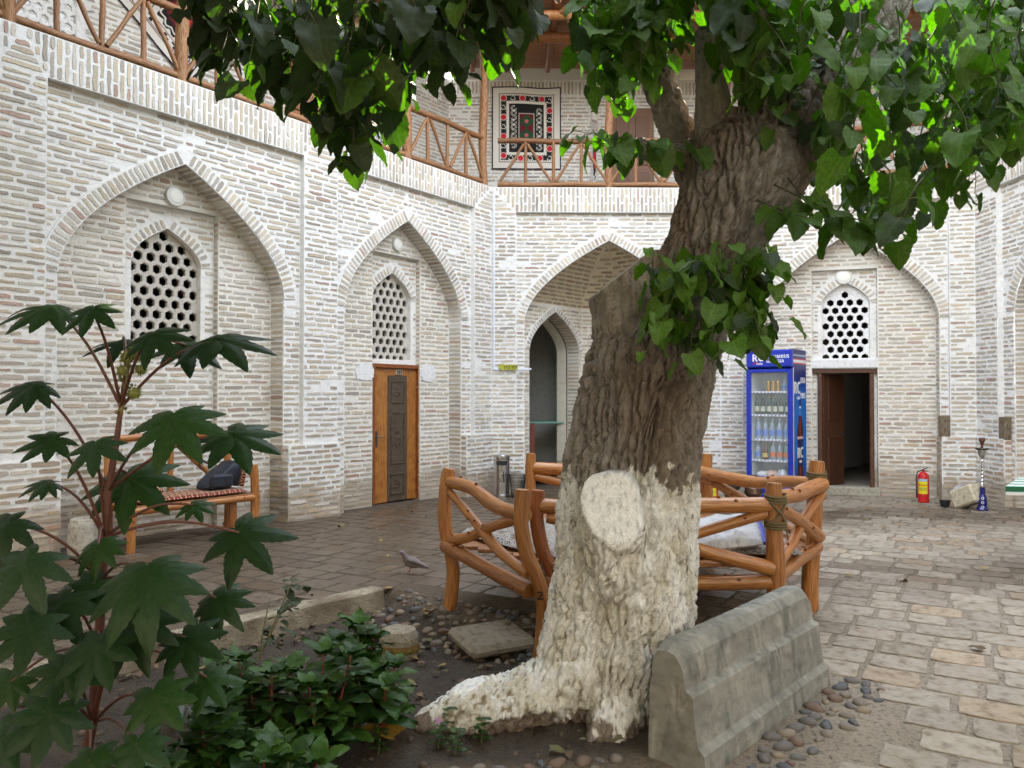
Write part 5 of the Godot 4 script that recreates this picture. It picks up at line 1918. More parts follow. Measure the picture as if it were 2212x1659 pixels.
	for b in B.size():
		var q: Array = B[b]
		var px: float = q[0]
		var base := Vector3((px - 1106.0) / 1700.0 * q[2], 0, -q[2])
		base.y = ground_y(base.x, q[2]) - 0.01
		var t := thing("balsam_plant", names[b], "plant", base, "balsam plants in the bed")
		var ln := 0
		for s in q[4]:
			var an: float = TAU * s / q[4] + rng.randf() * 0.6
			var lean := 0.0 if s == 0 else rng.randf_range(0.12, 0.45)
			var h: float = q[3] * rng.randf_range(0.65, 1.05)
			var tip := base + Vector3(cos(an) * lean * h, h, sin(an) * lean * h)
			var st := MB.new()
			arc_tube(base, tip, 0.0, 0.010, 0.004, Color(0.20, 0.04, 0.035) if rng.randf() < 0.7 else Color(0.12, 0.14, 0.05), st, 6)
			part(st, "stem", M.stem, t)
			var m := int(h / 0.042)
			for i in m:
				var f := 0.3 + 0.7 * (i + 1) / m
				var p := base.lerp(tip, f)
				for e in (2 if i < m - 1 else 6):
					var a2 := i * 2.4 + e * (PI if i < m - 1 else 1.05) + rng.randf_range(-0.3, 0.3)
					var out := Vector3(cos(a2), rng.randf_range(-0.1, 0.45) + (0.5 if i == m - 1 else 0.0), sin(a2)).normalized()
					var up := Vector3(rng.randf_range(-0.2, 0.2), 1, rng.randf_range(-0.2, 0.2))
					var z := (up - out * up.dot(out)).normalized()
					var sz := rng.randf_range(0.13, 0.2) * lerpf(1.1, 0.6, f)
					var me := MeshInstance3D.new()
					me.name = "leaf" if ln == 0 else "leaf_%03d" % ln
					ln += 1
					me.mesh = bl[rng.randi() % 4]
					me.material_override = bm[rng.randi() % 3]
					t.add_child(me)
					me.transform = Transform3D(Basis(out.cross(z) * sz * 1.5, out * sz, z * sz), p - base)
	# a thin weed by the kerb, a grass tuft, seedlings
	var wd := thing("tall_weed", "spindly grey green weed leaning beside the kerb", "plant", at(560, 1420, 4.3))
	var wm := MB.new()
	for q in [[[560, 1425], [600, 1330], [640, 1240]], [[560, 1425], [575, 1340], [585, 1290]], [[560, 1425], [610, 1320], [660, 1290]]]:
		var pts := []
		for p in q: pts.append(at(p[0], p[1], 4.3))
		wm.tube(pts, [0.006, 0.004, 0.002], 5, Color(0.2, 0.2, 0.1), false)
	part(wm, "stem", M.stem, wd)
	var wl := mat(lin(0.10, 0.14, 0.07), 0.6, {"tex": bt, "back": Color(0.3, 0.4, 0.1)})
	for i in 34:
		var f := rng.randf()
		var p := at(565 + f * 90 + rng.randf_range(-15, 25), 1400 - f * 150 + rng.randf_range(-20, 20), 4.3 + rng.randf_range(-0.06, 0.06))
		var out := Vector3(rng.randf_range(-1, 1), rng.randf_range(-0.4, 0.3), rng.randf_range(-1, 1)).normalized()
		var z := (Vector3.UP - out * out.y).normalized()
		var sz := rng.randf_range(0.06, 0.12)
		var me := MeshInstance3D.new()
		me.name = "leaf" if i == 0 else "leaf_%03d" % i
		me.mesh = bl[i % 4]
		me.material_override = wl
		wd.add_child(me)
		me.transform = Transform3D(Basis(out.cross(z) * sz * 1.2, out * sz, z * sz), p - wd.position)
	var gt := MB.new()
	var gc := at(395, 1475, 3.9)
	gc.y = ground_y(gc.x, 3.9)
	for i in 40:
		var an := rng.randf() * TAU
		var o := Vector3(cos(an), 0, sin(an))
		var l := rng.randf_range(0.10, 0.2)
		gt.tube([gc, gc + o * l * 0.45 + Vector3(0, l * 0.6, 0), gc + o * l + Vector3(0, l * 0.5, 0)], [0.004, 0.004, 0.0008], 4, Color(0.13, 0.16, 0.13), false)
	single(gt, "grass_tuft", M.stem, "grey green grass tuft on the dark soil by the kerb", "grass", "")
	for q in [[948, 1585, 3.45, "seedling with a small violet flower on the bare soil", true], [820, 1585, 3.45, "small seedling with round leaves by the yellow fallen leaf", false], [968, 1560, 3.55, "pale seedling by the sawn root", false], [1040, 1570, 3.5, "tiny seedling close to the trunk foot", false], [985, 1560, 3.4, "thin seedling on the soil between root and pebbles", false]]:
		var c := Vector3((q[0] - 1106.0) / 1700.0 * q[2], 0, -q[2])
		c.y = ground_y(c.x, q[2])
		var t := thing("seedling", q[3], "plant", c, "seedlings on the bare soil")
		var s := MB.new()
		s.tube([c, c + Vector3(0.005, 0.07, 0), c + Vector3(0.0, 0.12, 0.01)], [0.003, 0.002, 0.001], 5, Color(0.1, 0.14, 0.04), false)
		part(s, "stem", M.stem, t)
		for i in 9:
			var out := Vector3(cos(i * 2.4), 0.25, sin(i * 2.4)).normalized()
			var z := (Vector3.UP - out * out.y).normalized()
			var me := MeshInstance3D.new()
			me.name = "leaf" if i == 0 else "leaf_%03d" % i
			me.mesh = bl[i % 4]
			me.material_override = bm[i % 3]
			t.add_child(me)
			me.transform = Transform3D(Basis(out.cross(z) * 0.08, out * 0.05, z * 0.05), Vector3(0, 0.02 + i * 0.011, 0))
		if q[4]:
			var fm := MB.new()
			var h := c + Vector3(0.0, 0.125, 0.012)
			for i in 5:
				var a := TAU * i / 5
				var o := Vector3(cos(a), sin(a), 0.2)
				var o2 := Vector3(cos(a + 0.45), sin(a + 0.45), 0.2)
				var o3 := Vector3(cos(a - 0.45), sin(a - 0.45), 0.2)
				fm.quad(h, h + o2 * 0.013, h + o * 0.02, h + o3 * 0.013, Vector3(0, 0, 1), Color(0.55, 0.25, 0.6))
			part(fm, "flower", M.stem, t)
	# fallen leaves
	var fl := leaf_mesh(12, 6, 99)
	for q in [[855, 1565, 3.5, 0.17, Color(0.52, 0.30, 0.03), "large yellow fallen leaf at the edge of the balsam plants"], [830, 1640, 3.2, 0.14, Color(0.25, 0.10, 0.035), "brown fallen leaf on the dark soil"], [1150, 1565, 3.55, 0.1, Color(0.22, 0.15, 0.09), "curled dry leaf in front of the trunk"], [720, 1620, 3.3, 0.1, Color(0.3, 0.24, 0.05), "dull yellow fallen leaf under the balsam"], [1105, 1425, 3.75, 0.05, Color(0.2, 0.06, 0.03), "small red brown leaf lying by the sawn root"]]:
		var me := MeshInstance3D.new()
		me.name = numbered("fallen_leaf")
		me.mesh = fl
		me.material_override = mat(q[4].linear_to_srgb(), 0.7, {"tex": bt, "back": Color(0.3, 0.25, 0.1)})
		add_child(me)
		var c := Vector3((q[0] - 1106.0) / 1700.0 * q[2], 0, -q[2])
		c.y = ground_y(c.x, q[2]) + 0.03
		me.transform = Transform3D(Basis(Vector3.UP, rng.randf() * TAU) * Basis(Vector3.RIGHT, -PI / 2 + 0.25).scaled(Vector3.ONE * q[3]), c)
		me.set_meta("label", q[5]); me.set_meta("category", "leaf"); me.set_meta("group", "fallen leaves on the soil")

# ------------------------------------------------------------------ log seats, bench, barrier
func bent(parent: Node3D, called: String, pts: Array, r0: float, r1: float, col := W, knots := true) -> MeshInstance3D:     # a peeled, varnished log along points
	var c := Curve3D.new()
	for p in pts: c.add_point(p)
	for i in range(1, pts.size() - 1):
		var t: Vector3 = (pts[i + 1] - pts[i - 1]) * 0.22
		c.set_point_in(i, -t)
		c.set_point_out(i, t)
	var l := c.get_baked_length()
	var n := maxi(5, int(l / 0.035))
	var q := []
	var rad := []
	var s := rng.randf() * TAU
	for i in n + 1:
		var f := float(i) / n
		q.append(c.sample_baked(l * f, true))
		var e := minf(f, 1.0 - f) * l
		rad.append(lerpf(r0, r1, f) * (1.0 + 0.05 * sin(f * 7.0 + s) + 0.03 * sin(f * 19.0 + s)) * (1.0 if e > 0.02 else 0.86))
	var mb := MB.new()
	var cc := col * rng.randf_range(0.85, 1.1)
	mb.tube(q, rad, 16, Color(cc.r, cc.g, cc.b), true, 0.03, s)
	if knots:
		for i in 1 + int(l / 0.5):
			var f := rng.randf_range(0.1, 0.9)
			var p := c.sample_baked(l * f, true)
			var d := Vector3(rng.randf_range(-1, 1), rng.randf_range(-0.2, 1), rng.randf_range(0, 1)).normalized()
			var tg := (c.sample_baked(minf(l, l * f + 0.05), true) - p).normalized()
			d = (d - tg * d.dot(tg)).normalized()
			var rr := lerpf(r0, r1, f)
			mb.tube([p + d * rr * 0.6, p + d * (rr * 1.05), p + d * (rr + 0.012)], [rr * 0.34, rr * 0.26, rr * 0.16], 8, Color(0.62, 0.5, 0.42), true)
	return part(mb, called, M.log, parent)

func pillow(c: Vector3, ax: Vector3, az: Vector3, h: float, m: Material, called: String, label: String, cat: String, pw := 0.35, uvs := Vector2(1, 1), sag := 0.0) -> MeshInstance3D:
	var n := 26
	var mb := MB.new()
	for side in [1.0, -1.0]:
		var P := PackedVector3Array()
		var U := PackedVector2Array()
		for j in n + 1:
			for i in n + 1:
				var u := 2.0 * i / n - 1.0
				var v := 2.0 * j / n - 1.0
				var t := pow(maxf(0.0, (1.0 - u * u) * (1.0 - v * v)), pw)
				var wr := 0.10 * h * sin(u * 9.0 + v * 3.0) * t + 0.07 * h * sin(v * 13.0 - u * 5.0) * t
				P.append(c + ax * u * (1.0 - 0.04 * v * v) + az * v * (1.0 - 0.04 * u * u) + Vector3(0, side * h * t * (1.0 if side > 0 else 0.55) + wr - sag * (1.0 - u * u), 0))
				U.append(Vector2((u + 1) * 0.5 * uvs.x, (v + 1) * 0.5 * uvs.y))
		var fl: bool = (P[1] - P[0]).cross(P[n + 1] - P[0]).y * side < 0
		mb.grid(P, PackedColorArray(), U, n + 1, n + 1, fl)
	return single(mb, called, m, label, cat)

func floral(sd: int, dark: Color, light: Color, mid: Color) -> ImageTexture:
	var im := Image.create(256, 256, false, Image.FORMAT_RGB8)
	var f := FastNoiseLite.new()
	f.seed = sd
	f.frequency = 0.05
	for y in 256:
		for x in 256:
			var v := f.get_noise_2d(x * 1.6, y * 1.6)
			var w := f.get_noise_2d(x * 3.0 + 400.0, y * 3.0)
			var c := light
			if absf(v) < 0.10: c = dark
			elif w > 0.32: c = mid
			elif absf(w) < 0.035: c = dark
			im.set_pixel(x, y, c)
	return ImageTexture.create_from_image(im)

func ikat() -> ImageTexture:
	var im := Image.create(256, 128, false, Image.FORMAT_RGB8)
	for y in 128:
		for x in 256:
			var q := fposmod(x / 32.0, 1.0)
			var ph := fposmod(y / 18.0 + absf(q - 0.5) * 3.2, 1.0)
			var c := Color(0.40, 0.07, 0.08)
			if ph < 0.32: c = Color(0.78, 0.68, 0.5)
			elif ph < 0.42: c = Color(0.16, 0.04, 0.05)
			elif ph < 0.6: c = Color(0.52, 0.15, 0.14)
			im.set_pixel(x, y, c)
	return ImageTexture.create_from_image(im)

func coil(parent: Node3D, c: Vector3, r: float, n: int) -> void:
	var mb := MB.new()
	var pts := []
	var rad := []
	for i in n * 20 + 1:
		var a := TAU * i / 20.0
		pts.append(c + Vector3(cos(a) * r, (a / TAU - n / 2.0) * 0.017 + 0.003 * sin(a * 2.0 + 1.0), sin(a) * r))
		rad.append(0.0085 + 0.001 * sin(i * 2.1))
	mb.tube(pts, rad, 7, W)
	part(mb, "rope", M.rope, parent)

func build_furniture() -> void:
	M.rope = mat(lin(0.26, 0.19, 0.09), 0.9, {"tex": ntex(0.08, [grey(0.5), grey(1.0)], 61), "tri": Vector3(20, 20, 20)})
	M.floral = mat(W, 0.9, {"tex": floral(5, Color(0.16, 0.15, 0.17), Color(0.70, 0.67, 0.62), Color(0.45, 0.42, 0.42)), "rim": 0.2})
	M.floral_warm = mat(W, 0.9, {"tex": floral(9, Color(0.14, 0.11, 0.09), Color(0.50, 0.42, 0.30), Color(0.35, 0.15, 0.10)), "rim": 0.2})
	var t := thing("log_daybed", "six sided varnished log daybed with crossed rails behind the tree", "daybed", Vector3(0.85, 0, -6.1))
	var post := {"p1": Vector2(-0.45, 5.64), "p2": Vector2(0.115, 4.80), "p2b": Vector2(0.215, 5.02), "q1": Vector2(1.64, 4.93), "q2": Vector2(2.13, 5.58), "q3": Vector2(1.78, 7.2), "p3": Vector2(0.18, 7.4)}
	var tall := {"p1": 0.98, "p2": 0.93, "p2b": 0.90, "q1": 0.955, "q2": 1.04, "q3": 0.97, "p3": 0.96}
	for k in post:
		var b: Vector2 = post[k]
		var g := ground_y(b.x, b.y) - 0.01
		var r := 0.048 if k[0] == "p" else 0.055
		var bend := 0.03 if k in ["p1", "p2", "p2b"] else 0.008
		var dx := -0.05 if k in ["p2", "p2b"] else (0.03 if k == "q2" else 0.0)
		var col := Color(0.85, 0.62, 0.5) if k == "p2b" else W
		bent(t, "post", [Vector3(b.x - dx, g, -b.y), Vector3(b.x - dx + bend, 0.25, -b.y), Vector3(b.x - bend + 0.01, 0.52, -b.y), Vector3(b.x - bend + dx * 0.6, 0.75, -b.y), Vector3(b.x + dx, tall[k], -b.y)], r * 1.08, r * 0.95, col, false)
	var p1: float = 5.64
	var p2: float = 4.80
	bent(t, "rail", [at(968, 1042, p1), at(1015, 1052, 5.4), at(1060, 1085, 5.15), at(1100, 1103, 4.95), at(1140, 1112, p2)], 0.046, 0.044)
	bent(t, "brace", [at(972, 1062, p1 - 0.04), at(1030, 1130, 5.3), at(1080, 1190, 5.0), at(1140, 1238, p2 - 0.02)], 0.030, 0.036)
	bent(t, "brace", [at(966, 1166, p1), at(1010, 1160, 5.4), at(1050, 1142, 5.2), at(1090, 1128, 5.0), at(1140, 1115, p2 + 0.05)], 0.036, 0.036)
	bent(t, "seat_beam", [at(962, 1176, p1), at(1050, 1225, 5.2), at(1145, 1275, p2)], 0.05, 0.05, Color(0.85, 0.8, 0.75))
	bent(t, "rail", [at(1165, 1092, 5.02), at(1330, 1098, 5.0), at(1500, 1092, 4.95), at(1672, 1090, 4.93)], 0.05, 0.048)
	bent(t, "brace", [at(1180, 1225, 5.02), at(1400, 1180, 5.0), at(1560, 1135, 4.96), at(1665, 1105, 4.93)], 0.034, 0.036)
	bent(t, "brace", [at(1180, 1118, 5.0), at(1380, 1150, 4.98), at(1540, 1195, 4.92), at(1668, 1228, 4.9)], 0.036, 0.048)
	bent(t, "seat_beam", [at(1180, 1252, 5.02), at(1420, 1258, 5.0), at(1668, 1254, 4.93)], 0.046, 0.046)
	bent(t, "rail", [at(1660, 1090, 4.90), at(1692, 1072, 5.05), at(1715, 1070, 5.2), at(1742, 1058, 5.4), at(1778, 1044, 5.55)], 0.05, 0.052)
	bent(t, "brace", [at(1672, 1092, 4.93), at(1720, 1120, 5.2), at(1768, 1160, 5.5)], 0.038, 0.046)
	bent(t, "brace", [at(1676, 1222, 4.93), at(1712, 1165, 5.15), at(1735, 1120, 5.35), at(1775, 1066, 5.55)], 0.038, 0.034, Color(1.05, 1.0, 0.95))
	bent(t, "seat_beam", [at(1672, 1250, 4.93), at(1720, 1210, 5.25), at(1765, 1180, 5.56)], 0.044, 0.044)
	bent(t, "rail", [at(1516, 1020, 7.18), at(1570, 1032, 6.7), at(1640, 1042, 6.3), at(1700, 1040, 5.9), at(1776, 1046, 5.6)], 0.055, 0.045)
	bent(t, "brace", [at(1516, 1030, 7.15), at(1570, 1058, 6.8), at(1640, 1100, 6.3), at(1752, 1172, 5.62)], 0.04, 0.034)
	bent(t, "rail", [at(1150, 1010, 7.4), at(1250, 1014, 7.36), at(1400, 1012, 7.28), at(1522, 1012, 7.2)], 0.055, 0.05)
	bent(t, "brace", [at(1155, 1028, 7.4), at(1300, 1060, 7.32), at(1516, 1095, 7.2)], 0.04, 0.036)
	bent(t, "seat_beam", [at(1150, 1108, 7.4), at(1520, 1110, 7.2)], 0.045, 0.045)
	bent(t, "seat_beam", [at(1518, 1110, 7.2), at(1755, 1185, 5.6)], 0.045, 0.045)
	# seat boards
	var poly := PackedVector2Array([post.p1, post.p2b, post.q1, post.q2, post.q3, post.p3])
	var d := 5.02
	var bi := 0
	while d < 7.35:
		var xs := []
		for i in poly.size():
			var a := poly[i]
			var b := poly[(i + 1) % poly.size()]
			if (a.y - d) * (b.y - d) < 0.0: xs.append(lerpf(a.x, b.x, (d - a.y) / (b.y - a.y)))
		if xs.size() >= 2:
			xs.sort()
			var mb := MB.new()
			var c := rng.randf_range(0.75, 1.05)
			var x0: float = xs[0] + 0.03
			var x1: float = xs[-1] - 0.03
			if x1 - x0 > 0.1:
				mb.bbox(Vector3((x0 + x1) / 2, 0.435 + rng.randf_range(-0.003, 0.003), -d), Vector3((x1 - x0) / 2, 0, 0), Vector3(0, 0.014, 0), Vector3(0, 0, 0.052), 0.004, Color(c, c, c))
				part(mb, "board" if bi == 0 else "board_%03d" % bi, M.plank, t)
				bi += 1
		d += 0.112
	coil(t, Vector3(1.645, 0.86, -4.93), 0.064, 3)
	coil(t, Vector3(1.645, 0.70, -4.93), 0.064, 3)
	coil(t, Vector3(2.155, 0.94, -5.58), 0.064, 3)
	coil(t, Vector3(2.145, 0.80, -5.58), 0.064, 3)
	var rp := MB.new()
	rp.tube([Vector3(1.70, 0.84, -4.90), Vector3(1.66, 0.77, -4.86), Vector3(1.60, 0.71, -4.88)], [0.009, 0.009, 0.009], 7, W)
	rp.tube([Vector3(1.60, 0.84, -4.88), Vector3(1.66, 0.77, -4.855), Vector3(1.70, 0.71, -4.9), Vector3(1.72, 0.6, -4.92)], [0.009, 0.009, 0.009, 0.004], 7, W)
	rp.tube([Vector3(2.20, 0.93, -5.55), Vector3(2.20, 0.87, -5.54), Vector3(2.19, 0.80, -5.55)], [0.009, 0.009, 0.009], 7, W)
	part(rp, "rope", M.rope, t)
	text_on("2", Vector3(0.168, 0.30, -4.742), Basis(Vector3.RIGHT, Vector3.UP, Vector3.BACK), 0.05, M.black, t)
	pillow(Vector3(0.42, 0.475, -5.85), Vector3(0.36, 0, 0.48), Vector3(0.50, 0, -0.40), 0.05, M.floral, "seat_mattress", "pale mattress with small dark flowers beside the numbered post", "mattress", 0.18, Vector2(2.2, 2.2))
	pillow(Vector3(0.02, 0.475, -5.62), Vector3(0.16, 0, 0.20), Vector3(0.10, 0, -0.09), 0.045, M.floral_warm, "folded_quilt", "folded quilt edge in warm flower print under the crossed braces", "quilt", 0.25, Vector2(1.5, 1.0))
	pillow(Vector3(1.40, 0.475, -5.75), Vector3(0.56, 0, 0.05), Vector3(0.05, 0, -0.62), 0.045, M.floral, "seat_mattress", "pale flowered mattress behind the rope bound posts", "mattress", 0.18, Vector2(2.2, 2.2))
	var cu := pillow(Vector3(1.37, 0.585, -5.22), Vector3(0.27, 0.03, 0.02), Vector3(0.02, 0.06, -0.17), 0.085, mat(lin(0.44, 0.44, 0.45), 0.45, {"tex": ntex(0.015, [grey(0.7), grey(1.0), grey(0.85)], 66), "rim": 0.4}), "cushion", "plump silver grey cushion with blue ends on the log seat", "cushion", 0.42)
	var cb := MB.new()
	for e in [-1.0, 1.0]:
		var pts := []
		var rad := []
		for i in 13:
			var f := i / 12.0 * 2.0 - 1.0
			pts.append(Vector3(1.37, 0.585, -5.22) + Vector3(0.262, 0.03, 0.02) * e + Vector3(0.02, 0.06, -0.17) * f * 0.95)
			rad.append(0.012 + 0.02 * (1.0 - f * f))
		cb.tube(pts, rad, 8, W)
	part(cb, "blue_end", mat(lin(0.02, 0.03, 0.30), 0.5), cu)
	# bench by the wall
	var fr := FL
	var b2 := thing("log_bench", "small log bench with a red patterned mat against the brick niche", "bench", fr.p(1.25, 0, 0.3))
	bent(b2, "post", [fr.p(0.56, -0.05, 0.55), fr.p(0.57, 0.35, 0.55), fr.p(0.56, 0.72, 0.55)], 0.045, 0.042)
	bent(b2, "post", [fr.p(1.95, -0.08, 0.55), fr.p(1.97, 0.4, 0.55), fr.p(1.95, 0.73, 0.55)], 0.05, 0.045)
	bent(b2, "post", [fr.p(0.58, -0.05, 0.08), fr.p(0.57, 0.5, 0.08), fr.p(0.58, 1.06, 0.06)], 0.042, 0.04)
	bent(b2, "post", [fr.p(1.93, -0.08, 0.08), fr.p(1.94, 0.5, 0.08), fr.p(1.93, 1.06, 0.06)], 0.042, 0.04)
	bent(b2, "post", [fr.p(1.72, -0.06, 0.5), fr.p(1.72, 0.38, 0.5)], 0.045, 0.045, Color(0.8, 0.7, 0.65))
	bent(b2, "back_rail", [fr.p(0.52, 1.05, 0.06), fr.p(1.2, 1.07, 0.06), fr.p(2.0, 1.05, 0.06)], 0.042, 0.04)
	bent(b2, "spindle", [fr.p(1.24, 0.42, 0.07), fr.p(1.25, 1.04, 0.06)], 0.032, 0.03)
	bent(b2, "brace", [fr.p(1.2, 0.98, 0.07), fr.p(0.66, 0.5, 0.08)], 0.028, 0.026)
	bent(b2, "brace", [fr.p(1.3, 0.98, 0.07), fr.p(1.84, 0.5, 0.08)], 0.028, 0.026)
	bent(b2, "seat_beam", [fr.p(0.56, 0.37, 0.56), fr.p(1.95, 0.37, 0.56)], 0.038, 0.038)
	bent(b2, "seat_beam", [fr.p(0.58, 0.37, 0.1), fr.p(1.93, 0.37, 0.1)], 0.036, 0.036)
	bent(b2, "arm_rail", [fr.p(1.95, 0.66, 0.55), fr.p(1.94, 0.7, 0.08)], 0.032, 0.03)
	bent(b2, "arm_rail", [fr.p(0.56, 0.66, 0.55), fr.p(0.57, 0.7, 0.08)], 0.032, 0.03)
	for i in 5:
		var sb := MB.new()
		sb.bbox(fr.p(1.25, 0.405, 0.11 + i * 0.105), fr.t * 0.7, Vector3(0, 0.012, 0), fr.n * 0.048, 0.003, Color(0.9, 0.9, 0.9))
		part(sb, "seat_board", M.plank, b2)
	M.ikat = mat(W, 0.9, {"tex": ikat(), "rim": 0.2})
	pillow(fr.p(1.27, 0.445, 0.32), fr.t * 0.64, fr.n * 0.25, 0.03, M.ikat, "seat_mat", "red and cream woven mat covering the bench seat", "mat", 0.14, Vector2(1.2, 0.5))
	var ro := pillow(fr.p(0.80, 0.52, 0.32), fr.t * 0.13, fr.n * 0.22 + Vector3(0, 0.02, 0), 0.07, M.ikat, "bolster", "rolled red woven bolster at the near end of the bench", "cushion", 0.4, Vector2(0.4, 0.4))
	ro.set_meta("label", "rolled red woven bolster at the end of the bench beside the castor plant")
	pillow(fr.p(1.87, 0.62, 0.32), Vector3(0, 0.13, 0) + fr.t * 0.02, fr.n * 0.2, 0.03, M.ikat, "folded_mat", "folded woven mat propped up behind the dark backpack", "mat", 0.3, Vector2(0.4, 0.5))
	backpack(fr.p(1.60, 0.46, 0.30))
	barrier()

func backpack(c: Vector3) -> void:
	var fr := FL
	var t := thing("backpack", "dark navy backpack slumped on the red bench mat", "bag", c)
	var cloth := mat(lin(0.012, 0.018, 0.035), 0.6, {"tex": ntex(0.03, [grey(0.6), grey(1.0)], 71), "nm": nmap(0.015, 6.0, 72), "ns": 1.0, "tri": Vector3(2, 2, 2), "rim": 0.3})
	var mb := MB.new()
	var P := PackedVector3Array()
	var u := 36
	var h := 24
	for j in h + 1:
		var th := PI * j / h
		for i in u + 1:
			var ph := TAU * (i % u) / u
			var v := Vector3(signf(cos(ph)) * pow(absf(cos(ph)), 0.6) * pow(sin(th), 0.55), signf(cos(th)) * pow(absf(cos(th)), 0.7), signf(sin(ph)) * pow(absf(sin(ph)), 0.6) * pow(sin(th), 0.55))
			var lean := 0.10 * (v.y + 1.0)
			var k := 1.0 + 0.06 * nz.get_noise_3d(v.x * 2.5, v.y * 2.5, v.z * 2.5) + 0.03 * nz.get_noise_3d(v.x * 7.0, v.y * 7.0, v.z * 7.0)
			P.append(c + fr.t * (v.x * 0.21 * k * (1.0 - 0.25 * maxf(v.y, 0.0)) + lean) + Vector3(0, 0.16 + v.y * 0.155 * k - 0.05 * maxf(0.0, -v.x) * (v.y + 1.0), 0) + fr.n * v.z * 0.15 * k)
	mb.grid_closed(P, PackedColorArray(), PackedVector2Array(), u + 1, h + 1, true)
	part(mb, "bag_body", cloth, t)
	var pk := MB.new()
	pk.bbox(c + fr.t * 0.02 + Vector3(0, 0.11, 0) + fr.n * 0.14, fr.t * 0.13, Vector3(0, 0.075, 0), fr.n * 0.035, 0.025, W)
	part(pk, "pocket", cloth, t)
	var st := MB.new()
	st.tube([c + fr.t * -0.06 + Vector3(0, 0.30, 0), c + fr.t * -0.12 + Vector3(0, 0.34, 0.0), c + fr.t * -0.16 + Vector3(0, 0.30, 0), c + fr.t * -0.14 + Vector3(0, 0.25, 0)], [0.01, 0.011, 0.011, 0.01], 6, W)
	part(st, "carry_loop", cloth, t)
	var s2 := MB.new()
	s2.tube([c + fr.t * 0.22 + Vector3(0, 0.05, 0) + fr.n * 0.1, c + fr.t * 0.30 + Vector3(0, 0.2, 0) + fr.n * 0.12, c + fr.t * 0.30 + Vector3(0, 0.36, 0) + fr.n * 0.06, c + fr.t * 0.18 + Vector3(0, 0.42, 0)], [0.02, 0.024, 0.024, 0.016], 8, W)
	part(s2, "strap", cloth, t)

func barrier() -> void:
	var prof := [Vector2(-0.02, -0.14), Vector2(-0.022, 0.0), Vector2(-0.015, 0.075), Vector2(0.012, 0.10), Vector2(0.022, 0.16), Vector2(0.030, 0.23), Vector2(0.036, 0.292), Vector2(0.044, 0.300), Vector2(0.064, 0.308), Vector2(0.069, 0.318), Vector2(0.076, 0.38), Vector2(0.082, 0.437), Vector2(0.112, 0.480), Vector2(0.15, 0.487), Vector2(0.195, 0.482), Vector2(0.215, 0.45), Vector2(0.228, 0.25), Vector2(0.238, 0.08), Vector2(0.24, -0.14)]
	var e := Vector3(0.66, 0, -0.75)
	var l := Vector3(-0.75, 0, -0.66)
	var o := Vector3(0.745, 0, -3.13)
	var n := 70
	var P := PackedVector3Array()
	var C := PackedColorArray()
	var mb := MB.new()
	var col_of := func(p: Vector3) -> Color:
		var a := nz.get_noise_3d(p.x * 3.0, p.y * 4.0, p.z * 3.0)
		var b := nz.get_noise_3d(p.x * 9.0 + 4.0, p.y * 2.5, p.z * 9.0)
		var c := Color(0.20, 0.196, 0.176).lerp(Color(0.285, 0.28, 0.255), clampf(0.5 + a, 0, 1))
		if b > 0.22: c = c.lerp(Color(0.13, 0.13, 0.124), 0.85 * smoothstep(0.22, 0.34, b))         # dark streaks down the face
		var d := nz.get_noise_3d(p.x * 6.0 + 40.0, p.y * 7.0, p.z * 6.0)
		if d > 0.25: c = c.lerp(Color(0.36, 0.35, 0.315), 0.7)
		return c
	for i in n + 1:
		var f := float(i) / n
		for j in prof.size():
			var q: Vector2 = prof[j]
			var p: Vector3 = o + e * (f * 1.37) + l * q.x + Vector3(0, q.y, 0)
			var edge := minf(f, 1.0 - f) * 1.37
			var k := 0.006 * nz.get_noise_3d(p.x * 9.0, p.y * 9.0, p.z * 9.0) + 0.003 * nz.get_noise_3d(p.x * 30.0, p.y * 30.0, p.z * 30.0)
			if edge < 0.05: p += Vector3(0, -0.03 * (1.0 - edge / 0.05) * (1.0 if q.y > 0.4 else 0.0), 0)
			P.append(p + (-l) * k + Vector3(0, k, 0))
			C.append(col_of.call(P[-1]))
	var m := prof.size()
	for j in m - 1:           # each band of the profile keeps its own crisp edges
		var Q := PackedVector3Array()
		var K := PackedColorArray()
		for i in n + 1:
			for q in 2:
				Q.append(P[i * m + j + q])
				K.append(C[i * m + j + q])
		mb.grid(Q, K, PackedVector2Array(), 2, n + 1, true)
	for i in [0, n]:
		var c0: Vector3 = o + e * (i * 1.37 / n) + l * 0.12 + Vector3(0, 0.2, 0)
		var en: Vector3 = -e if i == 0 else e
		for j in m:
			var a := P[i * m + j]
			var b := P[i * m + (j + 1) % m]
			for q in 5:
				var f0 := q / 5.0
				var f1 := (q + 1) / 5.0
				var pt := [c0.lerp(a, f0), c0.lerp(b, f0), c0.lerp(b, f1), c0.lerp(a, f1)]
				var k0 := mb.v.size()
				mb.quad(pt[0], pt[1], pt[2], pt[3], en, W)
				for w in 6: mb.c[k0 + w] = col_of.call(pt[[0, 1, 2, 0, 2, 3][w]])
	single(mb, "concrete_barrier", M.cast, "weathered grey concrete barrier block leaning over the pebbles by the trunk", "barrier")

# ------------------------------------------------------------------ doors, lamps, fridge and other small things
var font: SystemFont

func text_on(s: String, p: Vector3, b: Basis, height: float, m: Material, parent: Node3D, called := "lettering", depth := 0.003) -> void:
	if font == null:
		font = SystemFont.new()
		font.font_names = PackedStringArray(["Droid Sans"])
		font.font_weight = 700
	var t := TextMesh.new()
	t.text = s
	t.font = font
	t.font_size = 64
	t.pixel_size = height / 46.0
	t.depth = depth
	t.material = m
	var o := MeshInstance3D.new()
	o.name = called
	o.mesh = t
	parent.add_child(o, true)
	var off := Vector3.ZERO
	var q: Node = parent
	while q != self:
		off += (q as Node3D).position
		q = q.get_parent()
	o.transform = Transform3D(b, p - off)

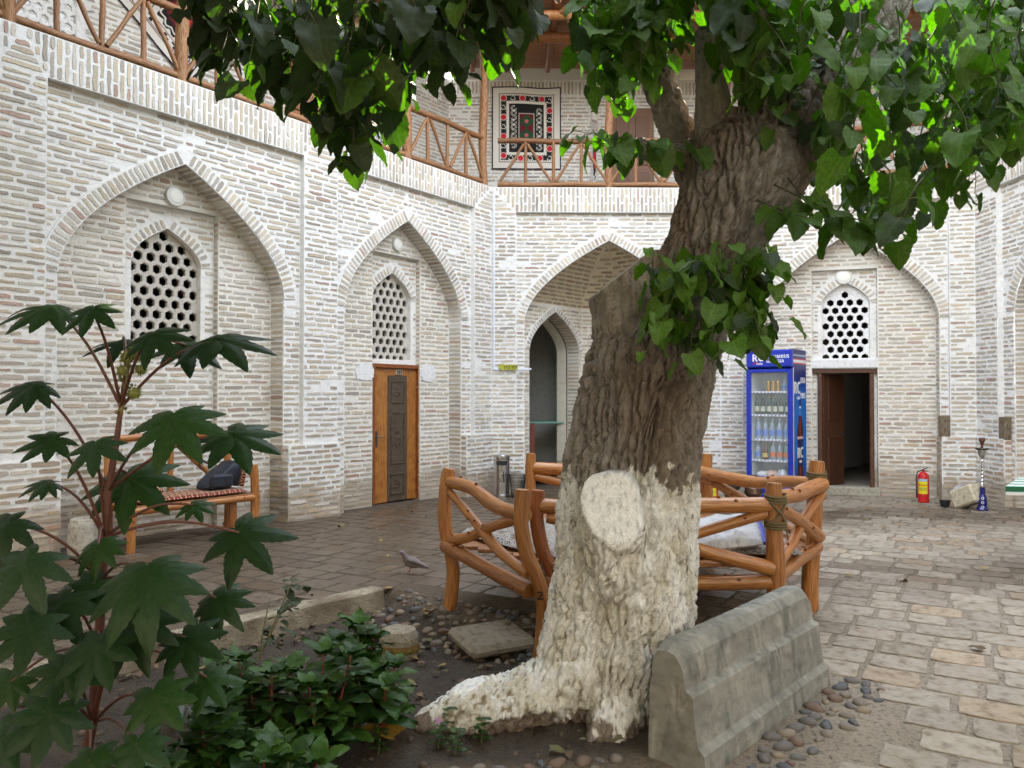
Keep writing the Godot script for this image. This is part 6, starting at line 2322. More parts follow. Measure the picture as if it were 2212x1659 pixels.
func wall_lamp(fr: Fr, s: float, y: float, k: float, r: float, label: String) -> void:
	var t := thing("wall_lamp", label, "lamp", fr.p(s, y, k), "round lamps over the niche windows")
	var mb := MB.new()
	mb.lathe(fr.p(s, y, k), [Vector2(r, -0.01), Vector2(r, 0.035), Vector2(r * 0.97, 0.045), Vector2(r * 0.86, 0.047), Vector2(r * 0.84, 0.04)], 40, W, fr.n)
	part(mb, "lamp_rim", M.lamp_rim, t)
	var d := MB.new()
	d.lathe(fr.p(s, y, k), [Vector2(r * 0.84, 0.038), Vector2(r * 0.6, 0.052), Vector2(r * 0.3, 0.057), Vector2(0.0, 0.058)], 40, W, fr.n)
	part(d, "lamp_cover", M.lamp, t)

func bottle(c: Vector3, h: float, r: float, m: Material, cap: Material, label: String, cat: String, lab: Material) -> void:
	var t := thing("drink_bottle", label, cat, c, "drinks on the fridge shelves")
	var mb := MB.new()
	mb.lathe(c, [Vector2(0, 0), Vector2(r * 0.9, 0), Vector2(r, h * 0.05), Vector2(r, h * 0.55), Vector2(r * 0.85, h * 0.66), Vector2(r * 0.4, h * 0.82), Vector2(r * 0.36, h * 0.94), Vector2(0, h * 0.94)], 14, W)
	part(mb, "bottle_body", m, t)
	var cp := MB.new()
	cp.lathe(c, [Vector2(r * 0.42, h * 0.93), Vector2(r * 0.42, h), Vector2(0, h)], 12, W)
	part(cp, "cap", cap, t)
	var lb := MB.new()
	lb.lathe(c, [Vector2(r * 1.015, h * 0.18), Vector2(r * 1.015, h * 0.46)], 14, W)
	part(lb, "label_band", lab, t)

func fridge() -> void:
	var th := deg_to_rad(38.0)
	var fr := Fr.new(Vector3(3.68, 0, -12.34), Vector3(cos(th), 0, sin(th)), Vector3(-sin(th), 0, cos(th)))
	var Wd := 0.715
	var Dp := 0.62
	var y0 := -0.11
	var y1 := 2.21
	var blue := mat(lin(0.012, 0.035, 0.40), 0.3, {"coat": 0.3})
	var t := thing("drinks_fridge", "tall blue glass door drinks fridge standing by the open doorway", "fridge", fr.p(Wd / 2, y0, -Dp / 2))
	var white_in := mat(lin(0.72, 0.75, 0.76), 0.5)
	var mb := MB.new()      # shell: back, sides, top
	mb.box(fr.p(0.012, (y0 + y1) / 2, -Dp / 2), fr.t * 0.012, Vector3(0, (y1 - y0) / 2, 0), fr.n * (Dp / 2 - 0.03), W)
	mb.box(fr.p(Wd / 2, (y0 + y1) / 2, -Dp + 0.02), fr.t * (Wd / 2 - 0.026), Vector3(0, (y1 - y0) / 2, 0), fr.n * 0.02, W)
	mb.box(fr.p(Wd / 2, y1 - 0.015, -Dp / 2), fr.t * (Wd / 2 - 0.03), Vector3(0, 0.014, 0), fr.n * (Dp / 2 - 0.03), W)
	part(mb, "cabinet", blue, t)
	# printed side
	var im := Image.create(128, 448, false, Image.FORMAT_RGB8)
	for y in 448:
		for x in 128:
			var c := Color(0.03, 0.09, 0.42).lerp(Color(0.05, 0.42, 0.78), smoothstep(60.0, 150.0, y) * (1.0 - smoothstep(300.0, 448.0, y) * 0.7))
			if y > 14 and y < 20 and x % 8 < 5: c = Color(0.9, 0.9, 0.92)
			if y > 26 and y < 44: c = Color(0.92, 0.92, 0.94) if y > 30 and y < 40 else Color(0.75, 0.1, 0.12)
			var by := y - 150
			if by > 0:
				var hw := 10.0
				if by < 22: hw = 11.0
				elif by < 50: hw = lerpf(8.0, 11.0, (by - 22) / 28.0)
				elif by < 90: hw = lerpf(12.0, 28.0, (by - 50) / 40.0)
				elif by < 130: hw = 30.0
				else: hw = 28.0
				var dx := absf(x - 64.0)
				if dx < hw:
					c = Color(0.30, 0.05, 0.03).lerp(Color(0.12, 0.02, 0.02), absf(dx / hw - 0.2))
					if dx < hw * 0.35 and x > 58 and x < 70: c = Color(0.62, 0.16, 0.08)
					if by < 22: c = Color(0.10, 0.14, 0.42)
					elif by < 28: c = Color(0.9, 0.9, 0.92)
					elif by < 50: c = Color(0.25, 0.55, 0.8)
					elif by > 112 and by < 122: c = Color(0.9, 0.88, 0.88) if by % 5 < 3 else Color(0.75, 0.1, 0.1)
					elif by >= 122 and by < 205: c = Color(0.05, 0.10, 0.36)
			im.set_pixel(x, y, c)
	var sp := MB.new()
	var A := fr.p(Wd + 0.002, y0 + 0.05, -0.03)
	var B := fr.p(Wd + 0.002, y0 + 0.05, -Dp)
	sp.quad_uv(A, B, B + Vector3(0, y1 - y0 - 0.05, 0), A + Vector3(0, y1 - y0 - 0.05, 0), fr.t, W)
	part(sp, "printed_side", mat(W, 0.35, {"tex": ImageTexture.create_from_image(im)}), t)
	var sw := MB.new()
	sw.box(fr.p(Wd - 0.012, (y0 + y1) / 2, -Dp / 2 - 0.015), fr.t * 0.012, Vector3(0, (y1 - y0) / 2, 0), fr.n * (Dp / 2 - 0.016), W)
	part(sw, "side_wall", blue, t)
	var liner := MB.new()
	var i0 := 0.06
	var i1 := Wd - 0.06
	var iy0 := 0.22
	var iy1 := 1.86
	liner.quad(fr.p(i0, iy0, -0.5), fr.p(i1, iy0, -0.5), fr.p(i1, iy1, -0.5), fr.p(i0, iy1, -0.5), fr.n, W)
	liner.quad(fr.p(i0, iy0, -0.03), fr.p(i0, iy0, -0.5), fr.p(i0, iy1, -0.5), fr.p(i0, iy1, -0.03), fr.t, W)
	liner.quad(fr.p(i1, iy0, -0.03), fr.p(i1, iy0, -0.5), fr.p(i1, iy1, -0.5), fr.p(i1, iy1, -0.03), -fr.t, W)
	liner.quad(fr.p(i0, iy0, -0.03), fr.p(i1, iy0, -0.03), fr.p(i1, iy0, -0.5), fr.p(i0, iy0, -0.5), Vector3.UP, W)
	liner.quad(fr.p(i0, iy1, -0.03), fr.p(i1, iy1, -0.03), fr.p(i1, iy1, -0.5), fr.p(i0, iy1, -0.5), Vector3.DOWN, W)
	part(liner, "inner_liner", white_in, t)
	var hd := MB.new()
	hd.bbox(fr.p(Wd / 2, 2.07, -0.02), fr.t * (Wd / 2), Vector3(0, 0.135, 0), fr.n * 0.055, 0.02, W)
	var header := part(hd, "header_sign", blue, t)
	var bs := Basis(fr.t, Vector3.UP, fr.n)
	text_on("RC", fr.p(0.19, 2.085, 0.036), bs, 0.11, M.white, header)
	text_on("cola", fr.p(0.22, 1.995, 0.036), bs, 0.035, M.white, header)
	text_on("COLUMBUS", fr.p(0.49, 2.10, 0.036), bs, 0.05, M.white, header)
	text_on("GEORGIA", fr.p(0.46, 2.03, 0.036), bs, 0.045, M.white, header)
	var sw2 := MB.new()
	sw2.quad(fr.p(0.11, 1.99, 0.037), fr.p(0.17, 2.0, 0.037), fr.p(0.21, 2.025, 0.037), fr.p(0.13, 2.01, 0.037), fr.n, W)
	part(sw2, "red_stroke", mat(lin(0.5, 0.02, 0.03), 0.4), header)
	var bsz := Basis(-fr.n, Vector3.UP, fr.t)
	var pr: Node3D = t.get_node("printed_side")
	text_on("RC", fr.p(Wd + 0.004, 1.62, -0.19), bsz, 0.18, M.white, pr)
	text_on("USA", fr.p(Wd + 0.004, 1.74, -0.46), bsz, 0.085, M.white, pr)
	text_on("1905", fr.p(Wd + 0.004, 1.50, -0.46), bsz, 0.085, M.white, pr)
	text_on("cola", fr.p(Wd + 0.004, 1.47, -0.25), bsz, 0.05, M.white, pr)
	text_on("RC", fr.p(Wd + 0.004, 0.62, -0.32), bsz, 0.16, M.white, pr)
	text_on("cola", fr.p(Wd + 0.004, 0.49, -0.34), bsz, 0.045, M.white, pr)
	# door
	var db := MB.new()
	db.bbox(fr.p(0.035, 1.03, 0.0), fr.t * 0.035, Vector3(0, 0.88, 0), fr.n * 0.028, 0.006, W)
	db.bbox(fr.p(Wd - 0.035, 1.03, 0.0), fr.t * 0.035, Vector3(0, 0.88, 0), fr.n * 0.028, 0.006, W)
	db.bbox(fr.p(Wd / 2, 1.885, 0.001), fr.t * (Wd / 2 - 0.07), Vector3(0, 0.026, 0), fr.n * 0.026, 0.004, W)
	db.bbox(fr.p(Wd / 2, 0.205, 0.001), fr.t * (Wd / 2 - 0.07), Vector3(0, 0.05, 0), fr.n * 0.026, 0.004, W)
	var door := part(db, "door", blue, t)
	var ed := MB.new()
	ed.box(fr.p(Wd + 0.001, 1.03, -0.028), fr.t * 0.003, Vector3(0, 0.9, 0), fr.n * 0.006, W)
	part(ed, "door_seal", M.white, door)
	var gl := MB.new()
	gl.quad(fr.p(0.07, 0.255, 0.0), fr.p(Wd - 0.07, 0.255, 0.0), fr.p(Wd - 0.07, 1.86, 0.0), fr.p(0.07, 1.86, 0.0), fr.n, W)
	part(gl, "glass_pane", M.glass, door)
	var bb := MB.new()
	bb.bbox(fr.p(Wd / 2, 0.02, -0.02), fr.t * (Wd / 2), Vector3(0, 0.128, 0), fr.n * 0.04, 0.008, W)
	for i in 5: bb.box(fr.p(Wd / 2, -0.04 + i * 0.03, 0.021), fr.t * (Wd / 2 - 0.1), Vector3(0, 0.005, 0), fr.n * 0.003, Color(0.5, 0.5, 0.5))
	part(bb, "base_panel", blue, t)
	var ys := [1.56, 1.20, 0.82, 0.50]
	for i in 4:
		var sh := MB.new()
		sh.box(fr.p(Wd / 2, ys[i], -0.26), fr.t * (Wd / 2 - 0.062), Vector3(0, 0.005, 0), fr.n * 0.22, W)
		var shelf := part(sh, "shelf", M.white, t)
		var rl := MB.new()
		rl.box(fr.p(Wd / 2, ys[i] - 0.002, -0.035), fr.t * (Wd / 2 - 0.064), Vector3(0, 0.013, 0), fr.n * 0.004, W)
		for q in 10: rl.box(fr.p(0.1 + q * 0.057, ys[i] - 0.002, -0.0305), fr.t * 0.018, Vector3(0, 0.007, 0), fr.n * 0.001, Color(0.12, 0.12, 0.4))
		part(rl, "price_rail", mat(W, 0.5, {"vc": true}), shelf)
	# what stands on the shelves
	var gold := mat(lin(0.55, 0.36, 0.09), 0.3, {"metal": 0.8})
	for i in 3:
		var cn := thing("drink_can", "golden drink can on the top shelf of the fridge", "can", fr.p(0.30 + i * 0.075, 1.566, -0.12), "drinks on the fridge shelves")
		var cb := MB.new()
		cb.lathe(cn.position, [Vector2(0.0, 0.0), Vector2(0.026, 0), Vector2(0.032, 0.01), Vector2(0.032, 0.15), Vector2(0.026, 0.165), Vector2(0, 0.163)], 16, W)
		part(cb, "can_body", gold, cn)
	var clear := mat(Color(0.75, 0.85, 0.92, 0.35), 0.08)
	clear.transparency = BaseMaterial3D.TRANSPARENCY_ALPHA
	var dark := mat(lin(0.02, 0.035, 0.015), 0.12)
	var cap_w := mat(lin(0.7, 0.72, 0.75), 0.5)
	var cap_b := mat(lin(0.05, 0.12, 0.5), 0.5)
	var lab_g := mat(lin(0.55, 0.55, 0.42), 0.5)
	var lab_b := mat(lin(0.12, 0.22, 0.6), 0.5)
	var lab_o := mat(lin(0.6, 0.16, 0.05), 0.5)
	for i in 2: bottle(fr.p(0.54 + i * 0.08, 1.566, -0.14), 0.22, 0.033, clear, cap_b, "clear water bottle on the top fridge shelf beside the cans", "bottle", lab_b)
	for i in 6: bottle(fr.p(0.12 + i * 0.095, 1.206, -0.12), 0.29, 0.036, dark, M.brass, "dark glass bottle with pale label on the second fridge shelf", "bottle", lab_g)
	for i in 5: bottle(fr.p(0.14 + i * 0.11, 0.826, -0.12), 0.32, 0.043, clear, cap_w, "clear water bottle with blue band on the third fridge shelf", "bottle", lab_b)
	bottle(fr.p(0.13, 0.506, -0.12), 0.28, 0.043, clear, cap_w, "clear water bottle at the end of the lowest fridge shelf", "bottle", lab_b)
	bottle(fr.p(0.25, 0.506, -0.10), 0.24, 0.045, mat(lin(0.12, 0.04, 0.015), 0.15), lab_o, "brown bottle with orange cap on the lowest fridge shelf", "bottle", mat(lin(0.55, 0.42, 0.1), 0.5))
	for i in 3: bottle(fr.p(0.37 + i * 0.105, 0.506, -0.12), 0.28, 0.045, clear, cap_w, "clear bottle with orange band on the lowest fridge shelf", "bottle", lab_o)
	for i in 3:
		var bgm := MB.new()
		blob(fr.p(0.2 + i * 0.15, 0.275, -0.16), Vector3(0.1, 0.055 + 0.02 * i, 0.08), 0.4 * i, i * 2.0, W, bgm, 14, 9)
		single(bgm, "food_bag", mat([lin(0.7, 0.7, 0.68), lin(0.62, 0.42, 0.32), lin(0.6, 0.66, 0.68)][i], 0.4), ["white bag on the floor of the fridge", "pinkish bag on the floor of the fridge", "clear grey bag on the floor of the fridge"][i], "bag", "bags on the fridge floor")

func numbered_door() -> void:
	var w: Node3D = get_node("arcade_wing")
	var fr := FL
	var k := -0.44
	var y0 := floor_y(11.8) - 0.0
	var y1 := 1.975
	var f := MB.new()
	for e in [4.645, 5.595]:
		f.bbox(fr.p(e, (y0 + y1) / 2, k + 0.03), fr.t * 0.024, Vector3(0, (y1 - y0) / 2, 0), fr.n * 0.045, 0.005, Color(0.62, 0.45, 0.4))
	f.bbox(fr.p(5.12, y1 - 0.03, k + 0.03), fr.t * 0.45, Vector3(0, 0.028, 0), fr.n * 0.043, 0.005, Color(0.62, 0.45, 0.4))
	part(f, "door_frame", M.door_wood, w)
	var d := MB.new()
	d.bbox(fr.p(4.815, (y0 + y1) / 2 - 0.03, k), fr.t * 0.146, Vector3(0, (y1 - y0) / 2 - 0.035, 0), fr.n * 0.022, 0.004, W)
	d.bbox(fr.p(5.475, (y0 + y1) / 2 - 0.03, k), fr.t * 0.096, Vector3(0, (y1 - y0) / 2 - 0.035, 0), fr.n * 0.022, 0.004, Color(0.92, 0.88, 0.8))
	d.bbox(fr.p(5.17, 1.86, k - 0.001), fr.t * 0.21, Vector3(0, 0.055, 0), fr.n * 0.022, 0.003, Color(1.0, 0.95, 0.9))
	var door := part(d, "door", M.door_wood, w)
	var old := MB.new()      # grey carved middle board
	old.bbox(fr.p(5.17, 0.86, k + 0.004), fr.t * 0.20, Vector3(0, 0.95, 0), fr.n * 0.022, 0.006, Color(1, 1, 1))
	for q in [[1.56, 0.16], [0.86, 0.38], [0.17, 0.15]]:
		for e in [[-0.135, 0.0, 0.012, q[1]], [0.135, 0.0, 0.012, q[1]], [0.0, q[1], 0.147, 0.012], [0.0, -q[1], 0.147, 0.012]]:
			old.bbox(fr.p(5.17 + e[0], q[0] + e[1], k + 0.03), fr.t * e[2], Vector3(0, e[3], 0), fr.n * 0.008, 0.004, Color(0.9, 0.9, 0.9))
		for i in 8:
			var a := TAU * i / 8
			var c := fr.p(5.17 + cos(a) * 0.045, q[0] + sin(a) * 0.06 * (2.2 if q[1] > 0.3 else 1.0), k + 0.026)
			blob(c, Vector3(0.022, 0.028, 0.01), a, i, Color(1.1, 1.05, 1.0), old, 8, 5)
		blob(fr.p(5.17, q[0], k + 0.026), Vector3(0.02, 0.02, 0.012), 0.0, 1.0, Color(1.2, 1.1, 1.0), old, 8, 5)
	part(old, "carved_board", M.old_wood, door)
	var pl := MB.new()
	pl.bbox(fr.p(5.19, 1.86, k + 0.034), fr.t * 0.075, Vector3(0, 0.042, 0), fr.n * 0.006, 0.006, W)
	var plate := part(pl, "number_plate", M.brass_plate, door)
	text_on("101", fr.p(5.19, 1.858, k + 0.042), Basis(fr.t, Vector3.UP, fr.n), 0.055, M.black, plate)
	var h := MB.new()
	h.bbox(fr.p(4.735, 0.86, k + 0.026), fr.t * 0.02, Vector3(0, 0.12, 0), fr.n * 0.005, 0.003, W)
	h.tube([fr.p(4.735, 0.89, k + 0.03), fr.p(4.735, 0.89, k + 0.07), fr.p(4.85, 0.885, k + 0.072)], [0.008, 0.009, 0.008], 8, W)
	part(h, "handle", M.steel_dark, door)
	for q in [[4.42, 1.84, 0.17, 0.12], [5.76, 1.86, 0.16, 0.14]]:        # patched white render beside the frame
		var pm := MB.new()
		var c := fr.p(q[0], q[1], -0.322)
		for i in 28:
			var pr := []
			for j in [i, (i + 1) % 28]:
				var a: float = TAU * j / 28.0
				var r: float = 1.0 + 0.22 * nz.get_noise_2d(cos(a) * 1.5 + q[0] * 9.0, sin(a) * 1.5) + 0.12 * nz.get_noise_2d(cos(a) * 5.0, sin(a) * 5.0 + q[0])
				var cs := signf(cos(a)) * pow(absf(cos(a)), 0.7)
				var sn := signf(sin(a)) * pow(absf(sin(a)), 0.7)
				pr.append(fr.p(q[0] + cs * q[2] * r, q[1] + sn * q[3] * r, -0.324))
			pm.tri(c, pr[0], pr[1], fr.n, W)
			pm.quad(pr[0], pr[1], pr[1] - fr.n * 0.02, pr[0] - fr.n * 0.02, ((pr[0] + pr[1]) * 0.5 - c).normalized(), W)
		part(pm, "render_patch", M.plaster, w)

func open_door() -> void:
	var w: Node3D = get_node("arcade_wing_002")
	var fr := FF
	var k := -0.43
	var f := MB.new()
	for e in [1.575, 2.365]:
		f.bbox(fr.p(e, 0.93, k + 0.01), fr.t * 0.032, Vector3(0, 0.97, 0), fr.n * 0.05, 0.005, W)
	f.bbox(fr.p(1.97, 1.905, k + 0.015), fr.t * 0.5, Vector3(0, 0.032, 0), fr.n * 0.06, 0.005, Color(0.8, 0.7, 0.6))
	part(f, "door_frame", M.brown_wood, w)
	var st := MB.new()
	st.bbox(fr.p(1.97, -0.06, k + 0.02), fr.t * 0.5, Vector3(0, 0.07, 0), fr.n * 0.14, 0.01, Color(0.45, 0.42, 0.36))
	part(st, "threshold", M.concrete, w)
	var lf := Fr.new(fr.p(1.615, 0, k - 0.02), fr.t * 0.52 - fr.n * 0.85, fr.n * 0.52 + fr.t * 0.85)
	var d := MB.new()
	d.bbox(lf.p(0.35, 0.93, 0.0), lf.t * 0.35, Vector3(0, 0.93, 0), lf.n * 0.022, 0.004, W)
	var door := part(d, "door", M.brown_wood, w)
	for q in [1.45, 0.45]:
		var pb := MB.new()
		pb.bbox(lf.p(0.35, q, 0.023), lf.t * 0.2, Vector3(0, 0.36, 0), lf.n * 0.01, 0.006, Color(0.85, 0.8, 0.75))
		part(pb, "door_panel", M.brown_wood, door)
	var rg := MB.new()
	var pts := []
	var rad := []
	for i in 17:
		var a := TAU * i / 16.0
		pts.append(lf.p(0.62 + cos(a) * 0.045, 0.85 + sin(a) * 0.045, 0.035))
		rad.append(0.005)
	rg.tube(pts, rad, 6, W, false)
	part(rg, "ring_knocker", M.steel_dark, door)
	var sl := MB.new()
	sl.bbox(fr.p(1.95, 2.03, k + 0.03), fr.t * 0.53, Vector3(0, 0.085, 0), fr.n * 0.06, 0.02, W)
	part(sl, "white_lintel", M.plaster, w)
	for q in [[FF, 3.345, "grey_beam_end"], [FR, 0.72, "grey_beam_end"]]:
		var g: Fr = q[0]
		var bm := MB.new()
		bm.bbox(g.p(q[1] + (0.0 if g == FF else -0.06), 1.03, -0.02), g.t * 0.075, Vector3(0, 0.165, 0), g.n * 0.05, 0.008, W)
		part(bm, "wooden_beam_end", M.grey_wood, w if g == FF else get_node("arcade_wing_003"))

func bin_and_basket() -> void:
	var c := Vector3(-0.165, floor_y(12.7), -12.7)
	var t := thing("litter_bin", "round stainless steel litter bin with a dark slot by the corner", "bin", c)
	var mb := MB.new()
	mb.lathe(c, [Vector2(0.0, 0.0), Vector2(0.138, 0.0), Vector2(0.138, 0.03), Vector2(0.13, 0.035), Vector2(0.13, 0.60), Vector2(0.134, 0.61), Vector2(0.134, 0.65), Vector2(0.12, 0.665), Vector2(0.0, 0.66)], 40, W)
	part(mb, "bin_body", M.steel, t)
	var cam := (Vector3(0, 0, 0) - c)
	cam.y = 0
	var n := cam.normalized()
	var x := Vector3.UP.cross(n)
	var sl := MB.new()
	var pr := []
	for i in 9:
		var a := lerpf(-0.72, 0.72, i / 8.0)
		pr.append(c + (n * cos(a) + x * sin(a)) * 0.132)
	for i in 8:
		sl.quad(pr[i] + Vector3(0, 0.50 if i > 0 else 0.515, 0), pr[i + 1] + Vector3(0, 0.50 if i < 7 else 0.515, 0), pr[i + 1] + Vector3(0, 0.575, 0), pr[i] + Vector3(0, 0.575, 0), n, W)
	part(sl, "slot", M.black, t)
	var pg := MB.new()       # the tidy man mark
	var o := c + n * 0.1335 + x * 0.0
	blob(o + x * 0.03 + Vector3(0, 0.385, 0), Vector3(0.011, 0.011, 0.003), 0, 0, W, pg, 8, 5)
	pg.box(o + x * 0.03 + Vector3(0, 0.335, 0), x * 0.011, Vector3(0, 0.033, 0), n * 0.002, W)
	pg.box(o + x * 0.022 + Vector3(0, 0.265, 0), x * 0.005, Vector3(0, 0.035, 0), n * 0.002, W)
	pg.box(o + x * 0.038 + Vector3(0, 0.265, 0), x * 0.005, Vector3(0, 0.035, 0), n * 0.002, W)
	pg.box(o + x * 0.008 + Vector3(0, 0.34, 0), (x * 0.018 + Vector3(0, 0.008, 0)), Vector3(0, 0.005, 0), n * 0.002, W)
	pg.box(o - x * 0.018 + Vector3(0, 0.24, 0), x * 0.014, Vector3(0, 0.004, 0), n * 0.002, W)
	pg.box(o - x * 0.034 + Vector3(0, 0.268, 0), (Vector3(0, 0.026, 0) - x * 0.006), x * 0.003, n * 0.002, W)
	pg.box(o - x * 0.002 + Vector3(0, 0.268, 0), (Vector3(0, 0.026, 0) + x * 0.006), x * 0.003, n * 0.002, W)
	part(pg, "tidy_mark", M.black, t)
	var b := Vector3(0.09, floor_y(12.6), -12.6)
	var bt := thing("wire_basket", "black wire mesh waste basket next to the steel bin", "basket", b)
	var wm := MB.new()
	for i in 56:
		var a := TAU * i / 56
		var d := Vector3(cos(a), 0, sin(a))
		wm.tube([b + d * 0.10, b + d * 0.135 + Vector3(0, 0.35, 0)], [0.0022, 0.0022], 4, W, false)
	for j in 14:
		var pts := []
		var rad := []
		for i in 25:
			var a := TAU * i / 24
			pts.append(b + Vector3(cos(a), 0, sin(a)) * lerpf(0.10, 0.135, j / 13.0) + Vector3(0, 0.35 * j / 13.0, 0))
			rad.append(0.006 if j == 0 or j == 13 else 0.002)
		wm.tube(pts, rad, 5, W, false)
	part(wm, "wire_mesh", M.black, bt)

func extinguisher(c: Vector3, label: String, hgt: float) -> void:
	var t := thing("fire_extinguisher", label, "extinguisher", c, "red fire extinguishers on the paving")
	var r := hgt * 0.155
	var red := mat(lin(0.50, 0.012, 0.015), 0.28, {"coat": 0.4})
	var mb := MB.new()
	mb.lathe(c, [Vector2(0, 0), Vector2(r * 0.95, 0), Vector2(r, 0.01), Vector2(r, hgt * 0.22), Vector2(r * 1.01, hgt * 0.225), Vector2(r, hgt * 0.23), Vector2(r, hgt * 0.72), Vector2(r * 0.9, hgt * 0.80), Vector2(r * 0.55, hgt * 0.855), Vector2(r * 0.3, hgt * 0.87), Vector2(r * 0.3, hgt * 0.9), Vector2(0, hgt * 0.9)], 28, W)
	part(mb, "cylinder_body", red, t)
	var n := Vector3(-c.x, 0, -c.z).normalized()
	var x := Vector3.UP.cross(n)
	var im := Image.create(64, 96, false, Image.FORMAT_RGB8)
	for y in 96:
		for q in 64:
			var col := Color(0.85, 0.78, 0.12)
			if y < 16: col = Color(0.35, 0.55, 0.75) if (q / 3 + y / 5) % 3 else Color(0.9, 0.9, 0.85)
			elif y > 34 and y < 46: col = Color(0.65, 0.1, 0.06) if (q / 5) % 3 and y % 11 > 2 else Color(0.85, 0.78, 0.12)
			elif y > 54 and y < 76 and (q / 4 + y / 6) % 3 == 0: col = Color(0.3, 0.45, 0.35)
			im.set_pixel(q, y, col)
	var lb := MB.new()
	for i in 10:
		var a0 := lerpf(-0.95, 0.75, i / 10.0)
		var a1 := lerpf(-0.95, 0.75, (i + 1) / 10.0)
		var p0 := c + (n * cos(a0) + x * sin(a0)) * (r + 0.0015)
		var p1 := c + (n * cos(a1) + x * sin(a1)) * (r + 0.0015)
		lb.quad_uv(p0 + Vector3(0, hgt * 0.25, 0), p1 + Vector3(0, hgt * 0.25, 0), p1 + Vector3(0, hgt * 0.68, 0), p0 + Vector3(0, hgt * 0.68, 0), (n * cos(a0) + x * sin(a0)), W, Rect2(i / 10.0, 0, 0.1, 1))
	part(lb, "label_sheet", mat(W, 0.4, {"tex": ImageTexture.create_from_image(im)}), t)
	var hd := MB.new()
	hd.tube([c + Vector3(0, hgt * 0.9, 0), c + Vector3(0, hgt * 0.95, 0)], [0.012, 0.012], 8, W)
	hd.tube([c + Vector3(0, hgt * 0.94, 0), c + x * 0.06 + Vector3(0, hgt * 1.0, 0)], [0.008, 0.006], 6, W)
	hd.tube([c + Vector3(0, hgt * 0.91, 0), c + x * 0.07 + Vector3(0, hgt * 0.90, 0)], [0.008, 0.006], 6, W)
	part(hd, "valve_lever", M.black, t)
	var hs := MB.new()
	hs.tube([c - x * 0.01 + Vector3(0, hgt * 0.93, 0), c - x * r * 0.9 + Vector3(0, hgt * 0.88, 0), c - x * r * 1.15 + Vector3(0, hgt * 0.75, 0), c - x * r * 1.15 + Vector3(0, hgt * 0.35, 0), c - x * r * 1.12 + Vector3(0, hgt * 0.12, 0)], [0.009, 0.009, 0.009, 0.009, 0.012], 8, W)
	part(hs, "hose", M.black, t)

func hookah() -> void:
	var c := Vector3(6.50, floor_y(10.9), -10.9)
	var t := thing("hookah", "tall water pipe with a dark blue glass base against the brick corner", "hookah", c)
	var g := MB.new()
	g.lathe(c, [Vector2(0, 0), Vector2(0.07, 0), Vector2(0.078, 0.015), Vector2(0.062, 0.04), Vector2(0.055, 0.06), Vector2(0.062, 0.11), Vector2(0.055, 0.16), Vector2(0.036, 0.22), Vector2(0.033, 0.30), Vector2(0.036, 0.315)], 26, W)
	part(g, "glass_base", mat(lin(0.008, 0.012, 0.14), 0.08, {"coat": 0.6}), t)
	var rg := MB.new()
	for i in 3:
		var p := c + Vector3(-0.5 * 0.06, 0.05 + i * 0.06, 0.054)
		rg.lathe(p, [Vector2(0.012, 0), Vector2(0.015, 0.002), Vector2(0.018, 0.0)], 12, W, Vector3(-0.5, 0, 0.86))
	part(rg, "painted_ring", M.white, t)
	var s := MB.new()
	var prof := [Vector2(0.03, 0.315), Vector2(0.03, 0.335)]
	var y := 0.335
	for i in 6:
		prof.append_array([Vector2(0.012, y), Vector2(0.026 - 0.002 * i, y + 0.025), Vector2(0.012, y + 0.05)])
		y += 0.05
	prof.append_array([Vector2(0.01, 0.66), Vector2(0.02, 0.68), Vector2(0.012, 0.70), Vector2(0.045, 0.76), Vector2(0.055, 0.83), Vector2(0.05, 0.835), Vector2(0.015, 0.82), Vector2(0.012, 0.86)])
	s.lathe(c, prof, 24, W)
	part(s, "metal_stem", M.steel, t)
	var tr := MB.new()
	tr.lathe(c, [Vector2(0.0, 0.835), Vector2(0.075, 0.838), Vector2(0.088, 0.855), Vector2(0.092, 0.855), Vector2(0.076, 0.832)], 28, W)
	part(tr, "ash_tray", M.steel_dark, t)
	var bw := MB.new()
	bw.lathe(c, [Vector2(0.018, 0.86), Vector2(0.016, 0.90), Vector2(0.03, 0.94), Vector2(0.04, 0.96), Vector2(0.038, 0.985), Vector2(0.03, 1.0), Vector2(0.0, 0.995)], 20, W)
	part(bw, "clay_bowl", mat(lin(0.10, 0.035, 0.025), 0.5), t)

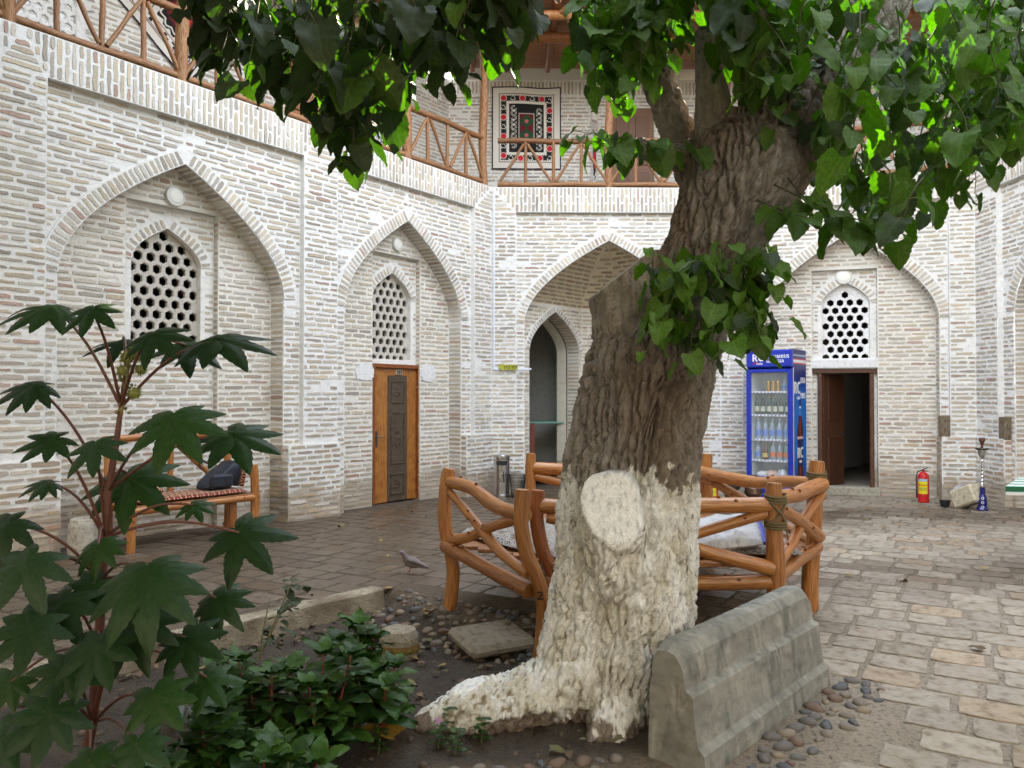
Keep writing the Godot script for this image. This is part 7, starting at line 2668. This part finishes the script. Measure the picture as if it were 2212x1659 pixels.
func dove() -> void:
	var c := at(886, 1238, 6.7)
	c.y = floor_y(6.7)
	var mb := MB.new()
	var f := Vector3(-1, 0, 0.15).normalized()
	var P := func(a: float, b: float) -> Vector3: return c + f * a + Vector3(0, b, 0)
	mb.tube([P.call(0.108, 0.168), P.call(0.088, 0.172), P.call(0.08, 0.175), P.call(0.065, 0.178), P.call(0.052, 0.166), P.call(0.04, 0.14), P.call(0.015, 0.105), P.call(-0.03, 0.088), P.call(-0.07, 0.075), P.call(-0.10, 0.062), P.call(-0.16, 0.042)], [0.002, 0.006, 0.016, 0.021, 0.018, 0.026, 0.046, 0.05, 0.035, 0.02, 0.012], 14, Color(0.17, 0.145, 0.14))
	var side := f.cross(Vector3.UP)
	for e in [-1.0, 1.0]:
		mb.tube([P.call(0.02, 0.118) + side * 0.036 * e, P.call(-0.04, 0.10) + side * 0.042 * e, P.call(-0.12, 0.066) + side * 0.018 * e], [0.018, 0.024, 0.003], 8, Color(0.13, 0.105, 0.10))
		mb.tube([P.call(-0.005, 0.06) + side * 0.018 * e, P.call(0.0, 0.02) + side * 0.018 * e, P.call(0.02, 0.003) + side * 0.02 * e], [0.006, 0.004, 0.003], 6, Color(0.3, 0.1, 0.08))
	for e in [-1.0, 1.0]: blob(P.call(0.072, 0.182) + side * 0.018 * e, Vector3.ONE * 0.004, 0, 0, Color(0.01, 0.01, 0.01), mb, 6, 4)
	single(mb, "dove", mat(W, 0.75, {"vc": true}), "small grey brown dove standing on the damp paving by the log seat", "bird")

func build_small_things() -> void:
	M.brass_plate = mat(lin(0.50, 0.46, 0.36), 0.35, {"metal": 0.7})
	M.steel_dark = mat(lin(0.16, 0.15, 0.14), 0.4, {"metal": 0.9})
	wall_lamp(FL, 1.50, 3.78, -0.335, 0.115, "round white lamp above the window over the bench")
	wall_lamp(FL, 5.06, 3.78, -0.335, 0.10, "round white lamp above the window over the numbered door")
	wall_lamp(FF, 1.95, 3.47, -0.43, 0.125, "round white lamp above the white lattice by the fridge")
	numbered_door()
	open_door()
	fridge()
	bin_and_basket()
	# cable duct with the yellow room arrow
	var dt := MB.new()
	dt.bbox(FB.p(0.04, 3.46, 0.014), FB.t * 0.016, Vector3(0, 1.5, 0), FB.n * 0.014, 0.003, W)
	dt.bbox(FB.p(0.345, 1.945, 0.014), FB.t * 0.32, Vector3(0, 0.016, 0), FB.n * 0.014, 0.003, W)
	single(dt, "cable_duct", mat(lin(0.66, 0.70, 0.78), 0.5), "thin white cable duct running down the brick corner", "duct")
	var ar := thing("arrow_sign", "small yellow green arrow sign with room numbers on the brick pier", "sign", FB.p(0.27, 1.975, 0.05))
	var am := MB.new()
	var z := 0.05
	am.quad(FB.p(0.20, 1.935, z), FB.p(0.43, 1.935, z), FB.p(0.43, 2.02, z), FB.p(0.20, 2.02, z), FB.n, W)
	am.tri(FB.p(0.20, 1.905, z), FB.p(0.20, 2.05, z), FB.p(0.10, 1.978, z), FB.n, W)
	am.quad(FB.p(0.20, 1.935, z - 0.012), FB.p(0.43, 1.935, z - 0.012), FB.p(0.43, 2.02, z - 0.012), FB.p(0.20, 2.02, z - 0.012), -FB.n, W)
	am.quad(FB.p(0.20, 1.935, z), FB.p(0.43, 1.935, z), FB.p(0.43, 1.935, z - 0.012), FB.p(0.20, 1.935, z - 0.012), Vector3.DOWN, W)
	am.quad(FB.p(0.43, 1.935, z), FB.p(0.43, 2.02, z), FB.p(0.43, 2.02, z - 0.012), FB.p(0.43, 1.935, z - 0.012), FB.t, W)
	part(am, "arrow_plate", mat(lin(0.42, 0.44, 0.05), 0.3, {"metal": 0.4}), ar)
	text_on("112-101", FB.p(0.315, 1.977, z + 0.002), Basis(FB.t, Vector3.UP, FB.n), 0.048, M.black, ar)
	extinguisher(Vector3(6.18, floor_y(11.85), -11.85), "red fire extinguisher with yellow label in the niche beside the open doorway", 0.52)
	extinguisher(Vector3(2.95, floor_y(11.6), -11.6), "red fire extinguisher behind the log seat near the fridge", 0.5)
	hookah()
	dove()
	# stone, pail and lid in the corner
	var sb := MB.new()
	var bs := Basis(Vector3.UP, 0.35) * Basis(Vector3.RIGHT, -0.42)
	sb.bbox(Vector3(6.41, floor_y(11.1) + 0.17, -11.1), bs.x * 0.115, bs.y * 0.13, bs.z * 0.19, 0.025, Color(0.62, 0.55, 0.43))
	single(sb, "stone_block", M.concrete, "tilted tan stone block between pail and hookah", "stone")
	var pc := Vector3(6.2, floor_y(11.3), -11.3)
	var pt := thing("pail", "small black pail with a thin wire handle by the stone block", "pail", pc)
	var pm := MB.new()
	pm.lathe(pc, [Vector2(0, 0), Vector2(0.055, 0), Vector2(0.07, 0.09), Vector2(0.074, 0.09), Vector2(0.06, 0.02), Vector2(0, 0.02)], 20, W)
	part(pm, "pail_body", M.black, pt)
	var hm := MB.new()
	var pts := []
	var rad := []
	for i in 13:
		var a := PI * i / 12.0
		pts.append(pc + Vector3(cos(a) * 0.07, 0.09 + sin(a) * 0.26, 0))
		rad.append(0.0025)
	hm.tube(pts, rad, 5, W, false)
	part(hm, "handle", M.steel, pt)
	var ld := MB.new()
	ld.lathe(Vector3(6.62, floor_y(11.5) + 0.15, -11.55), [Vector2(0.0, 0.0), Vector2(0.1, 0.006), Vector2(0.15, 0.0), Vector2(0.155, 0.006), Vector2(0.1, 0.014), Vector2(0, 0.01)], 28, W, Vector3(-0.35, 0.35, 0.85).normalized())
	single(ld, "round_lid", M.steel_dark, "dark round lid leaning behind the stone block", "lid")
	# metal bowl and jug beside the fridge
	var b1 := MB.new()
	var bc := Vector3(3.22, floor_y(11.7), -11.7)
	b1.lathe(bc, [Vector2(0.0, 0.0), Vector2(0.13, 0.0), Vector2(0.11, 0.05), Vector2(0.06, 0.08), Vector2(0.07, 0.14), Vector2(0.16, 0.22), Vector2(0.2, 0.36), Vector2(0.25, 0.37), Vector2(0.25, 0.385), Vector2(0.18, 0.37), Vector2(0.14, 0.25), Vector2(0, 0.2)], 30, W)
	single(b1, "metal_bowl", M.steel_dark, "wide dark metal bowl on a foot next to the fridge", "bowl")
	var b3 := MB.new()
	var jc := Vector3(3.52, floor_y(11.5), -11.5)
	b3.lathe(jc, [Vector2(0.0, 0.0), Vector2(0.09, 0.0), Vector2(0.11, 0.03), Vector2(0.06, 0.08), Vector2(0.13, 0.17), Vector2(0.12, 0.25), Vector2(0.05, 0.34), Vector2(0.04, 0.4), Vector2(0.065, 0.43), Vector2(0.06, 0.435), Vector2(0, 0.42)], 28, W)
	single(b3, "copper_jug", mat(lin(0.14, 0.09, 0.07), 0.35, {"metal": 0.9}), "dark copper jug with narrow neck in front of the fridge", "jug")
	# table corner with striped cloth
	var to := Vector3(4.08, 0.0, -6.52)
	var e1 := Vector3(0.98, 0, 0.18).normalized()
	var e2 := Vector3(0.62, 0, -0.78)
	var tb := thing("cafe_table", "dark wooden table under the striped cloth beside the brick wing", "table", to + e1 * 0.6 + e2 * 0.45)
	var tm := MB.new()
	tm.box(to + e1 * 0.62 + e2 * 0.5 + Vector3(0, 0.735, 0), e1 * 0.6, Vector3(0, 0.012, 0), e2 * 0.47, W)
	part(tm, "table_top", M.brown_wood, tb)
	for q in [[0.45, 0.1], [1.1, 0.1], [0.45, 0.85], [1.1, 0.85]]:
		var lm := MB.new()
		lm.bbox(to + e1 * q[0] + e2 * q[1] + Vector3(0, 0.35, 0), e1 * 0.025, Vector3(0, 0.37, 0), e2 * 0.025, 0.004, W)
		part(lm, "leg", M.brown_wood, tb)
	var im := Image.create(8, 128, false, Image.FORMAT_RGB8)
	for y in 128:
		var c := Color(0.82, 0.84, 0.82)
		if y % 32 < 9: c = Color(0.05, 0.36, 0.22)
		elif y % 32 > 14 and y % 32 < 18: c = Color(0.62, 0.16, 0.16)
		elif y % 32 > 24: c = Color(0.5, 0.68, 0.6)
		for x in 8: im.set_pixel(x, y, c)
	var cl := MB.new()
	var top := Vector3(0, 0.752, 0)
	cl.quad_uv(to + top, to + e1 * 1.25 + top, to + e1 * 1.25 + e2 * 1.0 + top, to + e2 * 1.0 + top, Vector3.UP, W)
	cl.quad_uv(to + top - Vector3(0, 0.075, 0) - e2 * 0.004, to + e1 * 1.25 + top - Vector3(0, 0.07, 0) - e2 * 0.004, to + e1 * 1.25 + top, to + top, -e2, W, Rect2(0, 0.0, 1, 0.12))
	cl.quad_uv(to + top - Vector3(0, 0.075, 0) - e1 * 0.004, to + e2 + top - Vector3(0, 0.07, 0) - e1 * 0.004, to + e2 + top, to + top, -e1, W, Rect2(0, 0.0, 1, 0.06))
	single(cl, "striped_tablecloth", mat(W, 0.6, {"tex": ImageTexture.create_from_image(im)}), "green red and white striped cloth on the table beside the brick wing", "tablecloth")
	# table inside the passage
	var ic := FB.p(0.95, 0.02, -1.95)
	var pt2 := thing("passage_table", "dark table with a green topped cloth inside the shadowy passage", "table", ic)
	var ptm := MB.new()
	ptm.box(ic + Vector3(0, 0.98, 0), Vector3(0.6, 0, 0), Vector3(0, 0.014, 0), Vector3(0, 0, 0.35), Color(0.05, 0.4, 0.3))
	part(ptm, "table_top", mat(lin(0.16, 0.34, 0.27), 0.6), pt2)
	for q in [-0.2, 0.45]:
		var lg := MB.new()
		lg.box(ic + Vector3(q, 0.48, 0.3), Vector3(0.04, 0, 0), Vector3(0, 0.48, 0), Vector3(0, 0, 0.04), W)
		part(lg, "leg", mat(lin(0.2, 0.05, 0.03), 0.5), pt2)
	# things on the soil and the slope
	var sc := at(863, 1385, 5.0)
	sc.y = ground_y(sc.x, 5.0) - 0.01
	var st := thing("stone_pot", "round stone pot with a yellow band at the end of the kerb", "pot", sc)
	var sm := MB.new()
	sm.lathe(sc, [Vector2(0.0, 0.0), Vector2(0.12, 0.0), Vector2(0.128, 0.06), Vector2(0.122, 0.13), Vector2(0.105, 0.175), Vector2(0.08, 0.185), Vector2(0, 0.18)], 28, Color(0.30, 0.26, 0.21))
	part(sm, "pot_body", M.concrete, st)
	var sbn := MB.new()
	sbn.lathe(sc, [Vector2(0.1285, 0.045), Vector2(0.1305, 0.065), Vector2(0.129, 0.095)], 28, W)
	part(sbn, "yellow_band", mat(lin(0.36, 0.23, 0.05), 0.8, {"tex": ntex(0.02, [grey(0.5), grey(1.0)], 81), "tri": Vector3(4, 4, 4)}), st)
	var bk := MB.new()
	var kc := at(790, 1378, 5.1)
	kc.y = ground_y(kc.x, 5.1) + 0.05
	bk.bbox(kc, Vector3(0.09, 0, 0.02), Vector3(0, 0.06, 0), Vector3(-0.02, 0, 0.07), 0.012, W)
	single(bk, "black_box", M.black, "small black box half hidden beside the stone pot", "box")
	var pl := MB.new()
	var pc2 := Vector3(-0.13, ground_y(-0.13, 5.08) + 0.055, -5.1)
	var pb := Basis(Vector3.UP, 0.5) * Basis(Vector3.RIGHT, 0.10)
	pl.bbox(pc2, pb.x * 0.235, pb.y * 0.04, pb.z * 0.2, 0.028, Color(0.27, 0.235, 0.19))
	single(pl, "stone_step", M.concrete, "square worn stone slab set as a step among the pebbles", "stone")
	var jar := MB.new()
	var jc2 := FL.p(0.26, floor_y(7.8), 0.22)
	jar.lathe(jc2, [Vector2(0.0, 0.0), Vector2(0.13, 0.0), Vector2(0.135, 0.1), Vector2(0.125, 0.28), Vector2(0.11, 0.33), Vector2(0.095, 0.34), Vector2(0.08, 0.3), Vector2(0.0, 0.28)], 28, Color(0.5, 0.47, 0.42))
	single(jar, "clay_jar", M.concrete, "grey clay jar against the wall behind the castor plant", "jar")
	var pp := MB.new()
	var wc := at(800, 1475, 3.85)
	wc.y = ground_y(wc.x, 3.85) + 0.06
	blob(wc, Vector3(0.06, 0.012, 0.03), 0.3, 2.0, W, pp, 12, 6)
	single(pp, "white_lid", M.white, "small white lid lying among the balsam leaves", "lid")
